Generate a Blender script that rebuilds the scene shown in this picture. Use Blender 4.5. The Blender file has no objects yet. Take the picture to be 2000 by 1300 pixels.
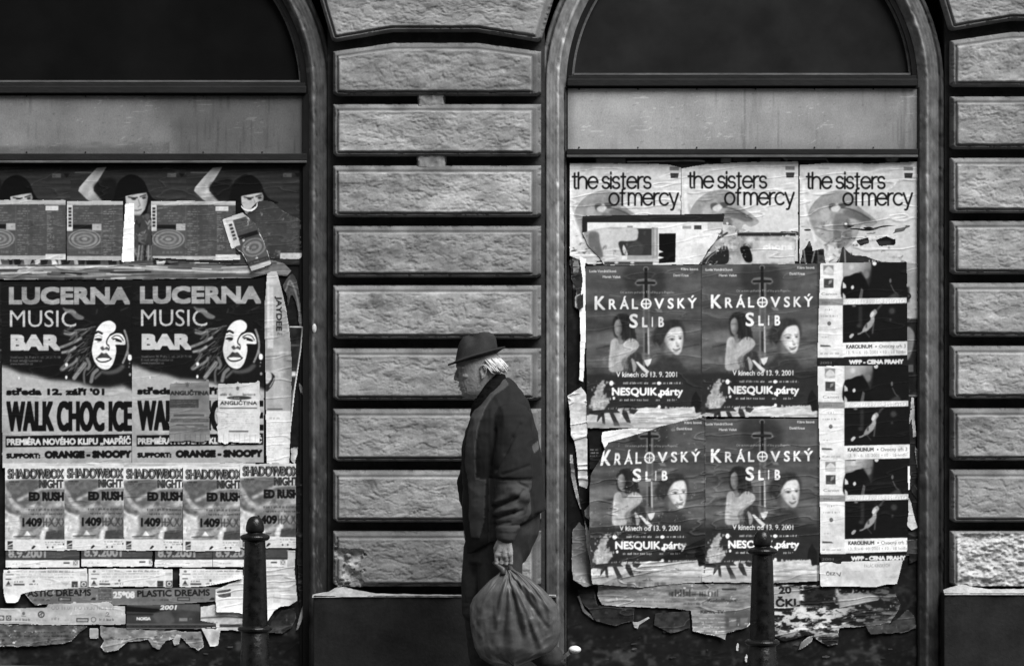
import bpy, bmesh, math, random
import numpy as np
from mathutils import Vector, Matrix, Quaternion

# ------------------------------------------------------------------ camera, light, exposure
SC = bpy.context.scene
COL = SC.collection
CAM_Y, CAM_Z, FPX = -16.0, 1.70, 6320.0          # camera 16 m from the wall; focal length in photo pixels
cam_d = bpy.data.cameras.new("camera"); cam = bpy.data.objects.new("camera", cam_d); COL.objects.link(cam)
cam.location = (0, CAM_Y, CAM_Z); cam.rotation_euler = (math.radians(90), 0, 0)
cam_d.sensor_width = 36.0; cam_d.lens = 36.0 * FPX / 2000.0
cam_d.clip_start = 0.1; cam_d.clip_end = 900.0
SC.camera = cam

SUN_EL, SUN_AZ = math.radians(52), math.radians(40)   # overcast glow, high and to the right of the camera
w = bpy.data.worlds.new("World"); SC.world = w; w.use_nodes = True
nt = w.node_tree; nt.nodes.clear()
sky = nt.nodes.new("ShaderNodeTexSky"); sky.sky_type = 'NISHITA'; sky.sun_disc = False
sky.sun_elevation = SUN_EL; sky.sun_rotation = math.pi - SUN_AZ
bw = nt.nodes.new("ShaderNodeRGBToBW"); bg = nt.nodes.new("ShaderNodeBackground"); wo = nt.nodes.new("ShaderNodeOutputWorld")
nt.links.new(sky.outputs[0], bw.inputs[0]); nt.links.new(bw.outputs[0], bg.inputs[0]); nt.links.new(bg.outputs[0], wo.inputs[0])
bg.inputs[1].default_value = 0.05                       # the photograph is black and white: the sky's grey value only
sd = bpy.data.lights.new("sun", 'SUN'); sun = bpy.data.objects.new("sun", sd); COL.objects.link(sun)
sd.energy = 1.5; sd.angle = math.radians(36); sd.color = (1, 1, 1)
sdir = Vector((math.sin(SUN_AZ) * math.cos(SUN_EL), -math.cos(SUN_AZ) * math.cos(SUN_EL), math.sin(SUN_EL)))
sun.rotation_euler = sdir.to_track_quat('Z', 'Y').to_euler()
sun.location = sdir * 40
SC.view_settings.view_transform = 'Standard'; SC.view_settings.look = 'None'
SC.view_settings.gamma = 1.0; SC.view_settings.use_curve_mapping = False
SC.view_settings.exposure = 1.95

# ------------------------------------------------------------------ helpers
def P(px, py, y=0.0):
    """photo pixel -> point of the place on the plane at depth y (metres behind the wall face)"""
    k = (y - CAM_Y) / FPX
    return Vector(((px - 1000.0) * k, y, CAM_Z - (py - 650.0) * k))

def lin(v):
    """display grey 0..255 -> linear"""
    c = np.asarray(v, dtype=np.float64) / 255.0
    return np.where(c <= 0.04045, c / 12.92, ((np.clip(c, 0, 1) + 0.055) / 1.055) ** 2.4)

def hash2(ix, iy, seed):
    h = (ix.astype(np.int64) * 374761393 + iy.astype(np.int64) * 668265263 + seed * 974634721) & 0x7fffffff
    h = ((h ^ (h >> 13)) * 1274126177) & 0x7fffffff
    h = (h ^ (h >> 16)) & 0xffff
    return h / 65535.0

def vnoise(x, y, seed=0):
    x = np.asarray(x, dtype=np.float64); y = np.asarray(y, dtype=np.float64)
    ix = np.floor(x); iy = np.floor(y); fx = x - ix; fy = y - iy
    fx = fx * fx * fx * (fx * (fx * 6 - 15) + 10); fy = fy * fy * fy * (fy * (fy * 6 - 15) + 10)
    a = hash2(ix, iy, seed); b = hash2(ix + 1, iy, seed); c = hash2(ix, iy + 1, seed); d = hash2(ix + 1, iy + 1, seed)
    return (a + (b - a) * fx) * (1 - fy) + (c + (d - c) * fx) * fy

def fbm(x, y, seed=0, oct=5, gain=0.5, lac=2.03):
    s = 0; amp = 1.0; tot = 0
    for k in range(oct):
        s = s + amp * vnoise(x, y, seed + k * 17); tot += amp
        x = np.asarray(x) * lac + 3.7; y = np.asarray(y) * lac + 1.3; amp *= gain
    return s / tot            # 0..1

def sstep(a, b, x):
    t = np.clip((np.asarray(x, dtype=np.float64) - a) / (b - a), 0, 1)
    return t * t * (3 - 2 * t)

def link(o, parent=None):
    COL.objects.link(o)
    if parent is not None: o.parent = parent
    return o

def tag(o, label=None, cat=None, group=None, kind=None):
    if label: o["label"] = label
    if cat: o["category"] = cat
    if group: o["group"] = group
    if kind: o["kind"] = kind
    return o

def empty(name, loc=(0, 0, 0), rz=0.0):
    o = bpy.data.objects.new(name, None); o.location = loc; o.rotation_euler = (0, 0, rz); COL.objects.link(o)
    o.empty_display_size = 0.1
    return o

def mesh_obj(name, verts, faces, mat, parent=None, smooth=False, vcol=None):
    me = bpy.data.meshes.new(name)
    me.from_pydata([tuple(map(float, v)) for v in verts], [], [tuple(f) for f in faces])
    if smooth: me.polygons.foreach_set("use_smooth", [True] * len(me.polygons))
    if vcol is not None: set_col(me, vcol)
    me.update(); me.materials.append(mat)
    o = bpy.data.objects.new(name, me); link(o, parent)
    return o

def set_col(me, g):
    """one grey (linear) per vertex"""
    n = len(me.vertices); a = me.color_attributes.new("Col", 'FLOAT_COLOR', 'POINT')
    c = np.ones((n, 4), dtype=np.float32); c[:, :3] = np.asarray(g, dtype=np.float32).reshape(-1, 1)
    a.data.foreach_set("color", c.ravel())

def np_mesh(name, V, F, mat, parent=None, smooth=True, vcol=None):
    """V (n,3) array, F (m,4) quads"""
    me = bpy.data.meshes.new(name)
    V = np.asarray(V, dtype=np.float32); F = np.asarray(F, dtype=np.int32)
    me.vertices.add(len(V)); me.vertices.foreach_set("co", V.ravel())
    m, k = F.shape
    me.loops.add(m * k); me.loops.foreach_set("vertex_index", F.ravel())
    me.polygons.add(m); me.polygons.foreach_set("loop_start", np.arange(m, dtype=np.int32) * k)
    me.polygons.foreach_set("use_smooth", np.full(m, smooth))
    me.update(calc_edges=True)
    if vcol is not None: set_col(me, vcol)
    me.materials.append(mat)
    o = bpy.data.objects.new(name, me); link(o, parent)
    return o

class MB:
    """collects boxes, prisms and lathes into one mesh"""
    def __init__(s): s.v = []; s.f = []
    def add(s, vs, fs):
        n = len(s.v); s.v += [tuple(map(float, v)) for v in vs]; s.f += [tuple(i + n for i in f) for f in fs]
    def box(s, a, b, bev=0.0):
        (x0, y0, z0), (x1, y1, z1) = a, b
        if x0 > x1: x0, x1 = x1, x0
        if y0 > y1: y0, y1 = y1, y0
        if z0 > z1: z0, z1 = z1, z0
        e = min(bev, (x1 - x0) * .45, (y1 - y0) * .45, (z1 - z0) * .45)
        if e <= 0:
            s.add([(x0, y0, z0), (x1, y0, z0), (x1, y1, z0), (x0, y1, z0), (x0, y0, z1), (x1, y0, z1), (x1, y1, z1), (x0, y1, z1)],
                  [(0, 1, 5, 4), (1, 2, 6, 5), (2, 3, 7, 6), (3, 0, 4, 7), (4, 5, 6, 7), (3, 2, 1, 0)]); return
        bm = bmesh.new(); bmesh.ops.create_cube(bm, size=1.0)
        for v in bm.verts: v.co = Vector((x0 + (v.co.x + .5) * (x1 - x0), y0 + (v.co.y + .5) * (y1 - y0), z0 + (v.co.z + .5) * (z1 - z0)))
        bmesh.ops.bevel(bm, geom=bm.edges[:], offset=e, segments=2, affect='EDGES', profile=0.6)
        bm.verts.ensure_lookup_table(); bm.verts.index_update()
        s.add([v.co for v in bm.verts], [[v.index for v in f.verts] for f in bm.faces]); bm.free()
    def pxbox(s, x0, y0, x1, y1, d0, d1, bev=0.0):
        """box drawn by photo pixels on its front face at depth d0, going back to d1"""
        a = P(x0, y1, d0); b = P(x1, y0, d0)
        s.box((a.x, d0, a.z), (b.x, d1, b.z), bev)
    def lathe(s, prof, seg=32, c=(0, 0, 0)):
        n = len(s.v); k = len(prof)
        for i in range(seg):
            t = 2 * math.pi * i / seg
            for r, z in prof: s.v.append((c[0] + r * math.cos(t), c[1] + r * math.sin(t), c[2] + z))
        for i in range(seg):
            j = (i + 1) % seg
            for q in range(k - 1): s.f.append((n + i * k + q, n + j * k + q, n + j * k + q + 1, n + i * k + q + 1))
    def tube(s, pts, rad, seg=10, cap=True):
        pts = [Vector(p) for p in pts]; n = len(s.v); N = len(pts)
        rads = rad if isinstance(rad, (list, tuple)) else [rad] * N
        up = Vector((0, 0, 1)); prev = None
        for i, p in enumerate(pts):
            d = (pts[min(i + 1, N - 1)] - pts[max(i - 1, 0)]).normalized()
            if prev is None:
                a = d.cross(up if abs(d.dot(up)) < .95 else Vector((0, 1, 0))).normalized()
            else:
                a = (prev - d * prev.dot(d)).normalized()
            b = d.cross(a); prev = a
            for k in range(seg):
                t = 2 * math.pi * k / seg
                s.v.append(tuple(p + (a * math.cos(t) + b * math.sin(t)) * rads[i]))
        for i in range(N - 1):
            for k in range(seg):
                k2 = (k + 1) % seg
                s.f.append((n + i * seg + k, n + i * seg + k2, n + (i + 1) * seg + k2, n + (i + 1) * seg + k))
        if cap:
            s.f.append(tuple(n + k for k in range(seg - 1, -1, -1))); s.f.append(tuple(n + (N - 1) * seg + k for k in range(seg)))
    def build(s, name, mat, parent=None, smooth=False):
        return mesh_obj(name, s.v, s.f, mat, parent, smooth)

# ------------------------------------------------------------------ materials (all grey: the photograph is black and white)
MATS = {}
def mat(name, lo, hi, scale=6.0, rough=0.8, bump=0.3, bscale=60.0, stretch=(1, 1, 1), spec=0.3, vcol=False, detail=6, vmix=0.0, rlo=None, bdist=0.004):
    """lo/hi: linear base greys mixed by fractal noise; vcol multiplies in the vertex colour instead"""
    if name in MATS: return MATS[name]
    m = bpy.data.materials.new(name); m.use_nodes = True; t = m.node_tree; N = t.nodes; L = t.links
    b = N["Principled BSDF"]; tc = N.new("ShaderNodeTexCoord"); mp = N.new("ShaderNodeMapping"); mp.inputs["Scale"].default_value = stretch
    L.new(tc.outputs["Object"], mp.inputs["Vector"])
    n1 = N.new("ShaderNodeTexNoise"); n1.inputs["Scale"].default_value = scale; n1.inputs["Detail"].default_value = detail; n1.inputs["Roughness"].default_value = .62
    n2 = N.new("ShaderNodeTexNoise"); n2.inputs["Scale"].default_value = bscale; n2.inputs["Detail"].default_value = 5; n2.inputs["Roughness"].default_value = .6
    L.new(mp.outputs[0], n1.inputs["Vector"]); L.new(mp.outputs[0], n2.inputs["Vector"])
    rp = N.new("ShaderNodeMapRange"); rp.inputs["From Min"].default_value = .3; rp.inputs["From Max"].default_value = .7
    rp.inputs["To Min"].default_value = lo; rp.inputs["To Max"].default_value = hi
    L.new(n1.outputs["Fac"], rp.inputs["Value"])
    fine = N.new("ShaderNodeMapRange"); fine.inputs["From Min"].default_value = .3; fine.inputs["From Max"].default_value = .7
    fine.inputs["To Min"].default_value = .86; fine.inputs["To Max"].default_value = 1.14
    L.new(n2.outputs["Fac"], fine.inputs["Value"])
    mu = N.new("ShaderNodeMath"); mu.operation = 'MULTIPLY'; L.new(rp.outputs[0], mu.inputs[0]); L.new(fine.outputs[0], mu.inputs[1])
    out = mu.outputs[0]
    if vcol:
        at = N.new("ShaderNodeVertexColor"); at.layer_name = "Col"
        m2 = N.new("ShaderNodeMath"); m2.operation = 'MULTIPLY'; L.new(out, m2.inputs[0]); L.new(at.outputs["Color"], m2.inputs[1]); out = m2.outputs[0]
    L.new(out, b.inputs["Base Color"])
    b.inputs["Specular IOR Level"].default_value = spec
    if rlo is None: b.inputs["Roughness"].default_value = rough
    else:
        rr = N.new("ShaderNodeMapRange"); rr.inputs["From Min"].default_value = .3; rr.inputs["From Max"].default_value = .7
        rr.inputs["To Min"].default_value = rlo; rr.inputs["To Max"].default_value = rough
        L.new(n1.outputs["Fac"], rr.inputs["Value"]); L.new(rr.outputs[0], b.inputs["Roughness"])
    if bump:
        bp = N.new("ShaderNodeBump"); bp.inputs["Strength"].default_value = bump; bp.inputs["Distance"].default_value = bdist
        L.new(n2.outputs["Fac"], bp.inputs["Height"]); L.new(bp.outputs[0], b.inputs["Normal"])
    MATS[name] = m
    return m
# ------------------------------------------------------------------ ground
M_asphalt = mat("asphalt", .035, .06, 3, .9, .6, 220)
M_paving = mat("paving_stone", .07, .13, 5, .85, .5, 90)
M_kerb = mat("kerb_granite", .16, .26, 40, .8, .4, 150)
SLOPE = -0.027                                    # the street falls a little to the right
def gz(x): return SLOPE * x
def sheet_ground(name, x0, x1, y0, y1, dz, m, nx=8):
    xs = [x0 + (x1 - x0) * i / nx for i in range(nx + 1)]
    v = [(x, y, gz(max(-12, min(12, x))) + dz) for x in xs for y in (y0, y1)]
    return tag(mesh_obj(name, v, [(2 * i, 2 * i + 2, 2 * i + 3, 2 * i + 1) for i in range(nx)], m), kind="structure")
sheet_ground("ground", -300, 300, -300, 300, -0.16, M_asphalt, 60)
sheet_ground("road", -40, 40, -12, -2.62, -0.135, M_asphalt, 20)
# mosaic pavement of small stone cubes with open joints
mbp = MB()
sheet_ground("pavement_bed", -12, 12, -2.5, 0.3, -0.012, mat("sand_joint", .03, .05, 30, .95, .5, 200), 12)
pv, pf = [], []
rng = random.Random(4)
cs = 0.085
nx, ny = int(9.0 / cs), int(2.4 / cs)
for i in range(nx):
    for j in range(ny):
        x = -4.5 + (i + .5 * (j % 2)) * cs; y = -2.45 + j * cs
        h = cs * .44 * rng.uniform(.88, 1.0); z = gz(x) + rng.uniform(-.003, .003); a = rng.uniform(-.09, .09)
        n = len(pv)
        for dx, dy in ((-1, -1), (1, -1), (1, 1), (-1, 1)):
            u = (dx * math.cos(a) - dy * math.sin(a)) * h; q = (dx * math.sin(a) + dy * math.cos(a)) * h
            pv.append((x + u * .86, y + q * .86, z)); pv.append((x + u, y + q, z - .018))
        pf += [(n, n + 2, n + 4, n + 6), (n, n + 1, n + 3, n + 2), (n + 2, n + 3, n + 5, n + 4), (n + 4, n + 5, n + 7, n + 6), (n + 6, n + 7, n + 1, n)]
tag(mesh_obj("pavement", pv, pf, M_paving), kind="structure")
kb = MB()
for i in range(12):
    x = -6 + i; z = gz(x + .5)
    kb.box((x + .004, -2.66, z - .16), (x + .996, -2.5, z - .002), .012)
tag(kb.build("kerb", M_kerb), kind="structure")

# ------------------------------------------------------------------ the facade
M_stone = mat("stone_block", .80, 1.16, 5, .92, .14, 120, spec=.15, vcol=True)
M_band = mat("painted_render", .8, 1.15, 7, .9, .35, 90, spec=.15, vcol=True, stretch=(1, 1, .5))
M_joint = mat("sooty_shaded_joint", .022, .045, 12, .95, .4, 90, spec=.05)  # soot of the grooves, with their shade also put into the dark grey
M_plinth = mat("plinth_render", .009, .022, 7, .85, .5, 60, spec=.12)
M_wall = mat("wall_render", .2, .29, 2.5, .95, .4, 60, spec=.15)
M_wood = mat("dark_paintwork", .009, .017, 9, .6, .3, 80, stretch=(.4, 1, 1), spec=.15)
M_woodblack = mat("black_paintwork", .004, .009, 9, .7, .3, 60, stretch=(1, 1, .4), spec=.12)
M_woodlight = mat("worn_paintwork", .05, .12, 22, .6, .3, 80, stretch=(.3, 1, 1), spec=.25)
M_screw = mat("dark_screw", .02, .03, 5, .5, 0, 10)
M_plaster = mat("broken_plaster", .22, .42, 16, .95, .8, 70, spec=.1)

building = empty("town_house", (0, 0, 0))
tag(building, "old town house front of grey rusticated stone piers between two arched shop windows", "building")

YB = -0.070      # front of the blocks' border
YC = 0.004       # the joints' bottom
def block(name, xl, xr, top, bot, bl=10, br=18, bt=13, bb=7, seed=0, tone=.255, rel=.0048, light=None, damage=None, st=1.7, slant=None, bot_y=75):
    """one rusticated block as a real relief: chamfered rim, flat border, sunk line, rough raised field. top/bot: polylines or a number (pixels)"""
    def ev(c, x): return np.interp(x, [p[0] for p in c], [p[1] for p in c]) if isinstance(c, (list, tuple)) else np.full_like(x, float(c))
    u = np.linspace(0, 1, int((xr - xl) / st) + 1); hgt = np.mean(ev(bot, np.array([xl, xr])) - ev(top, np.array([xl, xr])))
    v = np.linspace(0, 1, int(abs(hgt) / st) + 1)
    X = xl + (xr - xl) * u; T = ev(top, X); B = ev(bot, X)
    PX = np.repeat(X[None, :], len(v), 0); PY = T[None, :] + (B - T)[None, :] * v[:, None]
    if slant is not None:
        y_ = PY; l_ = xl - slant * np.clip(bot_y - y_, 0, 200) ; r_ = xr + slant * np.clip(bot_y - y_, 0, 200)
        PX = l_ + (r_ - l_) * u[None, :]; dl = PX - l_; dr = r_ - PX
    else: dl = PX - xl; dr = xr - PX
    dt = PY - T[None, :]; db = B[None, :] - PY
    e = np.minimum(np.minimum(dl, dr), np.minimum(dt, db))
    e = np.minimum(e, np.minimum((dl + db * 1.5 - 9) * .6, (dr + db * 1.5 - 9) * .6))           # lower corners cut off
    wob = (fbm(PX / 22, PY / 22, seed + 5, 3) - .5) * 2.2
    f = np.minimum(np.minimum(dl - bl, dr - br), np.minimum(dt - bt, db - bb)) + wob * .5
    wx = 14 * (fbm(PX / 40, PY / 40, seed + 201, 3) - .5); wy = 9 * (fbm(PX / 34, PY / 34, seed + 211, 3) - .5)
    n1 = fbm((PX + wx) / 34, (PY + wy) / 15 + PX / 190, seed, 6, .6); n2 = fbm(PX / 8, PY / 5.5, seed + 40, 4, .6)
    rid = 1 - np.abs(2 * fbm((PX + 2 * wx) / 52, (PY + 2 * wy) / 19 - PX / 130, seed + 71, 5, .58) - 1)
    crack = sstep(.90, .985, rid); pit = sstep(.66, .78, fbm(PX / 6, PY / 4.5, seed + 300, 3))
    h = (n1 - .5) * 1.0 + (n2 - .5) * .32 - crack * .55 - pit * .35 + .35 * (sstep(.45, .55, n1) - .5)
    y = np.full_like(PX, YB)
    y += .024 * (1 - np.clip(e / 4.2, 0, 1)) ** 1.6 + (YC - YB) * sstep(0, -1.5, e)                                   # soft arris
    half = np.minimum(np.minimum(dl - bl * .45, dr - br * .45), np.minimum(dt - bt * .5, db - bb * .3))
    y += -.006 * sstep(-.8, .8, half)                                    # moulded step in the border
    lowleft = ((dl - bl) < (dr - br)) & ((dl - bl) < (dt - bt)) | ((db - bb) < (dt - bt)) & ((db - bb) < (dr - br))
    y += np.where(lowleft, .012, .002) * np.exp(-((f + .6) / 1.2) ** 2)   # open line under and left of the field
    infield = sstep(-.2, 3.0, f)
    y += infield * (-.010 - rel * h * sstep(0, 9, f))
    g = tone * (1 + infield * (.55 * (fbm(PX / 60, PY / 26, seed + 9, 5) - .5) + .22 * (n2 - .5) - .12 * crack - .10 * pit) + (1 - infield) * (-.44 + .5 * (fbm(PX / 30, PY / 30, seed + 3, 5) - .5)))
    g *= 1 - .34 * sstep(.60, .78, fbm(PX / 35, PY / 12, seed + 90, 5)) * infield
    g *= 1 + .22 * sstep(.60, .72, fbm(PX / 28, PY / 16, seed + 190, 4)) * infield
    chip = sstep(.60, .68, fbm(PX / 10, PY / 9, seed + 400, 4)) * sstep(7, 1.5, e)                # knocked-off arrises
    y += .014 * chip; g *= 1 + .55 * chip * (fbm(PX / 5, PY / 5, seed + 410, 3) - .25)
    streak = sstep(.56, .74, fbm(PX / 16, PY / 60, seed + 420, 4)) * sstep(.45, .6, fbm(PX / 90, PY / 60, seed + 430, 3))
    g *= 1 - .13 * streak                                                                           # soot washed down the face
    g *= 1 + .50 * (fbm(PX / 95, PY / 44, seed + 440, 5) - .5)
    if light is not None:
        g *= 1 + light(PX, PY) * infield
    if damage is not None:
        dm = damage(PX, PY)
        g = g * (1 - dm) + dm * (.24 + .34 * n2 + .25 * (n1 - .5))
        y = y * (1 - dm) + dm * (YB + .012 - .045 * (n1 - .45) - .016 * (n2 - .5))
    k = (y - CAM_Y) / FPX * 0 + (YB - CAM_Y) / FPX
    V = np.stack([(PX - 1000) * k, y, CAM_Z - (PY - 650) * k], -1)
    nv, nu = PX.shape; idx = np.arange(nv * nu).reshape(nv, nu)
    F = np.stack([idx[1:, :-1], idx[1:, 1:], idx[:-1, 1:], idx[:-1, :-1]], -1).reshape(-1, 4)
    ring = np.concatenate([idx[0, :], idx[1:, -1], idx[-1, -2::-1], idx[-2:0:-1, 0]])
    Vf = V.reshape(-1, 3); back = Vf[ring].copy(); back[:, 1] = YC - .001
    n0 = len(Vf); rb = np.arange(len(ring)) + n0
    side = np.stack([ring, np.roll(ring, -1), np.roll(rb, -1), rb], -1)
    Vall = np.concatenate([Vf, back]); gg = np.concatenate([g.reshape(-1), g.reshape(-1)[ring]])
    o = np_mesh(name, Vall, np.concatenate([F, side]), M_stone, building, True, gg)
    return o

def pier(xl, xr, bands, seed, slope=True, lights={}, damages={}, tone=.255, tops=None):
    """bands: (top, bottom) pixels of the dark joints"""
    w_ = xr - xl; a, b = xl + w_ * .29, xl + w_ * .69
    t0, b0 = bands[0]
    arch = lambda c, r=17: [(xl - 30, c + r + 2), (xl, c + r), (a, c), (b, c), (xr, c + r), (xr + 30, c + r + 2)]
    block("stone_block", xl - 3, xr + 1, -42, arch(t0 + 3, 20), 10, 14, 10, 8, seed, tone, slant=.30, bot_y=t0 + 17)
    for i in range(len(bands) - 1):
        tp = arch(bands[i][1], 17) if i == 0 else bands[i][1]
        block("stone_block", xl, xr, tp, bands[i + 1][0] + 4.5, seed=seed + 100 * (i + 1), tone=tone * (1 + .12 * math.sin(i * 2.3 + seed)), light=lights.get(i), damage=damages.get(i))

CB = [(58, 83), (182, 203), (300, 323), (419, 441), (537, 557), (657, 680), (777, 798), (896, 918), (1015, 1037), (1141, 1156)]
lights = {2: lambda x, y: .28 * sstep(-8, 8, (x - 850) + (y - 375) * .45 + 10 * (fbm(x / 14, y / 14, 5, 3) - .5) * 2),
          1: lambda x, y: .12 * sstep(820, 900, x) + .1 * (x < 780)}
def dmg_c(x, y):
    n = fbm(x / 17, y / 15, 77, 4)
    d = sstep(.0, .10, n - .36 - sstep(690, 742, x) * .6 - sstep(1064, 1046, y) * .5)
    return d * sstep(648, 656, x)
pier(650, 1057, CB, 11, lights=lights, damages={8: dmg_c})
RB = [(36, 62), (164, 188), (286, 308), (411, 431), (531, 552), (653, 675), (774, 797), (895, 917), (1015, 1037), (1140, 1150)]
def dmg_r(x, y): return sstep(-3, 5, np.minimum(x - 1871, y - 1042) + 8 * (fbm(x / 12, y / 12, 5, 3) - .5))
pier(1858, 2268, RB, 53, damages={8: dmg_r}, tone=.285)
pier(-552, -145, CB, 83)
# plaster lumps bridging two joints, where a sign hung
def lump(x0, x1, y0, y1, seed):
    X, Y = np.meshgrid(np.linspace(x0 - 3, x1 + 3, 30), np.linspace(y0 - 8, y1 + 12, 22))
    side = np.minimum(X - x0, x1 - X) + 5 * (fbm(X / 9, Y / 9, seed, 3) - .5)
    y = -.062 + .09 * (1 - sstep(-3, 4, side)) + .010 * (fbm(X / 8, Y / 8, seed + 3, 4) - .5) + .01 * sstep(y0, y0 - 8, Y) * 0
    y = np.where((Y < y0 - 3) | (Y > y1 + 5), np.maximum(y, -.05), y)
    k = (YB - CAM_Y) / FPX
    V = np.stack([(X - 1000) * k, y, CAM_Z - (Y - 650) * k], -1); n, m = X.shape; idx = np.arange(n * m).reshape(n, m)
    F = np.stack([idx[1:, :-1], idx[1:, 1:], idx[:-1, 1:], idx[:-1, :-1]], -1).reshape(-1, 4)
    np_mesh("plaster_patch", V.reshape(-1, 3), F, M_stone, building, True, (.17 + .2 * (fbm(X / 12, Y / 12, seed, 4) - .3)).ravel())
lump(815, 870, 182, 203, 3); lump(812, 872, 300, 323, 8)
# the joints behind the blocks, their soot grey deepened for groove shade
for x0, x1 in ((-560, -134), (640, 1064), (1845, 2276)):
    jb = MB(); jb.pxbox(x0, -60, x1, 1160, YC, .30); jb.build("shaded_joint", M_joint, building)
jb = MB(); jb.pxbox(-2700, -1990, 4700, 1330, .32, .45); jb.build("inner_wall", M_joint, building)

# jamb bands and archivolts: a profile swept up one jamb, round the arch and down the other
ARCH = [(255, 176, 345), (1450, 168, 345)]
def sweep(cx, cy, R, prof, ybot, name, m, parent, tone, seed, segs=260, split=240):
    """prof: (offset outwards from the opening in pixels, depth)"""
    path = [(math.pi, y) for y in np.linspace(ybot, cy, split)] + [(t, None) for t in np.linspace(math.pi, 0, segs)[1:-1]] + [(0.0, y) for y in np.linspace(cy, ybot, split)]
    V, G = [], []
    for t, y in path:
        for d, dep in prof:
            if y is not None: px, py = (cx - R - d if t > 1 else cx + R + d), y
            else: px, py = cx + (R + d) * math.cos(t), cy - (R + d) * math.sin(t)
            ch = float(sstep(.62, .70, fbm(px / 9, py / 11, seed * 50, 3))) * (1 if (d < 8 or abs(d - 16) < 4 or d > 38) else .25)
            V.append(tuple(P(px, py, 0)[i] if i != 1 else dep + .006 * ch + .0022 * (float(fbm(px / 8, py / 14, seed * 7, 3)) - .5) for i in range(3))); G.append(tone(px, py, d) * (1 + .5 * ch * (1 if d < 20 else -.6)))
    k = len(prof); F = []
    for i in range(len(path) - 1):
        for q in range(k - 1): F.append((i * k + q, i * k + q + 1, (i + 1) * k + q + 1, (i + 1) * k + q))
    return np_mesh(name, np.array(V), np.array(F), m, parent, True, np.array(G))
def t_left(px, py, d):  # this side's dimmer light is put into the jamb's grey
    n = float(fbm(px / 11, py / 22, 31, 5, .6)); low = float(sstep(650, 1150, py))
    return moul_light(d, 12) * (.068 - .030 * low) * (.25 + 1.5 * n) * (1.25 if py < 60 else 1) * (1 + 1.2 * float(sstep(.70, .76, fbm(px / 5, py / 16, 33, 3))) * float(sstep(880, 960, py)))
def moul_light(d, a): return .78 if d < a - 3 else (1.5 if d < a + 3 else (.42 if 37.5 < d < 42.5 else (.72 if d >= 42.5 else 1.0)))  # lit arris, dim bevel and shaded groove put into the colour
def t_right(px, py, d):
    n = float(fbm(px / 11, py / 22, 61, 5, .6)); low = float(sstep(560, 1120, py)); e = moul_light(d, 16) * (1.25 if 13 < d < 19 and px < 1450 else 1)  # opening's left arris painted brighter still, as if catching the light
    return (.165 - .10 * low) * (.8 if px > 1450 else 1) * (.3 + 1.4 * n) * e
prof_l = [(-1, .06), (-1, .034), (0, .030), (3, .022), (6, .013), (9, .005), (11, .001), (12.5, -.001), (14, 0)] + [(x, 0 - .001 * math.sin(x)) for x in range(16, 36, 2)] + [(37, .003), (38.5, .014), (40.5, .014), (42, .006), (46, .008), (48.5, .012), (49.5, .036)]
prof_r = [(-1, .06), (-1, .032), (0, .030), (4, .022), (8, .014), (12, .005), (14.5, -.001), (16, -.003), (17.5, -.001), (19, 0)] + [(x, .001 * math.sin(x)) for x in range(21, 38, 2)] + [(39, .003), (40, .013), (42, .013), (43.5, .006), (47, .008), (49, .012), (50, .036)]
sweep(*ARCH[0], prof_l, 1325, "jamb_band", M_band, building, t_left, 1)
sweep(*ARCH[1], prof_r, 1325, "jamb_band", M_band, building, t_right, 2)

# wall above the arches and beyond the piers (mostly outside the picture)
wv, wf = [], []
for px in range(-2600, 4601, 12):
    yb_ = -34.0
    for cx, cy, R in ARCH:
        dx = px - cx
        if abs(dx) < R + 44: yb_ = min(yb_, cy - math.sqrt(max((R + 44) ** 2 - dx * dx, 0)))
    if px < -556 or px > 2272: yb_ = 1330
    a = P(px, yb_, 0); b = P(px, -1900, 0); wv += [(a.x, -.04, a.z), (b.x, -.04, b.z)]
for i in range(len(wv) // 2 - 1): wf.append((2 * i, 2 * i + 2, 2 * i + 3, 2 * i + 1))
mesh_obj("upper_wall", wv, wf, M_wall, building)

# plinths under the piers, with crumbled plaster lying on their ledges
for x0, x1, y0 in ((-560, -135, 1160), (612, 1086, 1163), (1844, 2285, 1158)):
    q = MB(); q.pxbox(x0, y0, x1, 1335, -.115, .25, .006); q.build("plinth", M_plinth, building)
def ledge(name, pts, seed):
    """pts: (x, top y, bottom y) along the ledge"""
    xs = np.linspace(pts[0][0], pts[-1][0], 90); tp = np.interp(xs, [p[0] for p in pts], [p[1] for p in pts]); bt = np.interp(xs, [p[0] for p in pts], [p[2] for p in pts])
    V = []; k = (-.1 - CAM_Y) / FPX
    for i, x in enumerate(xs):
        for j in range(7):
            t = j / 6; yy = bt[i] + (tp[i] - bt[i]) * t
            dep = -.122 + .055 * t ** .8 + .012 * (float(fbm(x / 9, yy / 4, seed, 4)) - .5)
            V.append(((x - 1000) * k, dep, CAM_Z - (yy + 2 * (float(fbm(x / 7, j, seed + 4, 3)) - .5) * (0 < j) - 650) * k))
    F = [(i * 7 + j, (i + 1) * 7 + j, (i + 1) * 7 + j + 1, i * 7 + j + 1) for i in range(89) for j in range(6)]
    mesh_obj(name, V, F, M_plaster, building, True)
ledge("crumbled_plaster", [(610, 1161, 1165), (640, 1156, 1165), (655, 1148, 1165), (672, 1146, 1164), (700, 1153, 1164), (735, 1159, 1164), (820, 1161, 1164), (905, 1162, 1164), (1086, 1161, 1164)], 2)
ledge("crumbled_plaster", [(1844, 1152, 1160), (1862, 1146, 1160), (1880, 1141, 1160), (1905, 1147, 1160), (1940, 1151, 1160), (2000, 1150, 1160), (2285, 1153, 1160)], 6)

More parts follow.
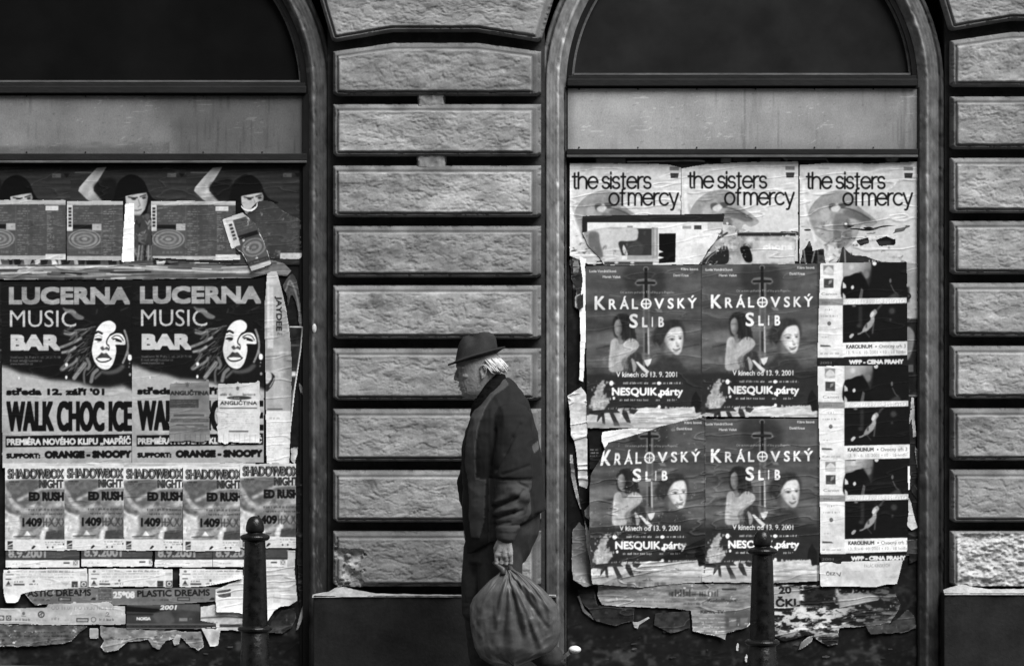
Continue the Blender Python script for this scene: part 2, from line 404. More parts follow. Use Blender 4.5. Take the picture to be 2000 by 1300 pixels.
# ------------------------------------------------------------------ the two shop windows
M_glassL = mat("fanlight_glass_sooty", .0035, .006, 2, .5, 0, 5, spec=.06, rlo=.4)
M_glassR = mat("fanlight_glass_dusty", .012, .018, 2.5, .5, 0, 5, spec=.10, rlo=.35)
M_fascl = mat("fascia_sheet_worn", .8, 1.1, 5, .75, .12, 150, spec=.2, vcol=True, stretch=(1, 1, .6))
def window(idx, x0, x1, tb, gl):
    """tb: pixel rows (transom top, transom bottom, fascia bottom, rail bottom)"""
    cx, cy, R = ARCH[idx]
    win = empty("shop_window", P((x0 + x1) / 2, 1320, .05)); win.parent = building
    inv = Matrix.Translation(win.location).inverted()
    def fin(o): o.parent = win; o.matrix_parent_inverse = inv; return o
    # fanlight pane: half disc
    v = [P(cx, cy, .075)]; n = 64
    for i in range(n + 1):
        t = math.pi * i / n; v.append(P(cx + (R - 4) * math.cos(t), cy - (R - 4) * math.sin(t), .075))
    f = [(0, i + 2, i + 1) for i in range(n)]
    o = fin(mesh_obj("fanlight_pane", v, f, M_glassR if idx else M_glassL))
    # ring frames of the fanlight
    def ring(name, r0, r1, d0, d1, m):
        vv, ff = [], []
        for i in range(n + 1):
            t = math.pi * i / n; c, s = math.cos(t), math.sin(t)
            for r, d in ((r1, d1), (r1, d0), (r0, d0), (r0, d1)):
                p = P(cx + r * c, cy - r * s, 0); vv.append((p.x, d, p.z))
        for i in range(n):
            for q in range(3): ff.append((4 * i + q, 4 * i + q + 1, 4 * i + q + 5, 4 * i + q + 4))
        fin(mesh_obj(name, vv, ff, m))
    ring("fanlight_frame", R - 11, R - .5, .035, .08, M_woodblack)
    ring("glazing_bead", R - 16, R - 11.5, .052, .08, M_woodlight)
    t0, t1, f1, r1 = tb
    q = MB(); q.pxbox(x0 + 2, t0 + 8, x1 - 2, t1, .004, .09, .004); q.pxbox(x0 + 4, t0 + 2, x1 - 4, t0 + 9, .022, .09, .002); fin(q.build("transom", M_wood))
    q = MB(); q.pxbox(x0 + 14, t0 - 3, x1 - 14, t0 + 1, .045, .09, .001); fin(q.build("glazing_bead", M_woodlight))
    q = MB(); q.pxbox(x0 + 1, t1 - 2, x1 - 1, t1 + 5, .030, .09); fin(q.build("shadow_gap", M_woodblack))
    # fascia sheet, dished a little, stained
    X, Y = np.meshgrid(np.linspace(x0 + 3, x1 - 3, 220), np.linspace(t1 + 3, f1, 60))
    if idx == 0:  # left fascia's lower base grey carries the weaker light here
        g = .185 * (1 - .45 * sstep(270, 330, X + 22 * (fbm(X / 30, Y / 30, 4, 3) - .5) - (Y - 200) * .35)) * (1 - .42 * sstep(275, 292, Y + (X - 150) * .03 + 16 * (fbm(X / 26, Y / 8, 9, 4) - .5)) * (X < 330))
        g *= 1 - .25 * sstep(540, 590, X)
    else:
        g = .335 * (1 - .16 * sstep(1380, 1450, X + (Y - 200) * .3)) * (1 - .25 * sstep(260, 300, Y) * sstep(1360, 1390, X)) * (1 - .18 * sstep(1640, 1790, X))
    g = g * (1 + .22 * (fbm(X / 40, Y / 34, 21 + idx, 5) - .5) + .12 * (fbm(X / 5, Y / 22, 31, 4) - .5)) * (1 - .3 * sstep(.80, .86, fbm(X / 7, Y / 6, 3 + idx, 3)))
    g *= 1 - .35 * sstep(x0 + 22, x0 + 4, X) - .35 * sstep(x1 - 20, x1 - 5, X)          # grime along both ends
    g *= 1 - .30 * sstep(.60, .80, fbm(X / 5, Y / 90, 71 + idx, 3)) * sstep(.42, .6, fbm(X / 80, Y / 200, 75 + idx, 3))     # rain streaks
    g *= 1 + .5 * sstep(.965, .99, 1 - np.abs(2 * fbm(X / 60 + Y / 40, Y / 9, 81 + idx, 2) - 1)) * sstep(.55, .7, fbm(X / 50, Y / 50, 85 + idx, 3))   # scratches
    dep = .034 + .004 * (fbm(X / 120, Y / 60, 8 + idx, 3) - .5)
    k = (.034 - CAM_Y) / FPX; V = np.stack([(X - 1000) * k, dep, CAM_Z - (Y - 650) * k], -1)
    a, b = X.shape; ii = np.arange(a * b).reshape(a, b)
    fin(np_mesh("fascia_panel", V.reshape(-1, 3), np.stack([ii[1:, :-1], ii[1:, 1:], ii[:-1, 1:], ii[:-1, :-1]], -1).reshape(-1, 4), M_fascl, None, True, g.ravel()))
    for sx in np.arange(x0 + 25, x1, 115.0):
        for sy in (t1 + 6, f1 - 3):
            q = MB(); p = P(sx, sy, .030); q.lathe([(0, -.004), (.003, -.0035), (.0045, 0)], 8, (0, 0, 0))
            for vi in range(len(q.v) - 24, len(q.v)):
                a_, b_, c_ = q.v[vi]; q.v[vi] = (p.x + a_, .0335 + c_, p.z + b_)
            fin(q.build("screw", M_screw))
    q = MB(); q.pxbox(x0 + 1, f1, x1 - 1, r1 - 5, .008, .09, .003); fin(q.build("lower_rail", M_wood))
    q = MB(); q.pxbox(x0 + 1, r1 - 4.5, x1 - 1, r1, .004, .09, .002); fin(q.build("drip_moulding", M_woodlight))
    so, si = ((9, 16), (-1, 1))[idx]
    for a_, m_, b_ in ((x0 - 3, x0 + so, x0 + si), (x1 + 3, x1 - so, x1 - si)):
        q = MB(); q.add([tuple(P(x, y, 0)[i] if i != 1 else d for i in range(3)) for y in (t1 + 2, 1330) for x, d in ((a_, .09), (a_, .022), (m_, .022), (m_, .040), (b_, .040), (b_, .09))], [(0, 1, 7, 6), (1, 2, 8, 7), (2, 3, 9, 8), (3, 4, 10, 9), (4, 5, 11, 10)] if a_ < b_ else [(6, 7, 1, 0), (7, 8, 2, 1), (8, 9, 3, 2), (9, 10, 4, 3), (10, 11, 5, 4)])
        fin(q.build("stile", M_woodblack))
    return win
W_L = window(0, -88, 600, (160, 182, 300, 318), 0)
W_R = window(1, 1106, 1794, (146, 168, 291, 307), 1)

# ------------------------------------------------------------------ the house across the narrow street: it closes off the low sky and is what the glossy iron mirrors
opp = empty("street_house", (0, -27, gz(0) - .16))
tag(opp, "plain dark house front across the narrow street, facing the rusticated piers", "building")
M_opp = mat("old_render", .07, .11, 1.5, .95, .3, 30, spec=.1); M_oppg = mat("old_window_glass", .01, .02, 3, .2, 0, 5, spec=.5)
q = MB(); q.box((-45, -10, -1), (45, -.3, 15.0)); ow = q.build("wall", M_opp, opp)
q = MB(); q.box((-45.4, -10, 15.0), (45.4, .15, 15.5), .05); q.build("cornice", M_opp, opp)
wf_ = None
for fl in range(4):
    for k in range(-9, 10):
        x = k * 2.4; z = 1.1 + fl * 3.5
        if wf_ is None:
            q = MB()
            for a, b_ in (((-.62, -.3, -.05), (-.5, .02, 2.05)), ((.5, -.3, -.05), (.62, .02, 2.05)), ((-.5, -.3, 1.93), (.5, .02, 2.05)), ((-.7, -.3, -.17), (.7, .08, -.05)), ((-.04, -.3, -.05), (.04, -.12, 1.93)), ((-.5, -.3, 1.2), (-.04, -.12, 1.27)), ((.04, -.3, 1.2), (.5, -.12, 1.27))): q.box(a, b_)
            wf_ = q.build("window", M_opp, opp); q = MB(); q.box((-.5, -.297, -.05), (.5, -.22, 1.93)); wp_ = q.build("pane", M_oppg, wf_); o_ = wf_
        else:
            o_ = wf_.copy(); COL.objects.link(o_); c_ = wp_.copy(); COL.objects.link(c_); c_.parent = o_
        o_.location = (x, 0, z)
# ------------------------------------------------------------------ printing the posters: flat artwork drawn by polygons, strokes and letters
# (held as one grey per vertex of each sheet's own mesh; photo pixels are the unit: 1 px is 2.5 mm on the wall)
SS = 3
def catmull(pts, n=8, closed=True):
    p = np.array(pts, float); N = len(p); out = []
    rng_ = range(N) if closed else range(N - 1)
    for i in rng_:
        if closed: a, b, c, d = p[i - 1], p[i], p[(i + 1) % N], p[(i + 2) % N]
        else: a, b, c, d = p[max(i - 1, 0)], p[i], p[i + 1], p[min(i + 2, N - 1)]
        for k in range(n):
            t = k / n
            out.append(.5 * ((2 * b) + (c - a) * t + (2 * a - 5 * b + 4 * c - d) * t * t + (3 * b - a - 3 * c + d) * t ** 3))
    if not closed: out.append(p[-1])
    return np.array(out)

def blur2(a, r):
    """three box blurs of radius r samples"""
    r = int(round(r))
    if r < 1: return a
    for ax in (0, 1):
        for _ in range(3):
            pad = [(0, 0), (0, 0)]; pad[ax] = (r + 1, r)
            c = np.cumsum(np.pad(a, pad, mode='edge'), axis=ax)
            n = a.shape[ax]
            a = (np.take(c, np.arange(2 * r + 1, 2 * r + 1 + n), axis=ax) - np.take(c, np.arange(0, n), axis=ax)) / (2 * r + 1)
    return a

_glyph = {}
def glyphs(s):
    if s in _glyph: return _glyph[s]
    cu = bpy.data.curves.new("lettering", 'FONT'); cu.body = s; cu.resolution_u = 3
    o = bpy.data.objects.new("lettering", cu)
    me = bpy.data.meshes.new_from_object(o)
    me.calc_loop_triangles()
    v = np.array([q.co[:2] for q in me.vertices]) if len(me.vertices) else np.zeros((0, 2))
    t = np.array([q.vertices[:] for q in me.loop_triangles]) if len(me.loop_triangles) else np.zeros((0, 3), int)
    bpy.data.objects.remove(o); bpy.data.curves.remove(cu); bpy.data.meshes.remove(me)
    _glyph[s] = (v, t); return v, t
CAPH = float(glyphs("H")[0][:, 1].max())

class Cv:
    def __init__(s, x0, y0, x1, y1, base=200, ss=SS):
        s.ss = ss; s.x0, s.y0, s.x1, s.y1 = x0, y0, x1, y1
        s.W = int(round((x1 - x0) * ss)); s.H = int(round((y1 - y0) * ss))
        s.a = np.full((s.H, s.W), float(base))
        s.gx = x0 + (np.arange(s.W) + .5) / ss; s.gy = y0 + (np.arange(s.H) + .5) / ss
    def _win(s, x0, y0, x1, y1):
        i0 = max(0, int(math.floor((x0 - s.x0) * s.ss))); i1 = min(s.W, int(math.ceil((x1 - s.x0) * s.ss)) + 1)
        j0 = max(0, int(math.floor((y0 - s.y0) * s.ss))); j1 = min(s.H, int(math.ceil((y1 - s.y0) * s.ss)) + 1)
        return (i0, i1, j0, j1) if i1 > i0 and j1 > j0 else None
    def _put(s, w, cov, val, alpha):
        i0, i1, j0, j1 = w
        cov = cov * alpha; s.a[j0:j1, i0:i1] = s.a[j0:j1, i0:i1] * (1 - cov) + val * cov
    def _ev(s, val, w):
        if callable(val):
            i0, i1, j0, j1 = w; return val(s.gx[None, i0:i1] + 0 * s.gy[j0:j1, None], s.gy[j0:j1, None] + 0 * s.gx[None, i0:i1])
        return val
    def cover(s, pts, w):
        i0, i1, j0, j1 = w; X = s.gx[i0:i1]; Y = s.gy[j0:j1]
        c = np.zeros((j1 - j0, i1 - i0), bool); p = np.asarray(pts, float); q = np.roll(p, -1, 0)
        for (xa, ya), (xb, yb) in zip(p, q):
            if ya == yb: continue
            r = np.nonzero((Y >= min(ya, yb)) & (Y < max(ya, yb)))[0]
            if len(r) == 0: continue
            xc = xa + (Y[r] - ya) * (xb - xa) / (yb - ya)
            c[r] ^= X[None, :] > xc[:, None]
        return c.astype(float)
    def poly(s, pts, val, alpha=1.0, blur=0.0, smooth=False):
        p = catmull(pts) if smooth else np.asarray(pts, float); m = blur * 3 + 1
        w = s._win(p[:, 0].min() - m, p[:, 1].min() - m, p[:, 0].max() + m, p[:, 1].max() + m)
        if w is None: return s
        c = s.cover(p, w)
        if blur: c = blur2(c, blur * s.ss * .6)
        s._put(w, c, s._ev(val, w), alpha); return s
    def blob(s, pts, val, alpha=1.0, blur=0.0): return s.poly(pts, val, alpha, blur, True)
    def rect(s, x0, y0, x1, y1, val, alpha=1.0, blur=0.0): return s.poly([(x0, y0), (x1, y0), (x1, y1), (x0, y1)], val, alpha, blur)
    def ell(s, cx, cy, rx, ry, val, alpha=1.0, blur=0.0, rot=0.0):
        t = np.linspace(0, 2 * math.pi, 40, endpoint=False); c, q = math.cos(rot), math.sin(rot)
        return s.poly(np.stack([cx + rx * np.cos(t) * c - ry * np.sin(t) * q, cy + rx * np.cos(t) * q + ry * np.sin(t) * c], -1), val, alpha, blur)
    def line(s, pts, val, wd, alpha=1.0, blur=0.0, smooth=False, cap=True):
        p = catmull(pts, 8, False) if smooth else np.asarray(pts, float); h = wd / 2; m = h + blur * 3 + 1
        w = s._win(p[:, 0].min() - m, p[:, 1].min() - m, p[:, 0].max() + m, p[:, 1].max() + m)
        if w is None: return s
        i0, i1, j0, j1 = w; X = s.gx[None, i0:i1]; Y = s.gy[j0:j1, None]; d = np.full((j1 - j0, i1 - i0), 1e9)
        for (xa, ya), (xb, yb) in zip(p[:-1], p[1:]):
            L = (xb - xa) ** 2 + (yb - ya) ** 2 + 1e-9
            t = np.clip(((X - xa) * (xb - xa) + (Y - ya) * (yb - ya)) / L, 0, 1)
            d = np.minimum(d, np.hypot(X - xa - t * (xb - xa), Y - ya - t * (yb - ya)))
        c = np.clip((h - d) * s.ss + .5, 0, 1)
        if blur: c = blur2(c, blur * s.ss * .6)
        s._put(w, c, s._ev(val, w), alpha); return s
    def ring(s, cx, cy, r, wd, val, alpha=1.0, ry=None):
        t = np.linspace(0, 2 * math.pi, 33); ry = r if ry is None else ry
        return s.line(np.stack([cx + r * np.cos(t), cy + ry * np.sin(t)], -1), val, wd, alpha)
    def text(s, txt, x, y, h, val, w=None, bold=0.0, shear=0.0, rot=0.0, alpha=1.0, blur=0.0, right=False, sq=False):
        """baseline starts at (x, y) px; h is the capital height; w squeezes or stretches the line to that width"""
        v, t = glyphs(txt)
        if len(t) == 0: return s
        b_ = max(bold, 0) * .9; h = max(h - 2 * b_, 1.0); y = y - b_ * c0 if (c0 := math.cos(rot)) else y; x = x + b_; w = w - 2 * b_ if w else w
        k = h / CAPH; q = v * k; x_lo = q[:, 0].min()
        q = q - np.array([x_lo, 0]); full = q[:, 0].max()
        if w: q[:, 0] *= w / full
        if shear: q[:, 0] += q[:, 1] * shear
        if right: q[:, 0] -= q[:, 0].max()
        c, r = math.cos(rot), math.sin(rot)
        qx = x + q[:, 0] * c + q[:, 1] * r; qy = y + q[:, 0] * r - q[:, 1] * c
        m = bold + blur * 3 + 1; win = s._win(qx.min() - m, qy.min() - m, qx.max() + m, qy.max() + m)
        if win is None: return s
        i0, i1, j0, j1 = win; cov = np.zeros((j1 - j0, i1 - i0))
        sx = (qx - s.x0) * s.ss - .5 - i0; sy = (qy - s.y0) * s.ss - .5 - j0
        for a, b, d in t:
            xa, ya, xb, yb, xd, yd = sx[a], sy[a], sx[b], sy[b], sx[d], sy[d]
            ar = (xb - xa) * (yd - ya) - (xd - xa) * (yb - ya)
            if abs(ar) < 1e-9: continue
            u0 = max(0, int(math.ceil(min(xa, xb, xd)))); u1 = min(cov.shape[1], int(math.floor(max(xa, xb, xd))) + 1)
            v0 = max(0, int(math.ceil(min(ya, yb, yd)))); v1 = min(cov.shape[0], int(math.floor(max(ya, yb, yd))) + 1)
            if u1 <= u0 or v1 <= v0: continue
            U = np.arange(u0, u1)[None, :]; Q = np.arange(v0, v1)[:, None]; sg = 1 if ar > 0 else -1
            e1 = ((xb - xa) * (Q - ya) - (yb - ya) * (U - xa)) * sg; e2 = ((xd - xb) * (Q - yb) - (yd - yb) * (U - xb)) * sg; e3 = ((xa - xd) * (Q - yd) - (ya - yd) * (U - xd)) * sg
            cov[v0:v1, u0:u1] = np.maximum(cov[v0:v1, u0:u1], ((e1 >= -1e-6) & (e2 >= -1e-6) & (e3 >= -1e-6)))
        rr = bold * s.ss
        if rr >= .5:
            R_ = int(round(rr)); pd_ = np.pad(cov, R_); hh, ww = cov.shape; cov = np.zeros_like(cov)
            for dy_ in range(-R_, R_ + 1):
                lim = R_ if sq else int(math.sqrt(max(rr * rr - dy_ * dy_, 0)))
                if not sq and abs(dy_) > rr: continue
                for dx_ in (range(-lim, lim + 1) if abs(dy_) == R_ or R_ < 4 else sorted({-lim, -lim // 2, 0, lim // 2, lim})):
                    cov = np.maximum(cov, pd_[R_ + dy_:R_ + dy_ + hh, R_ + dx_:R_ + dx_ + ww])
        if blur: cov = blur2(cov, blur * s.ss * .6)
        s._put(win, cov, s._ev(val, win), alpha); return s
    def greek(s, x0, y, x1, h, val, seed=0, alpha=.8, fill=.75, word=9.0):
        """a line of print too small to read: broken dashes"""
        r = random.Random(seed); x = x0
        while x < x1 - 1:
            wl = min(r.uniform(.4, 1.5) * word, x1 - x)
            if r.random() < fill:
                a_ = alpha * r.uniform(.6, 1); s.rect(x, y + h * .3, x + wl - 1.4, y + h, val, a_ * .42, .4)
                q = x; st = max(1.1, h * .42)
                while q < x + wl - 1.6:
                    t_ = y + (0 if r.random() < .25 else h * .3); k_ = r.random()
                    if k_ < .7: s.rect(q, t_, q + st * .5, y + h, val, a_)
                    else: s.rect(q, y + h * r.choice((.3, .62, .84)), q + st, y + h * .3 + h * r.uniform(.2, .7), val, a_ * .8)
                    q += st * r.uniform(.8, 1.15)
            x += wl + max(1.0, h * .3)
        return s
    def column(s, x0, y0, x1, y1, step, h, val, seed=0, alpha=.7, ragged=.4):
        r = random.Random(seed); y = y0; k = 0
        while y < y1 - h:
            s.greek(x0, y, x1 - (x1 - x0) * r.uniform(0, ragged), h, val, seed * 131 + k, alpha); y += step * r.uniform(.9, 1.1); k += 1
        return s
    def mul(s, amp, sx, sy, seed, oct=5, x0=None, y0=None, x1=None, y1=None):
        w = s._win(s.x0 if x0 is None else x0, s.y0 if y0 is None else y0, s.x1 if x1 is None else x1, s.y1 if y1 is None else y1)
        i0, i1, j0, j1 = w
        n = fbm(s.gx[None, i0:i1] / sx + 0 * s.gy[j0:j1, None], s.gy[j0:j1, None] / sy + 0 * s.gx[None, i0:i1], seed, oct)
        s.a[j0:j1, i0:i1] *= 1 + amp * (n - .5) * 2; return s
    def map(s, fn):
        s.a = fn(s.a, s.gx[None, :] + 0 * s.gy[:, None], s.gy[:, None] + 0 * s.gx[None, :]); return s
    def sample(s, X, Y, soft=.0):
        """bilinear, from the artwork box-filtered to one value per pixel"""
        if not hasattr(s, "_d"):
            a = blur2(s.a, 1)
            s._d = a
        u = np.clip((X - s.x0) * s.ss - .5, 0, s.W - 1.001); v = np.clip((Y - s.y0) * s.ss - .5, 0, s.H - 1.001)
        i = u.astype(int); j = v.astype(int); fu = u - i; fv = v - j; d = s._d
        return (d[j, i] * (1 - fu) + d[j, i + 1] * fu) * (1 - fv) + (d[j + 1, i] * (1 - fu) + d[j + 1, i + 1] * fu) * fv

M_paper = mat("printed_paper", .97, 1.03, 14, .62, .10, 45, spec=.10, vcol=True, bdist=.002)
ALB = 1.0            # display grey -> albedo factor
def jag(pts, amp, seed, step=4.0, fr=9.0):
    """roughen a torn outline"""
    out = []; p = np.asarray(pts, float); r = 0
    for a, b in zip(p, np.roll(p, -1, 0)):
        L = np.hypot(*(b - a)); n = max(1, int(L / step)); nrm = np.array([-(b - a)[1], (b - a)[0]]) / (L + 1e-9)
        for k in range(n):
            t = k / n; q = a + (b - a) * t
            out.append(q + nrm * amp * 2 * (float(fbm(r / fr, seed * 3.1, seed, 4)) - .5)); r += L / n
    return out

def sheet(name, label, cat, cv, outline, layer, dx=0, dy=0, group=None, parent=None, wr=1.0, seed=0, rim=0.0, rimval=205, holes=(), curls=(), step=1.0,
          rot=0.0, pivot=None, dirt=.12, warp=None, curlface=None, kind=None, dep=None):
    """one sheet of paper on the boards. outline in artwork pixels; dx, dy, rot carry it to its place; curls: (x, y, nx, ny, width, lift) lift an edge towards the street"""
    o = np.asarray(outline, float); x0, y0 = np.floor(o.min(0)); x1, y1 = np.ceil(o.max(0))
    X, Y = np.meshgrid(np.arange(x0, x1 + step * .5, step), np.arange(y0, y1 + step * .5, step))
    mk = Cv(x0 - 1, y0 - 1, x1 + 1, y1 + 1, 0, 2); mk.poly(o, 1.0)
    for h in holes: mk.poly(h, 0.0)
    cov = mk.sample(X, Y); keep = cov > .5
    val = cv.sample(X, Y)
    if rim > 0:
        soft = Cv(x0 - 1, y0 - 1, x1 + 1, y1 + 1, 0, 2); soft.a = blur2(mk.a, rim * 2 * .55); sv = soft.sample(X, Y)
        k = sstep(.93, .80, sv + .5 * (fbm(X / 7, Y / 7, seed + 5, 3) - .5)); k = k * sstep(.44, .60, fbm(X / 13, Y / 13, seed + 15, 3)); val = val * (1 - k) + rimval * k
    # place
    PX, PY = X + dx, Y + dy
    if rot:
        cx, cy = pivot if pivot else (o[:, 0].mean(), o[:, 1].mean()); c, s_ = math.cos(rot), math.sin(rot)
        PX, PY = cx + dx + (X - cx) * c - (Y - cy) * s_, cy + dy + (X - cx) * s_ + (Y - cy) * c
    if warp is not None: PX, PY = warp(PX, PY)
    d = .044 - .0022 * layer if dep is None else dep
    fold = 1 - np.abs(2 * fbm(PX / 130, PY / 26 + PX / 300, seed + 7, 3) - 1)
    z = .0011 * wr * 2 * (fbm(PX / 90, PY / 34, seed, 4) - .5) + .0009 * wr * sstep(.90, .99, fold)
    lift = np.zeros_like(X)
    for (cx, cy, nx, ny, wd, lf) in curls:
        t = np.clip(((X - cx) * nx + (Y - cy) * ny) / wd, 0, 1.6); lift = lift + lf * t * t
    dep_ = d - z - lift
    kk = (dep_ - CAM_Y) / FPX
    V = np.stack([(PX - 1000) * (d - CAM_Y) / FPX, dep_, CAM_Z - (PY - 650) * (d - CAM_Y) / FPX], -1)
    val = val * (1 - dirt * sstep(.55, .8, fbm(PX / 55, PY / 45, seed + 21, 5)))
    if wr > 0: val = val + (12 * wr) * sstep(.965, .995, fold) * (val < 190)      # creases where the ink has cracked off
    g = lin(np.clip(val, 4, 250)) * ALB
    idx = np.full(X.shape, -1); n = int(keep.sum()); idx[keep] = np.arange(n)
    q = keep[:-1, :-1] & keep[1:, :-1] & keep[:-1, 1:] & keep[1:, 1:]
    F = np.stack([idx[1:, :-1][q], idx[1:, 1:][q], idx[:-1, 1:][q], idx[:-1, :-1][q]], -1)
    ob = np_mesh(name, V[keep], F, M_paper, parent, True, g[keep])
    if parent is None: tag(ob, label, cat, group, kind)
    return ob
def quad(x0, y0, x1, y1): return [(x0, y0), (x1, y0), (x1, y1), (x0, y1)]
def rough(x0, y0, x1, y1, amp=.8, seed=0): return jag(quad(x0, y0, x1, y1), amp, seed, 5, 14)
# ------------------------------------------------------------------ the boarded shop fronts: glue, soot and scraps of old paper printed into their faces
def board(win, x0, x1, y0, seed, marks):
    c = Cv(x0, y0, x1, 1326, 16, 1)
    c.map(lambda a, X, Y: 10 + 22 * fbm(X / 24, Y / 18, seed, 6, .6) + 34 * sstep(.60, .74, fbm(X / 26, Y / 17, seed + 3, 5)) * sstep(1040, 1180, Y) + 30 * sstep(.69, .76, fbm(X / 9, Y / 6, seed + 8, 4)) * sstep(1130, 1200, Y))
    marks(c)
    o = sheet("board", None, None, c, quad(x0, y0, x1, 1326), 0, parent=win, wr=.6, seed=seed, step=2.0, dirt=0, dep=.0475)
    o.matrix_parent_inverse = Matrix.Translation(win.location).inverted()
def marks_l(c):
    r = random.Random(3)
    for k in range(60):
        x, y = r.uniform(0, 590), r.uniform(1215, 1320); c.blob([(x + r.uniform(-9, 9), y + r.uniform(-5, 5)) for _ in range(6)], r.choice((30, 45, 22, 60)), .6, 1)
    for k in range(24):
        x, y = r.uniform(575, 598), r.uniform(560, 1300); c.blob([(x + r.uniform(-4, 4), y + r.uniform(-14, 14)) for _ in range(6)], r.choice((20, 35, 50)), .7, 1)
def marks_r(c):
    r = random.Random(8)
    for k in range(130):
        x, y = r.uniform(1115, 1800), r.uniform(1150, 1320); c.blob([(x + r.uniform(-14, 14), y + r.uniform(-6, 6)) for _ in range(6)], r.choice((25, 34, 20, 45, 60)), .55, 1)
    for k in range(60):
        x, y = r.uniform(1108, 1150), r.uniform(480, 1200); c.blob([(x + r.uniform(-5, 5), y + r.uniform(-16, 16)) for _ in range(6)], r.choice((20, 35, 45)), .6, 1)
    for k in range(70):
        x, y = r.uniform(1770, 1806), r.uniform(520, 1250); c.blob([(x + r.uniform(-7, 7), y + r.uniform(-14, 14)) for _ in range(6)], r.choice((22, 34, 55)), .6, 1)
board(W_L, -88, 600, 316, 12, marks_l)
board(W_R, 1106, 1794, 305, 27, marks_r)

# ------------------------------------------------------------------ LEFT WINDOW
# --- woman with a black bob, three in a row
c = Cv(134, 318, 372, 522, 43)
c.mul(.35, 90, 5, 3, 4); c.rect(134, 318, 372, 332, 22, .6, 5)
c.line([(140, 343), (188, 336), (250, 332), (330, 330)], 70, 2, .6, 1); c.line([(147, 337), (186, 337)], 120, 2.2, .8, .6)
c.poly([(189, 328), (208, 326), (196, 346), (183, 366), (183, 373), (206, 398), (182, 398), (168, 388), (153, 373), (155, 366), (172, 346)], lambda X, Y: 172 - 30 * sstep(370, 395, Y) + 14 * np.sin(X / 5 + Y / 7), 1, .8)
c.blob([(186, 358), (225, 350), (228, 398), (206, 398), (186, 374)], 14, .85, 4)
c.blob([(222, 399), (224, 378), (231, 356), (243, 345), (256, 341), (271, 345), (283, 357), (291, 376), (300, 388), (318, 396), (303, 399), (292, 397), (285, 420), (272, 440), (240, 425)], 9, 1, .8)
c.poly([(245, 383), (266, 379), (286, 376), (289, 384), (287, 397), (283, 409), (273, 422), (262, 421), (253, 416), (246, 398)], lambda X, Y: 178 - 60 * sstep(275, 290, X), 1, .7)
c.line([(251, 385), (262, 387), (268, 386)], 45, 3, .8, .6); c.line([(274, 384), (284, 381)], 45, 3, .8, .6)
c.blob([(256, 388), (262, 386), (266, 389), (261, 391)], 20, .8, .4); c.blob([(277, 386), (283, 384), (285, 387), (280, 389)], 25, .8, .4)
c.line([(270, 390), (274, 401), (270, 404)], 110, 1.8, .7, .6); c.line([(262, 411), (270, 411), (276, 409)], 60, 2.2, .7, .5)
c.rect(327, 338, 344, 346, 100, .8, .6); c.greek(329, 340, 343, 4, 40, 3); c.poly([(349, 338), (362, 338), (355, 347)], 18, .9, .6)
c.rect(365, 318, 372, 522, 36)
c.poly([(258, 420), (300, 418), (300, 520), (240, 520)], 60, .9, 2)
for k in range(46):
    r = random.Random(k); x, y = r.uniform(262, 298), r.uniform(425, 512)
    c.blob([(x + r.uniform(-8, 8), y + r.uniform(-10, 10)) for _ in range(6)], r.choice((20, 60, 110, 150, 90)), .7, .8)
for k in range(5): c.line([(268 + k * 7, 515), (272 + k * 6, 480)], r.choice((150, 25, 120)), 3, .8, .5)
G = "posters of the woman with a black bob"
sheet("poster", "dark bobbed woman poster cut by the photo's left edge, only brow and eyes showing", "poster", c, quad(137, 323, 365, 516), 1, -225, 1, G, seed=1)
sheet("poster", "dark poster with raised pale arm, between the other two bobbed woman posters", "poster", c, quad(137, 322, 365, 516), 1.1, 0, 0, G, seed=2)
sheet("poster", "dark bobbed-woman poster at the window's right post, behind the hanging flap", "poster", c, quad(137, 321, 361, 518), 1.2, 226, 0, G, seed=3)

# --- club programme sheets
def programme():
    c = Cv(292, 384, 476, 516, 74)
    c.mul(.12, 40, 30, 5)
    c.rect(292, 384, 476, 401, 176); c.greek(296, 399, 420, 3, 22, 5, 1, .8, 22); c.line([(296, 401), (470, 399)], 140, 1.2)
    c.rect(294, 400, 306, 451, 200)
    [c.rect(297.5, y, 303.5, y + 4.6, 22, .9, .5) for y in (405, 411.5, 418, 425, 432, 438.5)]
    c.rect(306, 439, 345, 447, 20); c.rect(344, 437, 362, 450, 165); c.greek(346, 441, 360, 4, 110, 8)
    for k, (rx, ry, v) in enumerate(((32, 19, 128), (29, 17, 84), (26, 15, 130), (21, 12.5, 92), (16, 9, 122), (11, 5.5, 90), (6, 3, 140))):
        c.ell(329, 467, rx, ry, v, 1, .5)
    c.greek(298, 489, 358, 6, 112, 2, .9, .9, 12)
    c.line([(363, 402), (363, 506)], 98, 1, .8)
    c.column(308, 405, 360, 436, 5, 2.4, 140, 11, .7, .3)
    c.column(366, 403, 392, 500, 4.6, 2.4, 152, 12, .8, .5); c.column(396, 403, 422, 500, 4.6, 2.4, 128, 13, .6, .4); c.column(424, 414, 440, 490, 3.6, 2.2, 165, 15, .9, .1); c.column(443, 404, 458, 492, 4.6, 2.2, 122, 16, .6, .3)
    for x in (371, 386, 424): c.line([(x, 405), (x, 495)], 104, 1, .5)
    c.rect(421, 403, 446, 412, 205); c.greek(423, 406, 444, 3, 175, 4)
    c.rect(292, 500, 476, 516, 170); c.rect(421, 497, 476, 509, 205); c.greek(426, 501, 455, 4, 150, 6); c.rect(292, 509, 476, 516, 185)
    c.rect(461, 400, 476, 497, 70)
    return c
pc = programme(); G = "club programme sheets"
sheet("programme_sheet", "grey club programme sheet at the photo's left edge, target emblem half cut off", "poster", pc, jag(quad(292, 391, 461, 509), .5, 3), 2.0, -332, -1, G, seed=5)
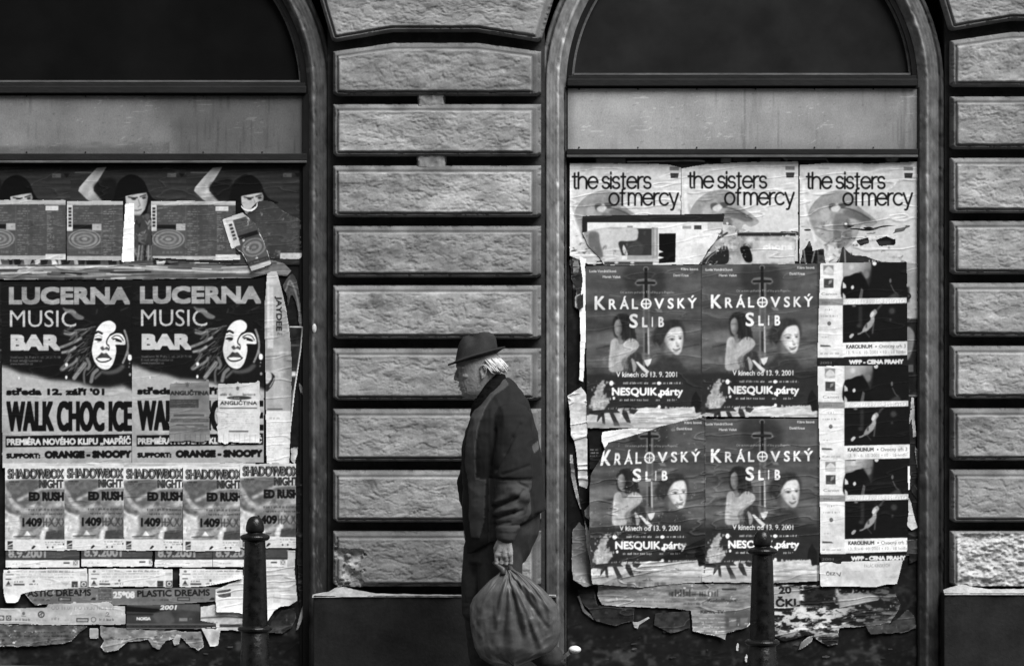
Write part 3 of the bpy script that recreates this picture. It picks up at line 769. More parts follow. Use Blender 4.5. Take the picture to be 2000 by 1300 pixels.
sheet("programme_sheet", "grey club programme sheet with target emblem, ending at a bright white upright strip", "poster", pc, jag(quad(294, 392, 405, 511), .5, 4), 2.2, -164, 0, G, seed=6)
sheet("programme_sheet", "widest grey club programme sheet, between the bright white strip and the hanging flap", "poster", pc, jag([(294, 392), (461, 392), (461, 497), (470, 497), (470, 508), (376, 508), (330, 505), (297, 505)], .4, 5), 2.4, 0, 0, G, seed=7)
pd = Cv(466, 380, 596, 512, 58)
pd.mul(.14, 40, 30, 9); pd.column(500, 402, 545, 492, 4.6, 2.4, 92, 21, .6, .5); pd.column(560, 420, 585, 494, 3.4, 2, 102, 22, .8, .1); pd.rect(547, 494, 596, 506, 208); pd.greek(552, 498, 580, 4, 165, 3); pd.rect(466, 496, 547, 512, 52)
sheet("programme_sheet", "grey programme sheet with a rounded torn top behind the hanging flap", "poster", pd, catmull([(470, 440), (482, 418), (497, 398), (510, 392), (532, 394), (551, 410), (572, 422), (588, 432), (588, 470), (588, 504), (550, 506), (500, 500), (474, 496)], 6), 1.8, group=G, seed=8, rim=1.0, rimval=110)
# hanging flap
fl = Cv(430, 400, 545, 540, 70)
fl.mul(.15, 30, 30, 19); fl.rect(430, 400, 545, 412, 180); fl.rect(446, 412, 460, 462, 195); [fl.rect(450, y, 456.5, y + 4.8, 26, .9, .5) for y in (417, 424, 431, 438, 445)]
fl.rect(460, 444, 500, 452, 22); fl.rect(440, 400, 447, 468, 215); fl.column(464, 414, 498, 440, 5, 2.3, 112, 31)
for rx, ry, v in ((24, 18, 112), (20, 15, 80), (16, 12, 120), (10, 7, 88), (5, 3, 120)): fl.ell(484, 474, rx, ry, v, 1, .5)
fl.rect(446, 498, 515, 506, 40, .9, 1); fl.greek(452, 500, 505, 4, 90, 3); fl.rect(440, 508, 520, 520, 165)
sheet("hanging_flap", "torn programme flap hanging down aslant in front of the bobbed woman's chin", "paper flap", fl, jag([(440, 404), (483, 402), (500, 430), (507, 470), (508, 516), (466, 518), (458, 478), (448, 466), (441, 464)], .8, 6), 3.4, 8, 12, rot=-.30, seed=9, curls=[(440, 450, -1, 0, 40, .004), (480, 480, 0, 1, 40, .018)], rim=1.2)
ch = Cv(462, 400, 512, 425, 225); sheet("paper_scrap", "small curled white flap under the right-hand bobbed woman's face", "paper scrap", ch, catmull([(470, 402), (478, 410), (490, 411), (500, 404), (501, 396), (504, 402), (500, 411), (488, 417), (474, 412)], 6), 3.6, 0, -3, seed=10)
ws = Cv(230, 390, 270, 516, 244); ws.mul(.04, 10, 40, 3)
sheet("paper_strip", "bright white upright paper strip between two grey programme sheets", "paper strip", ws, jag([(244, 397), (263, 396), (263, 480), (263, 511), (237, 512), (240, 460)], .5, 8), 3.2, seed=11, curls=[(244, 450, -1, 0, 14, .006)])

# --- rolled ledge of old paper above the bar posters
lc = Cv(-60, 500, 590, 556, 120)
lc.map(lambda a, X, Y: 55 + 150 * fbm(X / 120, Y / 5, 4, 5) * (.6 + .8 * fbm(X / 50, Y / 20, 9, 4)) - 20)
for k in range(40):
    r = random.Random(k + 50); x = r.uniform(-40, 480); y = r.uniform(512, 548)
    lc.line([(x, y), (x + r.uniform(20, 90), y + r.uniform(-3, 3))], r.choice((225, 190, 30, 15, 150, 60)), r.uniform(1.2, 4), .8, .6)
lc.rect(-60, 506, 380, 517, 60, .7, 2)
for k in range(26):
    r = random.Random(k + 7); x = r.uniform(-10, 330); lc.poly([(x, 506), (x + r.uniform(4, 22), 506), (x + r.uniform(4, 18), 516), (x + 2, 517)], r.choice((200, 20, 15, 170, 90)), .9, .5)
lc.rect(126, 541, 161, 549, 20, .9, .5)
lc.line([(-20, 523), (200, 521), (330, 527), (470, 531), (520, 522)], 215, 4, .75, 1.2, True); lc.line([(-20, 538), (150, 543), (330, 536), (500, 540)], 60, 3, .8, 1.2, True)
sheet("old_paper_ledge", "layered strip of torn old paper running along above the black bar posters", "torn paper", lc, jag([(-20, 506), (300, 508), (470, 515), (530, 507), (556, 514), (570, 528), (560, 540), (520, 536), (490, 543), (400, 545), (160, 547), (-20, 546)], 1.6, 4), 3.0, seed=12, wr=2.5, curls=[(300, 536, 0, 1, 12, .005)])

# --- music bar posters
def bar():
    c = Cv(-2, 540, 262, 912, 19)
    c.mul(.25, 60, 60, 8)
    # pale lower half with a soft wavy edge
    c.poly([(-2, 713), (14, 717), (40, 728), (70, 733), (95, 741), (140, 744), (160, 748), (185, 756), (214, 757), (238, 752), (248, 756), (262, 764), (262, 912), (-2, 912)], lambda X, Y: 172 - 10 * sstep(800, 900, Y), 1, 5)
    c.text("LUCERNA", 17.5, 594, 33.5, lambda X, Y: 128 + 44 * fbm(X / 14, Y / 12, 3, 4), w=236, bold=2.3, sq=True)
    c.text("MUSIC", 19.5, 638, 32, 190, w=129)
    c.blob([(122, 600), (130, 603), (143, 604), (152, 612), (164, 619), (160, 624), (148, 622), (138, 613), (128, 609)], 120, .85, 1.2)
    c.text("BAR", 21, 684, 30.5, 190, w=96, bold=2.5, sq=True)
    c.text("Vodičkova 36, Praha 1, tel.: 24 21 71 08", 20, 699.5, 4.4, 128, w=98, blur=.3); c.text("E-mail: info@musicbar.cz", 20, 706, 4.4, 128, w=62, blur=.3); c.text("www.musicbar.cz", 20, 712, 4.4, 128, w=44, blur=.3)
    # hair: pale strands
    for p, v, wd in ((((126, 645), (140, 650), (152, 644), (168, 643)), 110, 3), (((118, 678), (130, 674), (146, 667), (158, 660)), 150, 5), (((122, 688), (135, 685), (147, 678)), 165, 5), (((126, 651), (138, 653), (148, 648)), 150, 4), (((143, 668), (150, 657), (147, 645)), 90, 4),
                     (((118, 720), (126, 712), (132, 703), (138, 692)), 105, 4), (((120, 722), (135, 714), (147, 706), (150, 700)), 130, 5), (((145, 738), (152, 728), (162, 716), (166, 710)), 150, 8), (((170, 700), (175, 712), (172, 720)), 120, 6), (((165, 750), (164, 730), (168, 718)), 105, 4), (((178, 745), (182, 730), (190, 722)), 125, 7), (((186, 738), (196, 728)), 90, 5)):
        c.line(p, v, wd, .9, 1.1, True)
    rw = random.Random(14)
    for k in range(70):                                                                                  # loose wisps of hair, lit from the left
        x, y = rw.uniform(122, 172), rw.uniform(640, 738); L = rw.uniform(10, 26); a = rw.uniform(-.75, -.25) if y < 700 else rw.uniform(-1.3, -.7)
        c.line([(x, y), (x + L * .5 * math.cos(a) + 1, y + L * .5 * math.sin(a) + rw.uniform(-2, 2)), (x + L * math.cos(a), y + L * math.sin(a))], rw.choice((70, 95, 130, 165, 55)), rw.uniform(.9, 2.2), .55, .7, True)
    c.ell(130, 712, 3, 3.4, 235, 1, .6); c.ell(129.5, 736.5, 2.2, 3.4, 245, 1, .5); c.ell(37, 738, 1.5, 2.6, 235, 1, .5)
    for p in (((188, 612), (190, 604)), ((236, 606), (250, 600)), ((205, 600), (212, 596))): c.line(p, 60, 2, .8, 1)
    # face
    c.blob([(213, 626), (221, 629), (225.5, 634), (226, 641), (222, 648), (215, 652), (213, 657), (226, 651), (237, 652), (243, 660), (245, 668), (243, 673), (226, 673), (228, 681), (226, 692), (223, 704), (219, 713), (212, 720), (203, 721), (194, 717), (186, 708), (181, 695), (179.5, 682), (182, 668), (185, 655), (190, 641), (200, 630)], 232, 1, .6)
    c.blob([(228, 676), (243, 676), (246, 690), (240, 708), (228, 718), (217, 721), (224, 706), (227.5, 692)], 17, 1, .6)
    c.line([(243, 645), (248, 660), (250, 678), (246, 694), (240, 708)], 140, 4, .9, .8, True); c.line([(249, 686), (253, 700)], 150, 4, .8, 1)
    c.ell(253.5, 698, 4, 6, 238, 1, .7); c.ell(253, 709, 1.4, 2, 120); c.ell(252, 716, 1.6, 2, 90); c.ell(254, 731, 2.4, 3, 150, 1, .6)
    c.line([(187, 650), (192, 647.5), (199, 651)], 20, 4.2, 1, .4, True)                                   # brow
    c.blob([(184, 663), (190, 660), (199, 661), (197, 666), (190, 665)], 25, 1, .5); c.line([(186, 657), (193, 655), (199, 658)], 130, 2.4, .8, .6, True); c.ell(192, 667, 3, 1.3, 120, .8, .5)
    c.line([(213, 657), (209, 664), (208.5, 671), (212, 675)], 22, 2.2, 1, .4, True)                       # nose shadow
    c.line([(218, 660), (226, 655), (235, 657), (241, 665)], 60, 2, 1, .4, True); c.blob([(219, 661), (226, 660), (236, 664), (238, 668), (230, 667), (222, 664)], 22, 1, .5); c.ell(224, 664, 2, 1.2, 235)
    c.blob([(196, 679), (201, 676), (204, 680), (208, 677), (213, 680), (213, 684), (206, 682), (200, 684)], 70, .95, .7)
    c.line([(212, 673), (214, 679), (212, 684)], 35, 1.5, .9, .4)
    c.blob([(188, 699), (194, 693), (198, 688.5), (203, 690), (208, 689), (213, 694), (217, 700), (209, 699), (203, 698.5), (196, 699)], lambda X, Y: 40 + 35 * fbm(X / 4, Y / 4, 3, 2), 1, .4)
    c.line([(188, 700), (194, 705.5), (203, 706.5), (212, 704), (217.5, 700)], 25, 2.4, 1, .35, True)
    c.line([(192, 701.3), (202, 702), (213, 701)], 246, 2.6, 1, .3)
    c.blob([(198, 722), (212, 724), (226, 720), (238, 712), (244, 716), (232, 727), (212, 731), (198, 728)], 88, .8, 2)
    # words
    c.text("středa 12. září '01", 12, 771.5, 13.2, 14, w=192, bold=1.5)
    c.text("WALK CHOC ICE", 12.5, 841.5, 58, 13, w=246, bold=2.4, sq=True)
    c.poly([(11, 851), (258, 847), (258, 870), (11, 873)], 17)
    c.text("PREMIÉRA NOVÉHO KLIPU „NAPŘÍČ", 13, 869, 12.8, 200, w=243, bold=1.0, rot=-.008)
    c.text("SUPPORT:", 12, 895, 10.4, 15, w=67, bold=1.3, rot=-.006); c.text("ORANGE - SNOOPY", 87, 895, 15, 15, w=170, bold=1.8, rot=-.008)
    c.mul(.06, 50, 60, 4)
    return c
bc = bar(); G = "music bar posters"
sheet("concert_poster", "black and white music bar poster at the photo's left edge, its event title uncovered", "poster", bc, jag([(2, 549), (260, 547), (258, 905), (4, 906)], .4, 2), 4.0, group=G, seed=13, wr=.8)
sheet("concert_poster", "black music bar poster with two language leaflets stuck over its event title", "poster", bc, jag([(1.5, 548), (261, 545), (260, 905), (1.5, 906)], .4, 2), 4.3, 256, -1.5, group=G, seed=14, wr=.8)
dk = Cv(-30, 545, 6, 910, 26); dk.column(-20, 560, 4, 900, 12, 6, 150, 2); dk.mul(.4, 10, 20, 3)
sheet("poster", "narrow dark poster sliver at the photo's very left edge, beside the bar poster", "poster", dk, quad(-28, 549, 4, 907), 3.7, seed=15)

# --- tear-off leaflets of a language school
lg = Cv(325, 738, 416, 868, 122)
lg.mul(.12, 30, 18, 3); lg.rect(325, 738, 416, 752, 142, .8, 2); lg.ell(366, 752, 3, 4, 90, .9, .6); lg.greek(334, 748, 342, 4, 60, 2); lg.rect(325, 758, 416, 762, 150, .6, 2)
lg.text("ANGLIČTINA", 332, 771.5, 8.6, 44, w=76, bold=.75)
lg.rect(331, 779.5, 388, 796, 58, .95, .5); [lg.greek(333, y, 386, 1.6, 105, y) for y in (782, 786, 790, 793)]
lg.rect(331, 800, 408, 804, 108, .8, 1); lg.rect(339, 808.5, 399, 813, 62, .8, .6); lg.rect(333, 817, 408, 824, 66, .8, .6); lg.greek(335, 819, 406, 3, 110, 8); lg.rect(344, 828, 398, 830.5, 70, .8, .5); lg.rect(380, 831, 406, 834, 80, .8, .5)
lg.rect(332, 836, 408, 842, 96, .8, 1)
for k in range(8): lg.rect(331 + k * 10, 847, 332 + k * 10, 862, 95); lg.greek(333 + k * 10, 850, 340 + k * 10, 2, 160, k)
tabs = lambda x0, x1, y, n, s: [p for k in range(n) for p in ((x1 - (x1 - x0) * k / n, y + random.Random(s + k).uniform(-1.5, 3)), (x1 - (x1 - x0) * (k + .9) / n, y + random.Random(s + k).uniform(-1.5, 3)))]
sheet("leaflet", "grey tear-off language leaflet taped over the right bar poster", "leaflet", lg, [(331, 749), (340, 748), (344, 744), (348, 748), (362, 747), (366, 744), (370, 747), (400, 745), (404, 739), (409, 742), (410, 800), (412, 806), (409, 812), (411, 858)] + tabs(330, 410, 861, 8, 4) + [(330, 830), (327, 824), (331, 820)], 5.2, seed=16, curls=[(370, 846, 0, 1, 16, .006)], group="tear-off language leaflets")
lw = Cv(420, 740, 514, 870, 208)
lw.mul(.06, 30, 30, 7); lw.rect(425, 740, 514, 748, 190); lw.ell(464, 758, 3, 4, 95, .9, .5); lw.greek(430, 751, 440, 3, 120, 2); lw.greek(476, 753, 498, 2, 165, 3)
lw.greek(430, 767, 500, 5.5, 70, 5, .9, .95, 14); lw.ell(467, 776.5, 24, 3.8, 50, .95, .4); lw.greek(450, 775, 484, 2.6, 190, 3)
lw.text("ANGLIČTINA", 430, 790.3, 7.4, 45, w=72, bold=.35); lw.rect(429, 795.5, 502, 797.8, 95)
lw.column(432, 803, 498, 838, 4.4, 2.2, 150, 9, .7, .2); lw.rect(447, 840.5, 485, 843.3, 75, .9, .4)
for k in range(8): lw.rect(426 + k * 10.3, 847, 427 + k * 10.3, 866, 165); lw.column(429 + k * 10.3, 848, 434 + k * 10.3, 862, 3, 1.6, 170, k)
sheet("leaflet", "white tear-off language leaflet with a dark oval, taped over the right bar poster", "leaflet", lw, [(425, 749), (434, 748), (440, 749), (460, 748), (464, 744), (469, 748), (500, 746), (503, 742), (508, 744), (507, 768), (510, 774), (508, 780), (508, 800), (510, 806), (508, 811), (508, 862)] + tabs(425, 508, 864, 8, 9) + [(424, 838), (422, 833), (425, 829), (424, 812), (421, 807), (425, 803)], 5.3, seed=17, curls=[(466, 846, 0, 1, 18, .006)], group="tear-off language leaflets")

# --- pale poster folded round the post, with a DJ name running down it
jd = Cv(512, 522, 576, 912, 158)
jd.mul(.14, 20, 60, 3); jd.rect(512, 522, 576, 556, 205, .9, 4); jd.rect(522, 560, 534, 680, 205, .85, 1); jd.column(527, 580, 535, 660, 3.2, 1.6, 130, 3); jd.rect(521, 548, 526, 640, 215, .7, 1); jd.rect(533, 675, 553, 790, 196, .6, 3); jd.rect(536, 690, 552, 900, 170, .5, 2)
jd.line([(548, 530), (561, 600), (569, 660)], 225, 6, .9, 2); jd.column(523, 640, 530, 720, 5, 3, 140, 5)
jd.text("JAYDEE", 539.5, 579, 11.2, 32, w=68, bold=.7, rot=math.pi / 2)
jd.text("E", 541.5, 650, 10, 80, w=6, bold=.6, rot=math.pi / 2, alpha=.6)
jd.blob([(519, 728), (530, 728), (537, 735), (534, 748), (526, 760), (519, 762)], 35, 1, .8); jd.blob([(519, 727), (528, 727), (531, 736), (526, 746), (519, 748)], 195, 1, 1.2); jd.line([(527, 755), (533, 745), (536, 738)], 150, 2.5, .9, .8)
jd.rect(512, 802, 576, 912, 222); jd.rect(522, 797, 552, 800, 70, .8, .5); jd.greek(527, 814, 550, 3.6, 130, 12, .9, 1, 6); jd.column(524, 826, 541, 900, 3.6, 1.7, 165, 8, .8, .2); jd.column(545, 826, 556, 880, 3.6, 1.7, 175, 9, .8, .3)
sheet("poster", "tall pale poster with a name running down it, along the left window's right post", "poster", jd, jag([(521, 534), (530, 529), (541, 530), (551, 566), (560, 606), (567, 655), (571, 710), (569, 800), (566, 905), (520, 905), (518, 760), (516, 600)], .6, 3), 3.6, seed=18, wr=1.6, curls=[(552, 700, 1, 0, 18, .010)])
ln = Cv(552, 628, 600, 900, 34); ln.mul(.7, 12, 14, 4); ln.rect(560, 672, 585, 676, 75); ln.rect(568, 725, 578, 735, 210, 1, 1.5); ln.blob([(572, 760), (578, 780), (570, 800), (566, 780)], 100, .8, 1)
ln.line([(566, 637), (591.5, 638), (588, 680), (582, 720), (575, 765), (568, 830), (564, 880)], 228, 3.2, 1, .3)
sheet("poster", "narrow dark poster with a thin white border peeling off beside the post", "poster", ln, [(560, 636), (593, 636.5), (589, 682), (583, 722), (576, 768), (569, 832), (565, 884), (556, 884)], 2.6, seed=19, wr=1.5, curls=[(575, 760, 1, 0, 16, .006)])
cu = Cv(540, 540, 592, 640, 70); cu.mul(.5, 8, 12, 3); cu.line([(553, 575), (560, 562), (567, 548), (580, 580), (588, 634)], 130, 3, .9, 1, True)
sheet("torn_paper", "dark crumpled paper edge arching above the narrow white-bordered poster", "torn paper", cu, jag(catmull([(552, 560), (563, 540), (574, 536), (583, 560), (588, 600), (590, 636), (584, 636), (580, 600), (570, 576), (562, 600), (560, 576)], 5), .8, 3), 2.2, seed=20, wr=2, rim=.8, rimval=120)

# --- five small club night posters in a row
def shadow():
    c = Cv(4, 904, 132, 1080, 214)
    c.poly([(9, 937), (90, 937), (76, 945), (76, 952), (128, 953), (128, 1051), (9, 1051)], 118, 1, 2); c.mul(.1, 20, 20, 3)
    c.blob([(14, 940), (80, 936), (84, 958), (50, 985), (22, 972)], 92, .9, 2)
    for p, v, wd in ((((36, 975), (56, 965), (78, 954), (96, 950)), 175, 6), (((8, 950), (16, 965), (30, 985), (48, 995), (70, 985)), 175, 8), (((9, 996), (30, 1012)), 220, 5), (((60, 1020), (100, 985), (128, 965)), 150, 9), (((44, 1050), (80, 1030), (95, 1005)), 165, 10), (((112, 985), (122, 978), (128, 984)), 225, 9), (((9, 985), (22, 1000)), 80, 6)):
        c.line(p, v, wd, .8, 2.2, True)
    c.blob([(9, 1012), (20, 1002), (34, 1006), (40, 1022), (36, 1040), (24, 1052), (9, 1052)], 212, .9, 3); c.poly([(46, 1046), (53, 1034), (62, 1046)], 225, .95, .7); c.blob([(78, 1050), (82, 1034), (92, 1024), (94, 1036), (88, 1050)], 225, .9, 1.5)
    c.poly([(90, 1036), (126, 1032), (127, 1052), (88, 1052)], 68, .95, 1); c.line([(27, 1046), (70, 1045)], 45, 2, .8, .6)
    rs = random.Random(5)
    for k in range(46):
        x, y = rs.uniform(12, 126), rs.uniform(940, 1048); w_ = rs.uniform(2, 9); c.poly([(x + rs.uniform(-w_, w_), y + rs.uniform(-w_, w_)) for _ in range(4)], rs.choice((70, 90, 150, 185, 205, 60)), .5, .9)
    c.mul(.22, 7, 7, 31, 4, 9, 938, 128, 1051)
    # interlocked thin capitals
    c.text("SHADOWBOX", 14.5, 933.5, 19.5, 20, w=111, bold=1.5); c.text("SHADOWBOX", 15.5, 931.5, 16, 225, w=108, bold=-1, alpha=.55)
    for k, x in enumerate((34, 47, 60, 76, 88, 100)): c.rect(x, 914, x + 2.5, 932, 18, .8, .3)
    c.text("NIGHT", 76, 951.5, 16.5, 22, w=48, bold=1.2); c.text("NIGHT", 77, 950, 13, 190, w=45, alpha=.35)
    c.text("ED RUSH", 56, 976.5, 17.5, 18, w=69, bold=1.4)
    c.greek(18, 936, 38, 5, 40, 6, .9, .9, 8); c.greek(20, 942, 36, 3, 60, 7)
    for y, s_ in ((990, 3), (998.5, 5)): c.greek(56 if s_ == 3 else 62, y, 123, 6, 62, s_, .9, .95, 5); c.greek(56, y + 1.5, 123, 3, 50, s_ + 9, .8, .8, 4)
    c.text("1409", 43.5, 1026.5, 17, 18, w=39, bold=1.3); [c.line([(x, 1011), (x + o_, 1018), (x - o_ * .6, 1026)], 62, 2.6, .85, .5) for x, o_ in ((85, 0), (91, 0), (97, 5), (104, -4), (111, 3), (117, -3), (122, 2))]; c.line([(84, 1018), (100, 1018)], 66, 2.4, .8, .5); c.rect(113, 1026, 126, 1034, 85, .7, 1)
    c.rect(4, 1052, 132, 1080, 214); c.rect(14.5, 1055, 25, 1066, 50); c.poly([(15, 1063), (25, 1058), (25, 1061), (15, 1065)], 190); c.rect(14.5, 1067, 25, 1071, 95)
    c.column(32, 1057, 58, 1072, 3.2, 1.6, 175, 4); c.poly([(62, 1067), (66, 1063), (70, 1065), (65, 1070), (61, 1071)], 40); c.greek(62, 1056, 80, 2, 180, 3)
    for y in (1055.5, 1060): c.greek(88, y, 124, 2.4, 105, int(y), .9, .8, 8)
    c.ell(93, 1067, 1.8, 2, 70); c.ell(103, 1067, 1.8, 2, 60); c.ell(124, 1061, 1.8, 2, 70); c.greek(108, 1066, 125, 2, 165, 2)
    c.rect(4, 904, 9, 1080, 208)
    return c
sc_ = shadow(); G = "small club night posters in a row"
SL = ["leftmost of the five pale club night posters in a row under the bar posters", "second from left of the five pale club night posters in a row", "middle one of the five pale club night posters in a row", "fourth from left of the five pale club night posters, beside the half hidden one", "last of the five pale club night posters, half hidden by the iron bollard's knob"]
for k, (dx, dy, x1) in enumerate(((0, 1, 126.5), (116, 0, 126.5), (231.5, 1, 125), (347.5, 2, 122), (459, -4, 120))):
    sheet("club_poster", SL[k], "poster", sc_, jag([(9, 909), (x1, 908), (x1 + (1 if k < 4 else 0), 1074), (9.5, 1074)], .4, k + 2), 5.0 + .3 * k, dx, dy, group=G, seed=30 + k, wr=.9, curls=[(108, 1000, 1, 0, 14, .005)] if k == 4 else ())
tp = Cv(-10, 895, 530, 915, 196); tp.mul(.2, 60, 4, 3)
sheet("paper_strip", "thin grey paper strip showing between the bar posters and the club night posters", "paper strip", tp, jag([(4, 903), (300, 902), (500, 903), (500, 914), (4, 914)], .8, 2), 4.6, seed=36)

# --- strips of overlapped older posters below
def dates():
    c = Cv(0, 1066, 160, 1112, 70)
    c.mul(.12, 30, 20, 2); c.text("8.9.2001", 16, 1088.5, 17, 150, w=74, bold=1.3); c.column(95, 1080, 122, 1090, 3.4, 1.8, 130, 4); c.rect(69, 1089, 160, 1094, 50); c.rect(0, 1093, 160, 1112, 226)
    for x, v in ((24, 3), (42, 4), (70, 5), (98, 6)): c.greek(x, 1099, x + r.choice((6, 10, 16)), 2.4, 130, v)
    c.rect(124, 1097, 136, 1100, 70); c.rect(143, 1093, 152, 1103, 110, .8, .6); c.line([(144, 1094), (151, 1102)], 215, 1.5); c.line([(151, 1094), (145, 1102)], 215, 1.2)
    return c
r = random.Random(9)
dc = dates(); G = "strips of older date posters"
DL = ["leftmost of the date strips under the club night posters", "second of the date strips under the club night posters", "third of the date strips under the club night posters", "date strip that ends behind the iron bollard"]
for k, (dx, dy, w_) in enumerate(((0, 0, 148), (148, -2, 142), (292, -1, 116), (405, -1, 152))):
    sheet("date_strip", DL[k] if k < 3 else "dark topped date strip running behind the left bollard to the paper's right edge", "paper strip", dc, jag(quad(10, 1070, 10 + w_ - 2, 1108), .7, k), 3.6 + .2 * k, dx, dy, group=G, seed=40 + k)
def sponsor():
    c = Cv(0, 1106, 180, 1156, 216)
    c.mul(.06, 30, 10, 2)
    for y in (1112, 1117.5, 1123): c.greek(32, y, 146, 2.6, 150, int(y), .85, .95, 10)
    c.greek(80, 1111.5, 144, 3.4, 90, 77, .9, .95, 9)
    c.ell(17, 1114, 3, 2.2, 110); c.rect(11, 1118.5, 27, 1120.5, 110, .9, .4); c.rect(11, 1127, 22, 1129.5, 90); c.poly([(12, 1139), (16.5, 1131), (21, 1139)], 60); c.rect(11, 1139.5, 23, 1142, 130)
    c.greek(28, 1131, 47, 3.6, 80, 21, 1, 1, 6); c.rect(27, 1137, 48, 1140.5, 50, .9, .5); c.ell(66, 1132, 2.5, 2.5, 110); c.greek(57, 1136, 74, 3.4, 70, 5, 1, 1, 8); c.greek(80, 1133, 112, 3.4, 165, 6); c.poly([(117, 1132), (138, 1132), (128, 1142)], 188)
    c.rect(140, 1132.5, 152, 1144, 50, 1, .5); c.greek(142, 1137, 150, 2, 140, 3); c.rect(157, 1132, 170, 1144, 80, 1, .6); c.ring(163.5, 1138, 3.6, 1.8, 215); c.rect(156, 1115, 168, 1122, 190)
    return c
sp = sponsor(); G = "white sponsor strips"
sheet("sponsor_strip", "white sponsor strip with a torn tongue hanging at its left end", "paper strip", sp, jag([(6, 1109), (171, 1107), (172, 1145), (90, 1150), (60, 1153), (42, 1158), (36, 1172), (30, 1175), (20, 1175), (12, 1174), (7, 1160), (5, 1140)], .5, 3), 4.3, 0, 2, group=G, seed=45, rim=.8, curls=[(25, 1154, 0, 1, 18, .008)])
sheet("sponsor_strip", "white sponsor strip in the middle, the only one ending in two small dark squares", "paper strip", sp, jag([(5, 1108), (171, 1109), (171, 1145), (100, 1144), (5, 1145)], .5, 4), 4.5, 167, 1, group=G, seed=46)
sheet("sponsor_strip", "white sponsor strip curling up towards the left bollard", "paper strip", sp, jag([(5, 1108), (130, 1110), (130, 1128), (112, 1132), (90, 1137), (60, 1143), (30, 1145), (5, 1145)], .5, 5), 4.4, 345, 1, group=G, seed=47, curls=[(90, 1128, .3, 1, 14, .016)])
bigw = Cv(414, 1068, 590, 1225, 208); bigw.mul(.08, 60, 40, 5); bigw.rect(414, 1068, 561, 1076, 205); bigw.rect(520, 1075, 562, 1089, 55); bigw.greek(526, 1080, 545, 2.4, 120, 3); bigw.column(524, 1112, 560, 1148, 4, 2, 180, 4, .7, .3); bigw.rect(540, 1100, 562, 1140, 190, .5, 3); bigw.line([(520, 1149), (566, 1148)], 140, 1, .8); bigw.rect(534, 1158, 548, 1176, 178, .7, 1); bigw.greek(528, 1098, 538, 2.4, 60, 5); bigw.rect(545, 1094, 556, 1102, 90, .8, .6)
bigw.column(428, 1162, 465, 1186, 5, 2, 190, 7)
sheet("paper_sheet", "large blank white sheet curling off the boards to the right of the left bollard", "paper sheet", bigw, jag([(420, 1150), (470, 1130), (500, 1074), (578, 1073), (576, 1110), (580, 1150), (582, 1172), (566, 1182), (548, 1184), (536, 1192), (524, 1212), (512, 1214), (470, 1196), (422, 1194)], 1, 7), 3.5, seed=48, wr=2, rim=1, rimval=230, curls=[(552, 1110, 1, 0, 26, .014), (540, 1160, 0, 1, 30, .012)])
def dreams():
    c = Cv(196, 1142, 460, 1190, 112); c.mul(.16, 30, 10, 5)
    c.text("25*08", 220.5, 1167.5, 13.5, 215, w=43, bold=1.2); c.text("PLASTIC DREAMS", 268, 1165, 13, 25, w=142, bold=.7, rot=-.018)
    c.greek(299, 1168, 330, 4.5, 60, 3, .9, .8, 8); c.rect(346, 1165.5, 371, 1173, 55); c.rect(348, 1167.5, 369, 1171, 120); c.greek(378, 1166, 400, 3, 85, 4); c.poly([(408, 1171), (413, 1166), (419, 1166), (419, 1171)], 40)
    for y in (1150, 1158, 1165): c.rect(424, y, 450, y + 5.5, 72, .9, .5); c.greek(426, y + 1.5, 448, 2.2, 150, int(y))
    c.rect(196, 1142, 218, 1152, 140, .6, 1); c.greek(196, 1176, 450, 6, 130, 8, .4)
    return c
dr = dreams(); G = "grey strips of an older club poster"
sheet("club_strip", "grey strip with its first letters torn away, at the lower left of the boards", "paper strip", dr, jag([(290, 1146), (417, 1142), (452, 1147), (456, 1174), (420, 1178), (330, 1179), (300, 1182), (280, 1160)], 1.2, 3), 3.2, -232, 0, group=G, seed=50, rim=1.0)
sheet("club_strip", "grey strip with a pale date and bold dark capitals, left of the left bollard", "paper strip", dr, jag([(217, 1149), (452, 1145), (452, 1172), (300, 1182), (217, 1181)], .7, 4), 3.4, 0, 0, group=G, seed=51)
lo = Cv(-30, 1172, 252, 1226, 178); lo.mul(.12, 40, 10, 8); lo.rect(-30, 1172, 100, 1186, 110, .7, 3)
lo.text("OD 11.00 DO 19.30 HODIN", 100, 1190, 8, 120, w=122, bold=.3, alpha=.9); lo.rect(98, 1180, 225, 1184.5, 170, .8, 1)
for x in (3, 17): lo.rect(x - 5, 1201, x + 5, 1211, 60, .9, .6); lo.ring(x, 1206, 2.6, 1.4, 190)
for x in (46, 210): lo.ell(x, 1197, 3, 3.4, 90, .9, .5); lo.line([(x - 4, 1202), (x + 4, 1203)], 110, 1.4); lo.greek(x - 16, 1206.5, x + 16, 5, 75, 4, 1, 1, 8)
lo.ring(80.5, 1199, 5.6, 2.2, 60); lo.line([(76, 1201), (84, 1196)], 70, 1.8); lo.line([(80, 1194), (81, 1204)], 80, 1.4); lo.greek(68, 1208, 94, 3.6, 140, 4); lo.greek(101, 1204, 120, 6, 110, 14, .9, 1, 5); lo.greek(126, 1207, 142, 5, 155, 5)
lo.rect(149, 1206, 173, 1214, 60); lo.rect(151, 1208, 171, 1212.5, 165); lo.greek(153, 1209, 169, 2.4, 70, 6); lo.ring(182.5, 1209, 4.6, 1.8, 105)
sheet("logo_strip", "long pale strip with a row of small logos at the boards' bottom left", "paper strip", lo, jag([(-20, 1187), (90, 1185), (94, 1178), (215, 1175), (222, 1182), (245, 1182), (245, 1219), (120, 1220), (-20, 1217)], .8, 5), 3.8, seed=52, rim=.8)
nk = Cv(240, 1174, 436, 1230, 58); nk.mul(.25, 30, 14, 3)
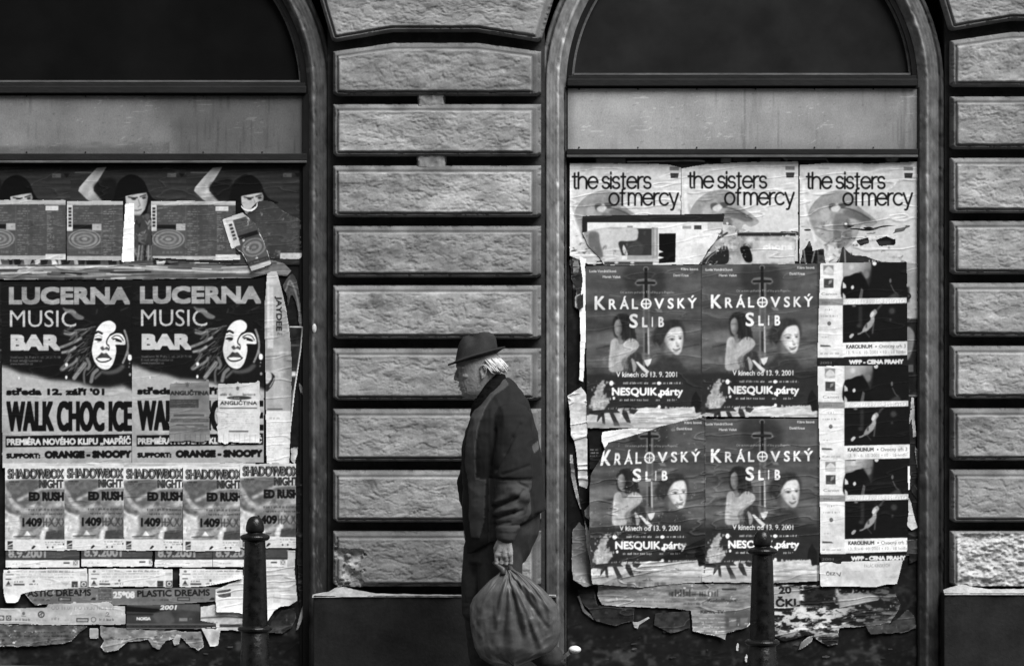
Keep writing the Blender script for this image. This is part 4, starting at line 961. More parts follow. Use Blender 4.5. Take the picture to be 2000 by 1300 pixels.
nk.poly([(246, 1183), (330, 1190), (312, 1196), (246, 1193)], 20); nk.poly([(246, 1180), (390, 1178), (392, 1194), (330, 1187)], 90, .8, 2); nk.line([(246, 1199), (300, 1199)], 28, 3, .9, 1); nk.blob([(300, 1198), (330, 1192), (340, 1214), (310, 1216)], 84, .9, 2)
nk.text("2001", 312, 1190, 9.5, 232, w=32, bold=.9, shear=.22); nk.text("NOKIA", 266.5, 1210.5, 6.5, 205, w=28, bold=.8); nk.rect(350, 1206, 366, 1212, 140, .8, .8); nk.greek(370, 1205, 390, 5, 110, 4)
nk.rect(246, 1217, 424, 1230, 92, .9, 1); nk.rect(247, 1220, 422, 1225, 30, .9, .6); nk.greek(250, 1221.5, 420, 2, 90, 5)
sheet("poster", "dark horizontal poster remnant with a slanted white year, below the grey capitals strip", "poster", nk, jag([(246, 1181), (391, 1178), (391, 1210), (422, 1216), (424, 1228), (246, 1228)], .6, 8), 3.7, seed=53)
wr1 = Cv(380, 1170, 492, 1262, 190); wr1.mul(.25, 14, 12, 3); wr1.rect(420, 1176, 452, 1178, 80, .7); [wr1.rect(424, y, 450, y + 3, 90, .8, .5) for y in (1152, 1160)]; wr1.line([(392, 1206), (440, 1203), (484, 1206)], 70, 3, .9, 1); wr1.rect(429, 1218, 480, 1224, 45, .9, .7); wr1.greek(398, 1212, 426, 4, 130, 3)
sheet("torn_paper", "pale torn paper layers left of the left bollard's lower ring", "torn paper", wr1, jag([(391, 1184), (420, 1180), (480, 1190), (484, 1222), (470, 1232), (430, 1230), (427, 1260), (410, 1262), (400, 1240), (391, 1224)], 2, 6), 3.3, seed=54, rim=1.2, wr=2)
r = random.Random(21)
def scrap(name, label, pts, val, layer, seed, amp=2.2, mul=.35, txt=0, group=None, rim=1.3, rimv=200, lift=.006, wr=2.0, blots=0, dark=30):
    p = np.array(pts, float); c = Cv(p[:, 0].min() - 8, p[:, 1].min() - 8, p[:, 0].max() + 8, p[:, 1].max() + 8, val)
    c.mul(mul, 12, 8, seed)
    rr = random.Random(seed)
    for k in range(txt): y = rr.uniform(p[:, 1].min(), p[:, 1].max()); c.greek(p[:, 0].min(), y, p[:, 0].max(), rr.uniform(1.6, 4), val * .4, seed + k)
    for k in range(blots):
        x, y = rr.uniform(p[:, 0].min(), p[:, 0].max()), rr.uniform(p[:, 1].min(), p[:, 1].max()); s_ = rr.uniform(3, 10)
        c.blob([(x + rr.uniform(-s_, s_), y + rr.uniform(-s_, s_) * .6) for _ in range(6)], rr.choice((dark, val * .6, min(235, val * 1.4), dark * 1.5)), .8, .7)
    m = p.mean(0); d = rr.uniform(0, 6.28)
    return sheet(name, label, "paper scrap" if "scrap" in name else "torn paper", c, jag(pts, amp, seed, 3), layer, group=group, seed=seed, rim=rim, rimval=rimv, wr=wr, curls=[(m[0], m[1], math.cos(d), math.sin(d), 25, lift)])
scrap("torn_paper", "crumpled grey paper layers at the bottom left corner, under the logo strip", [(-20, 1218), (95, 1219), (150, 1221), (172, 1222), (150, 1240), (140, 1252), (115, 1257), (60, 1262), (-20, 1260)], 84, 2.6, 61, 2, .5, 4, blots=26, dark=18)
scrap("torn_paper", "ragged pale paper remnant under the dark year poster", [(196, 1222), (246, 1226), (330, 1230), (392, 1232), (400, 1262), (388, 1270), (372, 1262), (352, 1244), (326, 1250), (312, 1268), (300, 1262), (290, 1250), (250, 1252), (232, 1268), (205, 1272), (196, 1262), (204, 1250), (196, 1240)], 130, 2.7, 62, 3.2, .4, 3, blots=24, dark=30)
scrap("paper_scrap", "single pale square scrap on the dark board, right of the crumpled corner", [(174, 1226), (192, 1226), (193, 1246), (175, 1247)], 165, 2.2, 63, 1.2, .2)
scrap("paper_scrap", "tall pale scrap tongue hanging under the dark year poster's right half", [(344, 1238), (356, 1236), (350, 1258), (340, 1260), (336, 1250)], 170, 2.9, 64, 1.2, .2)
scrap("torn_paper", "dark crumpled paper hanging right of the left bollard's lower ring", [(530, 1212), (550, 1190), (574, 1186), (580, 1206), (568, 1226), (552, 1236), (524, 1234)], 44, 2.9, 65, 2, .5, 2, blots=8, dark=15, rim=.8, rimv=90)
scrap("paper_strip", "thin curled pale paper edge beside the post at lower right of the left window", [(588, 1190), (594, 1172), (597, 1180), (592, 1206), (583, 1228), (577, 1232), (582, 1212)], 140, 3.0, 66, .6, .3, rim=0)
scrap("torn_paper", "dark layered paper right of the last club night poster, against the post", [(574, 908), (590, 900), (597, 960), (594, 1080), (598, 1160), (584, 1180), (580, 1074), (578, 1000)], 24, 1.6, 67, 2, .7, 10, blots=14, dark=10, rim=.7, rimv=60)
scrap("paper_scrap", "small pale tongue of paper beside the narrow white-bordered poster", [(583, 746), (590, 752), (597, 768), (593, 773), (586, 766)], 120, 2.9, 68, .6, .2, rim=0)
scrap("paper_scrap", "little pale scrap between the tall pale poster's foot and the post", [(568, 874), (582, 872), (582, 884), (576, 906), (568, 900)], 175, 2.4, 69, 1, .3)
# ------------------------------------------------------------------ RIGHT WINDOW
# --- three pale concert posters; their thin lower-case letters are drawn by strokes
def arc(cx, cy, rx, ry, a0, a1, n=14):
    t = np.radians(np.linspace(a0, a1, n)); return [(cx + rx * math.cos(q), cy - ry * math.sin(q)) for q in t]
def thin(c, txt, x, y, xh, val, wd, track, xs=.86):
    """light grotesque lower case; x-height xh; returns the pen's end"""
    asc = xh * 1.36; b = xh * .47
    pen = x
    def S(pts): c.line([(x + (a - x) * xs, b_) for a, b_ in pts], val, wd)
    for ch in txt:
        if ch == ' ': pen += xh * .30; continue
        if ch == 't': S([(pen + xh * .2, y - asc * .95), (pen + xh * .2, y - xh * .14)] + arc(pen + xh * .34, y - xh * .14, xh * .14, xh * .14, 180, 285, 6)); S([(pen, y - xh), (pen + xh * .42, y - xh)]); w_ = xh * .42
        elif ch == 'h': S([(pen, y - asc), (pen, y)]); S(arc(pen + xh * .4, y - xh * .6, xh * .4, xh * .4, 180, 0) + [(pen + xh * .8, y)]); w_ = xh * .8
        elif ch == 'e': S([(pen + .02 * xh, y - xh * .54), (pen + xh * .96, y - xh * .54)] + arc(pen + b + .02 * xh, y - xh * .5, b, xh * .5, 0, 325, 22)); w_ = xh * .96
        elif ch == 's': S(arc(pen + xh * .35, y - xh * .745, xh * .31, xh * .255, 20, 255, 14) + arc(pen + xh * .36, y - xh * .255, xh * .33, xh * .255, 80, -165, 16)); w_ = xh * .70
        elif ch == 'i': S([(pen, y - xh), (pen, y)]); S([(pen, y - asc - xh * .02), (pen, y - asc + xh * .10)]); w_ = 0
        elif ch == 'r': S([(pen, y - xh), (pen, y)]); S([(pen, y - xh * .55)] + arc(pen + xh * .42, y - xh * .55, xh * .42, xh * .45, 170, 82, 8)); w_ = xh * .40
        elif ch == 'o': S(arc(pen + b, y - xh * .5, b, xh * .5, 0, 360, 26)); w_ = b * 2
        elif ch == 'f': S([(pen + xh * .2, y), (pen + xh * .2, y - asc + xh * .2)] + arc(pen + xh * .38, y - asc + xh * .18, xh * .18, xh * .2, 180, 75, 6)); S([(pen, y - xh), (pen + xh * .42, y - xh)]); w_ = xh * .38
        elif ch == 'm':
            S([(pen, y - xh), (pen, y)])
            for k in (0, 1): S(arc(pen + xh * (.32 + .64 * k), y - xh * .62, xh * .32, xh * .38, 180, 0) + [(pen + xh * (.64 + .64 * k), y)])
            w_ = xh * 1.28
        elif ch == 'c': S(arc(pen + b, y - xh * .5, b, xh * .5, 42, 318, 20)); w_ = xh * .84
        elif ch == 'y': S([(pen, y - xh), (pen + xh * .42, y - xh * .02)]); S([(pen + xh * .84, y - xh), (pen + xh * .36, y + xh * .28)] + arc(pen + xh * .2, y + xh * .24, xh * .17, xh * .16, -10, -110, 5)); w_ = xh * .84
        else: w_ = 0
        pen += w_ + track
    return x + (pen - x) * xs
def fit(c, txt, x, y, xh, val, wd, width):
    dummy = Cv(0, 0, 2, 2, 0, 1); lo_, hi = -6.0, 14.0
    for _ in range(24):
        mid = (lo_ + hi) / 2; e = thin(dummy, txt, 0, 0, xh, 0, .1, mid) - mid
        if e > width: hi = mid
        else: lo_ = mid
    thin(c, txt, x, y, xh, val, wd, (lo_ + hi) / 2)
def sisters(var):
    c = Cv(1100, 308, 1345, 530, 210)
    c.map(lambda a, X, Y: 208 + 16 * (fbm(X / 60, Y / 14, 30 + var, 5) - .5) - 10 * sstep(420, 520, Y))
    # the open fan behind the letters
    fan = catmull([(1120, 436), (1123, 412), (1134, 394), (1151, 380), (1172, 373), (1190, 372), (1206, 377), (1214, 386), (1216, 398), (1226, 408), (1240, 418), (1252, 428), (1256, 436), (1240, 444), (1226, 440), (1212, 470), (1190, 486), (1150, 470)], 6)
    c.poly(fan, lambda X, Y: 140 + 34 * (fbm(X / 9, Y / 12, 40 + var, 4) - .5) + 20 * sstep(400, 440, Y), .95, .8)
    c.blob([(1146, 410), (1152, 402), (1160, 404), (1164, 416), (1160, 430), (1148, 432)], 178, .8, 2); c.blob([(1162, 400), (1172, 397), (1178, 404), (1172, 409), (1164, 410)], 70, .85, 1.2); c.blob([(1166, 406), (1178, 400), (1184, 406), (1178, 414), (1168, 412)], 212, .9, 1); c.blob([(1180, 398), (1190, 396), (1196, 402), (1188, 406)], 60, .8, 1)
    c.blob([(1190, 412), (1210, 408), (1228, 416), (1246, 430), (1230, 434), (1212, 428), (1196, 424)], 84, .75, 2); c.line([(1186, 406), (1202, 408), (1222, 416), (1242, 428)], 60, 2, .8, .8, True)
    c.blob([(1172, 424), (1186, 416), (1200, 424), (1206, 450), (1202, 474), (1184, 484), (1172, 462)], 112, .85, 2.5)
    c.blob([(1190, 440), (1198, 434), (1202, 442), (1196, 448)], 70, .8, 1); c.ell(1195, 437, 3, 2.2, 235, 1, .6)
    rr = random.Random(var)
    for k in range(44):
        x, y = rr.uniform(1138, 1206), rr.uniform(428, 500); s_ = rr.uniform(2, 8)
        c.blob([(x + rr.uniform(-s_, s_), y + rr.uniform(-s_, s_)) for _ in range(6)], rr.choice((70, 120, 170, 215, 225, 95)), .6, 1)
    fit(c, "the sisters", 1118.5, 368, 22.5, 18, 3.9, 152); fit(c, "of mercy", 1190, 400.5, 23, 18, 3.9, 134)
    c.rect(1308, 326, 1326, 333, 105, .9, .5); c.greek(1310, 328, 1324, 3, 150, 3); c.poly([(1309, 338), (1326, 338), (1324, 348), (1310, 348)], 45); c.greek(1311, 341, 1323, 2.4, 85, 7)
    # lower edge: ink torn off in flakes
    for k in range(60):
        x, y = rr.uniform(1118, 1328), rr.uniform(455, 515); s_ = rr.uniform(2, 11) * (.4 + (y - 455) / 70)
        c.blob([(x + rr.uniform(-s_, s_), y + rr.uniform(-s_, s_) * .5) for _ in range(7)], rr.choice((35, 60, 110, 225, 150)), .85, .6)
    c.line([(1112, 330), (1150, 329), (1162, 329)], 150, 2, .6, .8); c.rect(1112, 320, 1140, 331, 225, .6, 3)
    c.line([(1112, 360), (1116, 410), (1130, 452), (1136, 470)], 235, 6, .8, 2, True); c.line([(1118, 400), (1130, 440)], 150, 4, .6, 2)
    return c
G = "pale concert posters in a row"
sheet("concert_poster", "pale concert poster nearest the walking man, its left edge lifting from the board", "poster", sisters(1), jag([(1112, 319), (1150, 318), (1300, 320), (1331, 327), (1329, 515), (1150, 517), (1124, 505), (1112, 500)], .7, 3), 1.0, group=G, seed=70, wr=1.8, curls=[(1130, 420, -1, .1, 20, .012), (1310, 330, .5, -1, 14, .004)])
sheet("concert_poster", "pale concert poster with its picture half torn off, middle of the row of three", "poster", sisters(2), jag([(1104, 330), (1150, 322), (1230, 317), (1334, 316), (1333, 512), (1180, 516), (1104, 516)], .8, 4), 1.2, 226, -1, group=G, seed=71, wr=1.8,
      holes=[jag([(1222, 456), (1332, 453), (1334, 460), (1290, 462), (1226, 462)], 1.6, 3), jag([(1150, 512), (1170, 488), (1196, 470), (1196, 500), (1210, 516), (1190, 520)], 2, 4)])
sheet("concert_poster", "pale concert poster with its whole fan shape showing, against the right post", "poster", sisters(3), jag([(1104, 322), (1160, 318), (1250, 319), (1335, 315), (1338, 380), (1338, 560), (1337, 640), (1318, 640), (1316, 520), (1250, 508), (1232, 500), (1180, 512), (1104, 516)], .7, 5), 1.1, 457, 0, group=G, seed=72, wr=1.9,
      holes=[jag([(1106, 514), (1112, 490), (1124, 470), (1130, 492), (1152, 486), (1156, 516)], 2.4, 6), jag([(1178, 512), (1190, 482), (1204, 498), (1226, 500), (1228, 516)], 2.4, 7), jag([(1216, 470), (1238, 464), (1240, 474), (1224, 480)], 1, 8), jag([(1254, 470), (1274, 462), (1292, 468), (1290, 478), (1262, 480)], 1.6, 9)])
# layers behind and between them
up = Cv(1100, 300, 1800, 345, 30)
up.map(lambda a, X, Y: 12 + 26 * fbm(X / 20, Y / 6, 3, 4))
up.rect(1164, 309, 1222, 322, 110, .9, 1.5); up.rect(1226, 309, 1372, 315, 32); up.line([(1226, 316), (1360, 314), (1376, 319), (1384, 322)], 190, 3, .9, .5, True); up.rect(1300, 316, 1380, 326, 40); up.rect(1408, 309, 1428, 318, 150, .8, 1); up.rect(1432, 309, 1460, 316, 70, .9, .6); up.rect(1485, 310, 1525, 318, 95, .8, 1); up.line([(1525, 302), (1536, 312)], 120, 6, .8, 1); up.rect(1534, 305, 1610, 309, 35); up.line([(1532, 311), (1614, 311), (1618, 318)], 130, 2.4, .9, .4); up.ell(1742, 309, 13, 9, 120, .9, 2); up.ell(1738, 306, 4, 4, 60, .8, 1); up.rect(1108, 308, 1163, 318, 6)
sheet("torn_paper", "dark strip of older posters showing over the tops of the pale concert posters", "torn paper", up, jag(quad(1114, 307.5, 1784, 335), .3, 4), .3, seed=73)
und = Cv(1100, 400, 1800, 620, 50)
und.map(lambda a, X, Y: 14 + 70 * sstep(.45, .7, fbm(X / 22, Y / 14, 6, 5)))
und.rect(1640, 470, 1740, 530, 45, .9, 2); [und.greek(x_, y_, x_ + 42, 8, 200, y_, .95, 1, 7) for x_, y_ in ((1705, 492), (1697, 505), (1710, 518))]
for k in range(8):
    rr = random.Random(k); x = 1560 + k * 13; und.line([(x, 512), (x + rr.uniform(-6, 8), 480)], rr.choice((150, 25, 90)), 3, .8, .8)
sheet("torn_paper", "dark older poster layer showing through the tears under the pale concert posters", "torn paper", und, quad(1118, 440, 1780, 600), .5, seed=74)
# thick dark bar and blank sheet pasted across the first two
fr = Cv(1125, 410, 1425, 525, 226)
fr.mul(.04, 40, 20, 5); fr.poly([(1125, 410), (1425, 410), (1425, 433.5), (1300, 434), (1147, 434.5), (1147, 454), (1125, 454)], 34)
fr.rect(1225, 441, 1236, 446, 120, .9, .5); fr.rect(1333, 441, 1350, 447, 140, .9, .6); fr.rect(1355.5, 440, 1370, 448, 55); fr.greek(1358, 443, 1368, 2.4, 110, 3); fr.rect(1382, 434, 1412, 450, 178, .9, .6)
rr = random.Random(5)
fr.blob([(1140, 456), (1170, 447), (1205, 444), (1240, 446), (1246, 458), (1244, 470), (1230, 474), (1216, 470), (1214, 500), (1190, 516), (1160, 500), (1144, 478)], lambda X, Y: 150 + 90 * (fbm(X / 14, Y / 10, 8, 5) - .5), .95, 1)
fr.rect(1198, 446, 1273, 499, 40, .95, .8)
fr.blob([(1166, 450), (1205, 446), (1242, 446), (1246, 460), (1242, 469), (1226, 471), (1208, 474), (1214, 506), (1180, 512), (1172, 480)], 205, .9, 1.2)
fr.blob([(1150, 456), (1168, 454), (1172, 474), (1178, 500), (1164, 504), (1152, 486)], 92, .85, 1.5); fr.blob([(1218, 478), (1224, 490), (1226, 498), (1220, 497), (1216, 488)], 215, .9, .7); fr.blob([(1244, 470), (1256, 482), (1252, 498), (1232, 496), (1228, 480)], 66, .8, 2)
for k in range(30):
    x, y = rr.uniform(1145, 1262), rr.uniform(448, 510); s_ = rr.uniform(2, 6); fr.blob([(x + rr.uniform(-s_, s_), y + rr.uniform(-s_, s_)) for _ in range(6)], rr.choice((120, 60, 190, 90)), .5, 1)
fr.rect(1273, 444, 1285, 506, 130, .9, .8); fr.rect(1278, 444, 1282, 506, 180, .9, .8); fr.rect(1225, 499, 1285, 508, 150, .9, .8); fr.poly([(1178, 508), (1290, 505), (1296, 504), (1286, 514), (1178, 517)], 190, .9, .6); fr.rect(1180, 511, 1275, 517, 45, .9, .8)
for x in (1204, 1235): fr.ell(x, 513, 4, 2, 210, .9, .5)
fr.poly([(1287, 456), (1320, 455.5), (1319, 512), (1287, 514), (1287, 506), (1297, 503), (1286, 500), (1287, 494), (1296, 492), (1287, 488)], 8)
sheet("blank_sheet", "white sheet edged by a thick dark bar, pasted across the first two pale concert posters", "poster", fr, jag([(1137, 421), (1250, 419), (1416, 417), (1413, 434), (1409, 452), (1398, 470), (1380, 500), (1364, 517), (1180, 518), (1172, 505), (1148, 480), (1137, 455)], .7, 6), 3.0, seed=75, wr=1.0)
vl = Cv(1356, 410, 1565, 525, 170)
vl.mul(.35, 12, 12, 8); rr = random.Random(31)
for k in range(70):
    x, y = rr.uniform(1366, 1480), rr.uniform(418, 512); s_ = rr.uniform(2, 8); vl.blob([(x + rr.uniform(-s_, s_), y + rr.uniform(-s_, s_)) for _ in range(6)], rr.choice((50, 110, 225, 200, 85, 150)), .7, .8)
vl.rect(1440, 454, 1555, 461, 28, .95, 1); vl.blob([(1370, 515), (1394, 492), (1418, 480), (1424, 500), (1416, 516)], 34, 1, .8); vl.blob([(1446, 484), (1462, 482), (1470, 508), (1458, 512), (1450, 500)], 14, 1, .6); vl.line([(1378, 516), (1386, 502), (1402, 490)], 140, 2, .9, .6, True); vl.line([(1372, 506), (1396, 470), (1420, 455)], 30, 4, .9, .8)
vl.rect(1470, 470, 1552, 512, 198, .95, 1.5); vl.text("ville", 1395, 487, 10, 215, w=44, bold=.4, alpha=.6, blur=.5); vl.text("chona", 1490, 488, 13, 226, w=58, bold=1.1, blur=.4)
sheet("torn_paper", "collage of shredded paper with faint white letters, under the middle pale concert poster", "torn paper", vl, jag([(1400, 436), (1430, 440), (1470, 452), (1556, 453), (1556, 480), (1552, 516), (1366, 517), (1380, 492), (1404, 462)], 1.5, 5), 3.2, seed=76, rim=.8, wr=2)

# --- four cinema posters in a block of two by two
def cinema():
    c = Cv(1140, 512, 1376, 838, 62)
    c.map(lambda a, X, Y: 74 + 44 * (fbm(X / 70, Y / 17, 5, 5) - .35) * (1 + .6 * sstep(600, 660, Y)) + 12 * np.sin(Y / 8 + X / 90) * sstep(590, 640, Y) * sstep(735, 700, Y) - 26 * sstep(705, 735, Y))
    c.blob([(1225, 520), (1290, 524), (1300, 556), (1285, 580), (1240, 580), (1222, 556)], 40, .7, 8); c.poly([(1143, 590), (1200, 598), (1310, 600), (1368, 585), (1368, 604), (1143, 606)], 46, .6, 6)
    for k in range(18):
        rr = random.Random(k + 3); x = rr.uniform(1143, 1350); y = rr.uniform(600, 715); c.line([(x, y), (x + rr.uniform(12, 40), y - rr.uniform(1, 7))], rr.choice((110, 95, 42, 38)), rr.uniform(1.5, 4), .5, 1.2)
    # sword
    c.line([(1262, 530), (1262, 546), (1246, 548), (1242, 553), (1246, 556), (1258, 553), (1258, 720)], 118, 4.6, .8, 1, False); c.line([(1262, 530), (1262, 546), (1278, 548), (1281, 553), (1277, 556), (1267, 553), (1267, 700)], 118, 4.6, .8, 1)
    c.ell(1261.5, 525, 5.5, 5, 118, .85, .8); c.ell(1261.5, 525.5, 3.4, 3.2, 28, 1, .5); c.rect(1258.6, 524, 1264.6, 592, 26); c.line([(1245, 552.5), (1278, 552.5)], 26, 4.6, 1, .4)
    c.rect(1259, 604, 1266, 690, 92, .8, 1); c.line([(1266, 640), (1267, 690)], 205, 2.4, .8, .8); c.rect(1259.5, 650, 1264, 720, 40, .8, .8)
    for x0, y, t, w_ in ((1151, 532, "Lucie Vondráčková", 53), (1177, 543, "Marek Vašut", 35), (1330, 528, "Klára Issová", 34), (1315, 540, "David Kraus", 30)): c.text(t, x0, y, 5.2, 190, w=w_, bold=.4, blur=.2)
    c.text("Od autora pohádky Tři oříšky pro Popelku", 1211, 573, 4.8, 182, w=106, bold=.3, blur=.2)
    c.line([(1190, 576), (1212, 579)], 120, 1.6, .7, .7); c.poly([(1278, 602), (1292, 604), (1294, 610), (1284, 609)], 130, .8, 1)
    def caps(t, x, w_, y, h, b): c.text(t, x, y, h, 238, w=w_, bold=b)
    caps("K", 1161.5, 21, 605, 27, 1.0)
    for ch, x, w_ in (("R", 1189, 15), ("Á", 1210.5, 18), ("L", 1234, 12.5), ("V", 1278, 19), ("S", 1304, 12), ("K", 1323, 15), ("Ý", 1343, 18)): caps(ch, x, w_, 604 - (x - 1189) * .012, 20.5, .75)
    c.ring(1262, 593, 9, 3, 238); c.line([(1262, 585), (1262, 601)], 238, 2.4); c.line([(1254, 593), (1270, 593)], 238, 2.4)
    # woman at the left: dark long hair, pale dress
    hairv = lambda X, Y: 24 + 24 * fbm(X / 3.5, Y / 16, 8, 4)
    c.blob([(1197, 640), (1198, 624), (1206, 614), (1219, 612), (1231, 618), (1236, 634), (1241, 652), (1243, 664), (1232, 668), (1218, 664), (1207, 660), (1200, 656)], hairv, .95, 1.6)
    c.blob([(1200, 634), (1203, 626), (1209, 623.5), (1214, 630), (1215.5, 641), (1213, 651), (1208.5, 657), (1203.5, 654), (1200.5, 646)], lambda X, Y: 150 - 62 * sstep(1206, 1215, X) - 26 * sstep(640, 656, Y), .95, 1.2)
    c.line([(1202, 635.6), (1207, 635), (1213, 636)], 84, 2.4, .55, 1); c.ell(1205.6, 642, 1.5, 3, 172, .5, .9); c.line([(1204, 649.6), (1210, 649.8)], 82, 1.5, .55, .7); c.line([(1215, 626), (1217, 645), (1214, 658)], hairv, 3, .9, 1.2, True)
    c.rect(1207, 655, 1214, 668, 118, .8, 1.6)
    dress = lambda X, Y: 172 + 30 * (fbm(X / 6, Y / 14, 4, 4) - .5) + 14 * sstep(1200, 1192, X) - 16 * sstep(690, 722, Y)
    c.blob([(1193, 668), (1199, 661), (1206, 663), (1210, 672), (1218, 670), (1226, 662), (1237, 661), (1246, 668), (1248, 676), (1241, 685), (1231, 693), (1224, 700), (1219, 712), (1216, 723), (1204, 726), (1191, 724), (1189, 706), (1191, 686)], dress, 1, 1.1)
    c.blob([(1203, 664), (1208, 668), (1217, 664), (1213, 676), (1208, 684), (1204, 676)], 138, .7, 1.8)
    c.line([(1203, 668), (1203, 690), (1199, 718)], 138, 2, .5, 1.2, True); c.line([(1243, 682), (1228, 692), (1216, 702)], 126, 2.4, .6, 1.2, True); c.line([(1214, 690), (1222, 682), (1234, 676)], 200, 3, .5, 1.5, True)
    c.blob([(1214, 704), (1222, 697), (1229, 703), (1228, 714), (1221, 720), (1215, 714)], 104, .85, 1.5); c.ell(1181, 705, 4.4, 6.4, 116, .8, 2); c.blob([(1226, 700), (1238, 690), (1250, 690), (1256, 706), (1246, 728), (1228, 728)], 40, .8, 2)
    for k in range(40):
        q_ = random.Random(k); x = q_.uniform(1216, 1240); c.line([(x - 3, q_.uniform(616, 630)), (x, 645), (x + q_.uniform(-2, 3), q_.uniform(655, 667))], q_.choice((18, 44, 58)), .9, .4, .5, True)
    # woman at the right: bright smiling face, dark hair
    hv2 = lambda X, Y: 30 + 30 * fbm(X / 5, Y / 8, 6, 4)
    c.blob([(1272, 662), (1277, 646), (1288, 634), (1302, 626), (1318, 624), (1330, 629), (1337, 641), (1338, 656), (1330, 668), (1310, 676), (1296, 672), (1284, 676)], hv2, .9, 2.6)
    c.blob([(1292, 672), (1300, 664), (1310, 680), (1313, 694), (1302, 700), (1292, 694)], lambda X, Y: 118 - 40 * sstep(1304, 1293, X), .85, 2)
    c.blob([(1303, 650), (1310, 642), (1320, 638.5), (1329, 639), (1334, 648), (1335, 660), (1333.5, 674), (1330, 687), (1323, 693), (1316, 690), (1308, 682), (1301, 673), (1297.5, 665), (1299, 658)], lambda X, Y: 222 - 70 * sstep(1311, 1298, X) - 60 * sstep(1327, 1336, X) - 40 * sstep(680, 693, Y) - 26 * sstep(664, 676, Y) * sstep(1316, 1304, X), 1, 1.5)
    c.ell(1312, 662, 6.5, 3.2, 108, .75, 1.5); c.ell(1328.6, 660, 3.6, 2.8, 112, .75, 1.3); c.ell(1312.6, 662.6, 2.6, 1.5, 44, .85, .7); c.ell(1328.6, 660.8, 1.8, 1.4, 46, .85, .6); c.line([(1304, 658.6), (1311, 655.6), (1318, 657)], 96, 1.8, .7, .8, True); c.line([(1325, 656), (1332, 656)], 100, 1.7, .7, .8)
    c.ell(1309, 670, 6, 3, 228, .5, 2.2); c.blob([(1320, 666), (1324.5, 671), (1327, 675.4), (1321, 675.6)], 158, .7, 1.1); c.ell(1324, 676, 3, 1.1, 92, .75, .8); c.blob([(1314, 680), (1320, 682), (1328.6, 679), (1326, 684), (1320, 686), (1316, 684)], 84, .85, .9); c.line([(1317, 682.6), (1326, 681.4)], 205, 1.3, .6, .5); c.ell(1322, 690, 5, 1.8, 205, .6, 1.2)
    c.blob([(1280, 668), (1285, 672), (1288, 678), (1284, 679)], 92, .7, 1)
    c.blob([(1280, 706), (1296, 694), (1312, 697), (1326, 702), (1334, 712), (1336, 730), (1276, 730)], lambda X, Y: 34 + 26 * fbm(X / 7, Y / 7, 61, 4), .75, 4)
    c.line([(1194, 700), (1216, 690)], 150, 1.5, .6, .8)
    caps("S", 1229, 17, 640, 27, 1.2); caps("L", 1254, 11, 639, 20, 1.0); caps("I", 1273, 2.2, 638.5, 20, 1.0); caps("B", 1286, 11, 638.5, 20, 1.0)
    c.poly([(1258, 702), (1273, 700), (1270, 710), (1265, 716), (1261, 712)], 215, .95, .7); c.blob([(1233, 700), (1239, 704), (1243, 714), (1241, 724), (1237, 726), (1235, 714)], 165, .9, 1); c.poly([(1241, 706), (1246, 706), (1268, 725), (1264, 730), (1254, 722)], 222, .95, .6); c.blob([(1254, 688), (1264, 690), (1266, 700), (1256, 702)], 100, .8, 1.4)
    c.poly([(1140, 731), (1376, 731), (1376, 798), (1140, 798)], 38, .85, 3)
    c.text("V kinech od 13. 9. 2001", 1203.5, 736, 10.5, 225, w=119, bold=.45)
    c.greek(1196, 745, 1334, 4.6, 215, 41, 1, .97, 8)
    c.text("NESQUIK párty", 1195, 772, 15.5, 235, w=139, bold=1.0)
    c.greek(1209, 778, 1322, 4.6, 215, 42, 1, .97, 8)
    c.greek(1188, 795, 1264, 5, 220, 43, 1, .95, 8); c.greek(1299, 793, 1361, 5, 215, 44, 1, .95, 8)
    c.ell(1194, 748, 4, 5, 250, 1, .5); c.ell(1287, 748, 4, 3.4, 245, 1, .5); c.ell(1199, 777, 2.4, 3, 240, 1, .5); c.ell(1288, 771, 3.4, 3.6, 245, 1, .5); c.ell(1287.5, 794, 3, 3.4, 240, 1, .5)
    # splash of milk: a loose pale mass without a figure in it
    rr = random.Random(12)
    c.poly(jag([(1150, 796), (1158, 772), (1166, 756), (1176, 742), (1184, 748), (1178, 762), (1188, 778), (1184, 796), (1170, 804)], 7, 5, 2, 4), lambda X, Y: 110 + 130 * fbm(X / 7, Y / 7, 3, 4), .95, .9)
    for k in range(34):
        x, y = rr.uniform(1148, 1192), rr.uniform(745, 806); s_ = rr.uniform(1, 4); c.blob([(x + rr.uniform(-s_, s_), y + rr.uniform(-s_, s_)) for _ in range(6)], rr.choice((215, 120, 190, 60, 40)), .7, .7)
    # horseman at the right end: a dark small silhouette
    c.blob([(1350, 790), (1352, 776), (1356, 768), (1360, 764), (1363, 770), (1368, 778), (1374, 792), (1372, 812), (1352, 812)], 22, .9, .8)
    # white water with dark reflections
    c.poly(jag([(1143, 812), (1160, 806), (1205, 798), (1230, 801), (1262, 795), (1310, 797), (1355, 793), (1360, 806), (1376, 806), (1376, 838), (1140, 838)], 3, 5, 3), lambda X, Y: 206 + 90 * (fbm(X / 14, Y / 3.2, 9, 5) - .5), 1, .7)
    for p in ([(1150, 802), (1205, 798), (1212, 806), (1180, 806), (1176, 812), (1166, 824), (1168, 810), (1152, 808)], [(1190, 806), (1198, 806), (1212, 834), (1200, 832), (1194, 816)], [(1174, 806), (1180, 806), (1182, 828), (1177, 826)], [(1216, 800), (1224, 802), (1232, 826), (1224, 824), (1214, 808)], [(1228, 798), (1246, 800), (1238, 808), (1230, 806)]): c.poly(jag(p, 1.2, 3, 3), 34, .9, .7)
    for k in range(16): y = rr.uniform(812, 834); x = rr.uniform(1220, 1340); c.line([(x, y), (x + rr.uniform(10, 40), y + rr.uniform(-1, 1))], rr.choice((110, 150, 90)), 1.4, .6, .6)
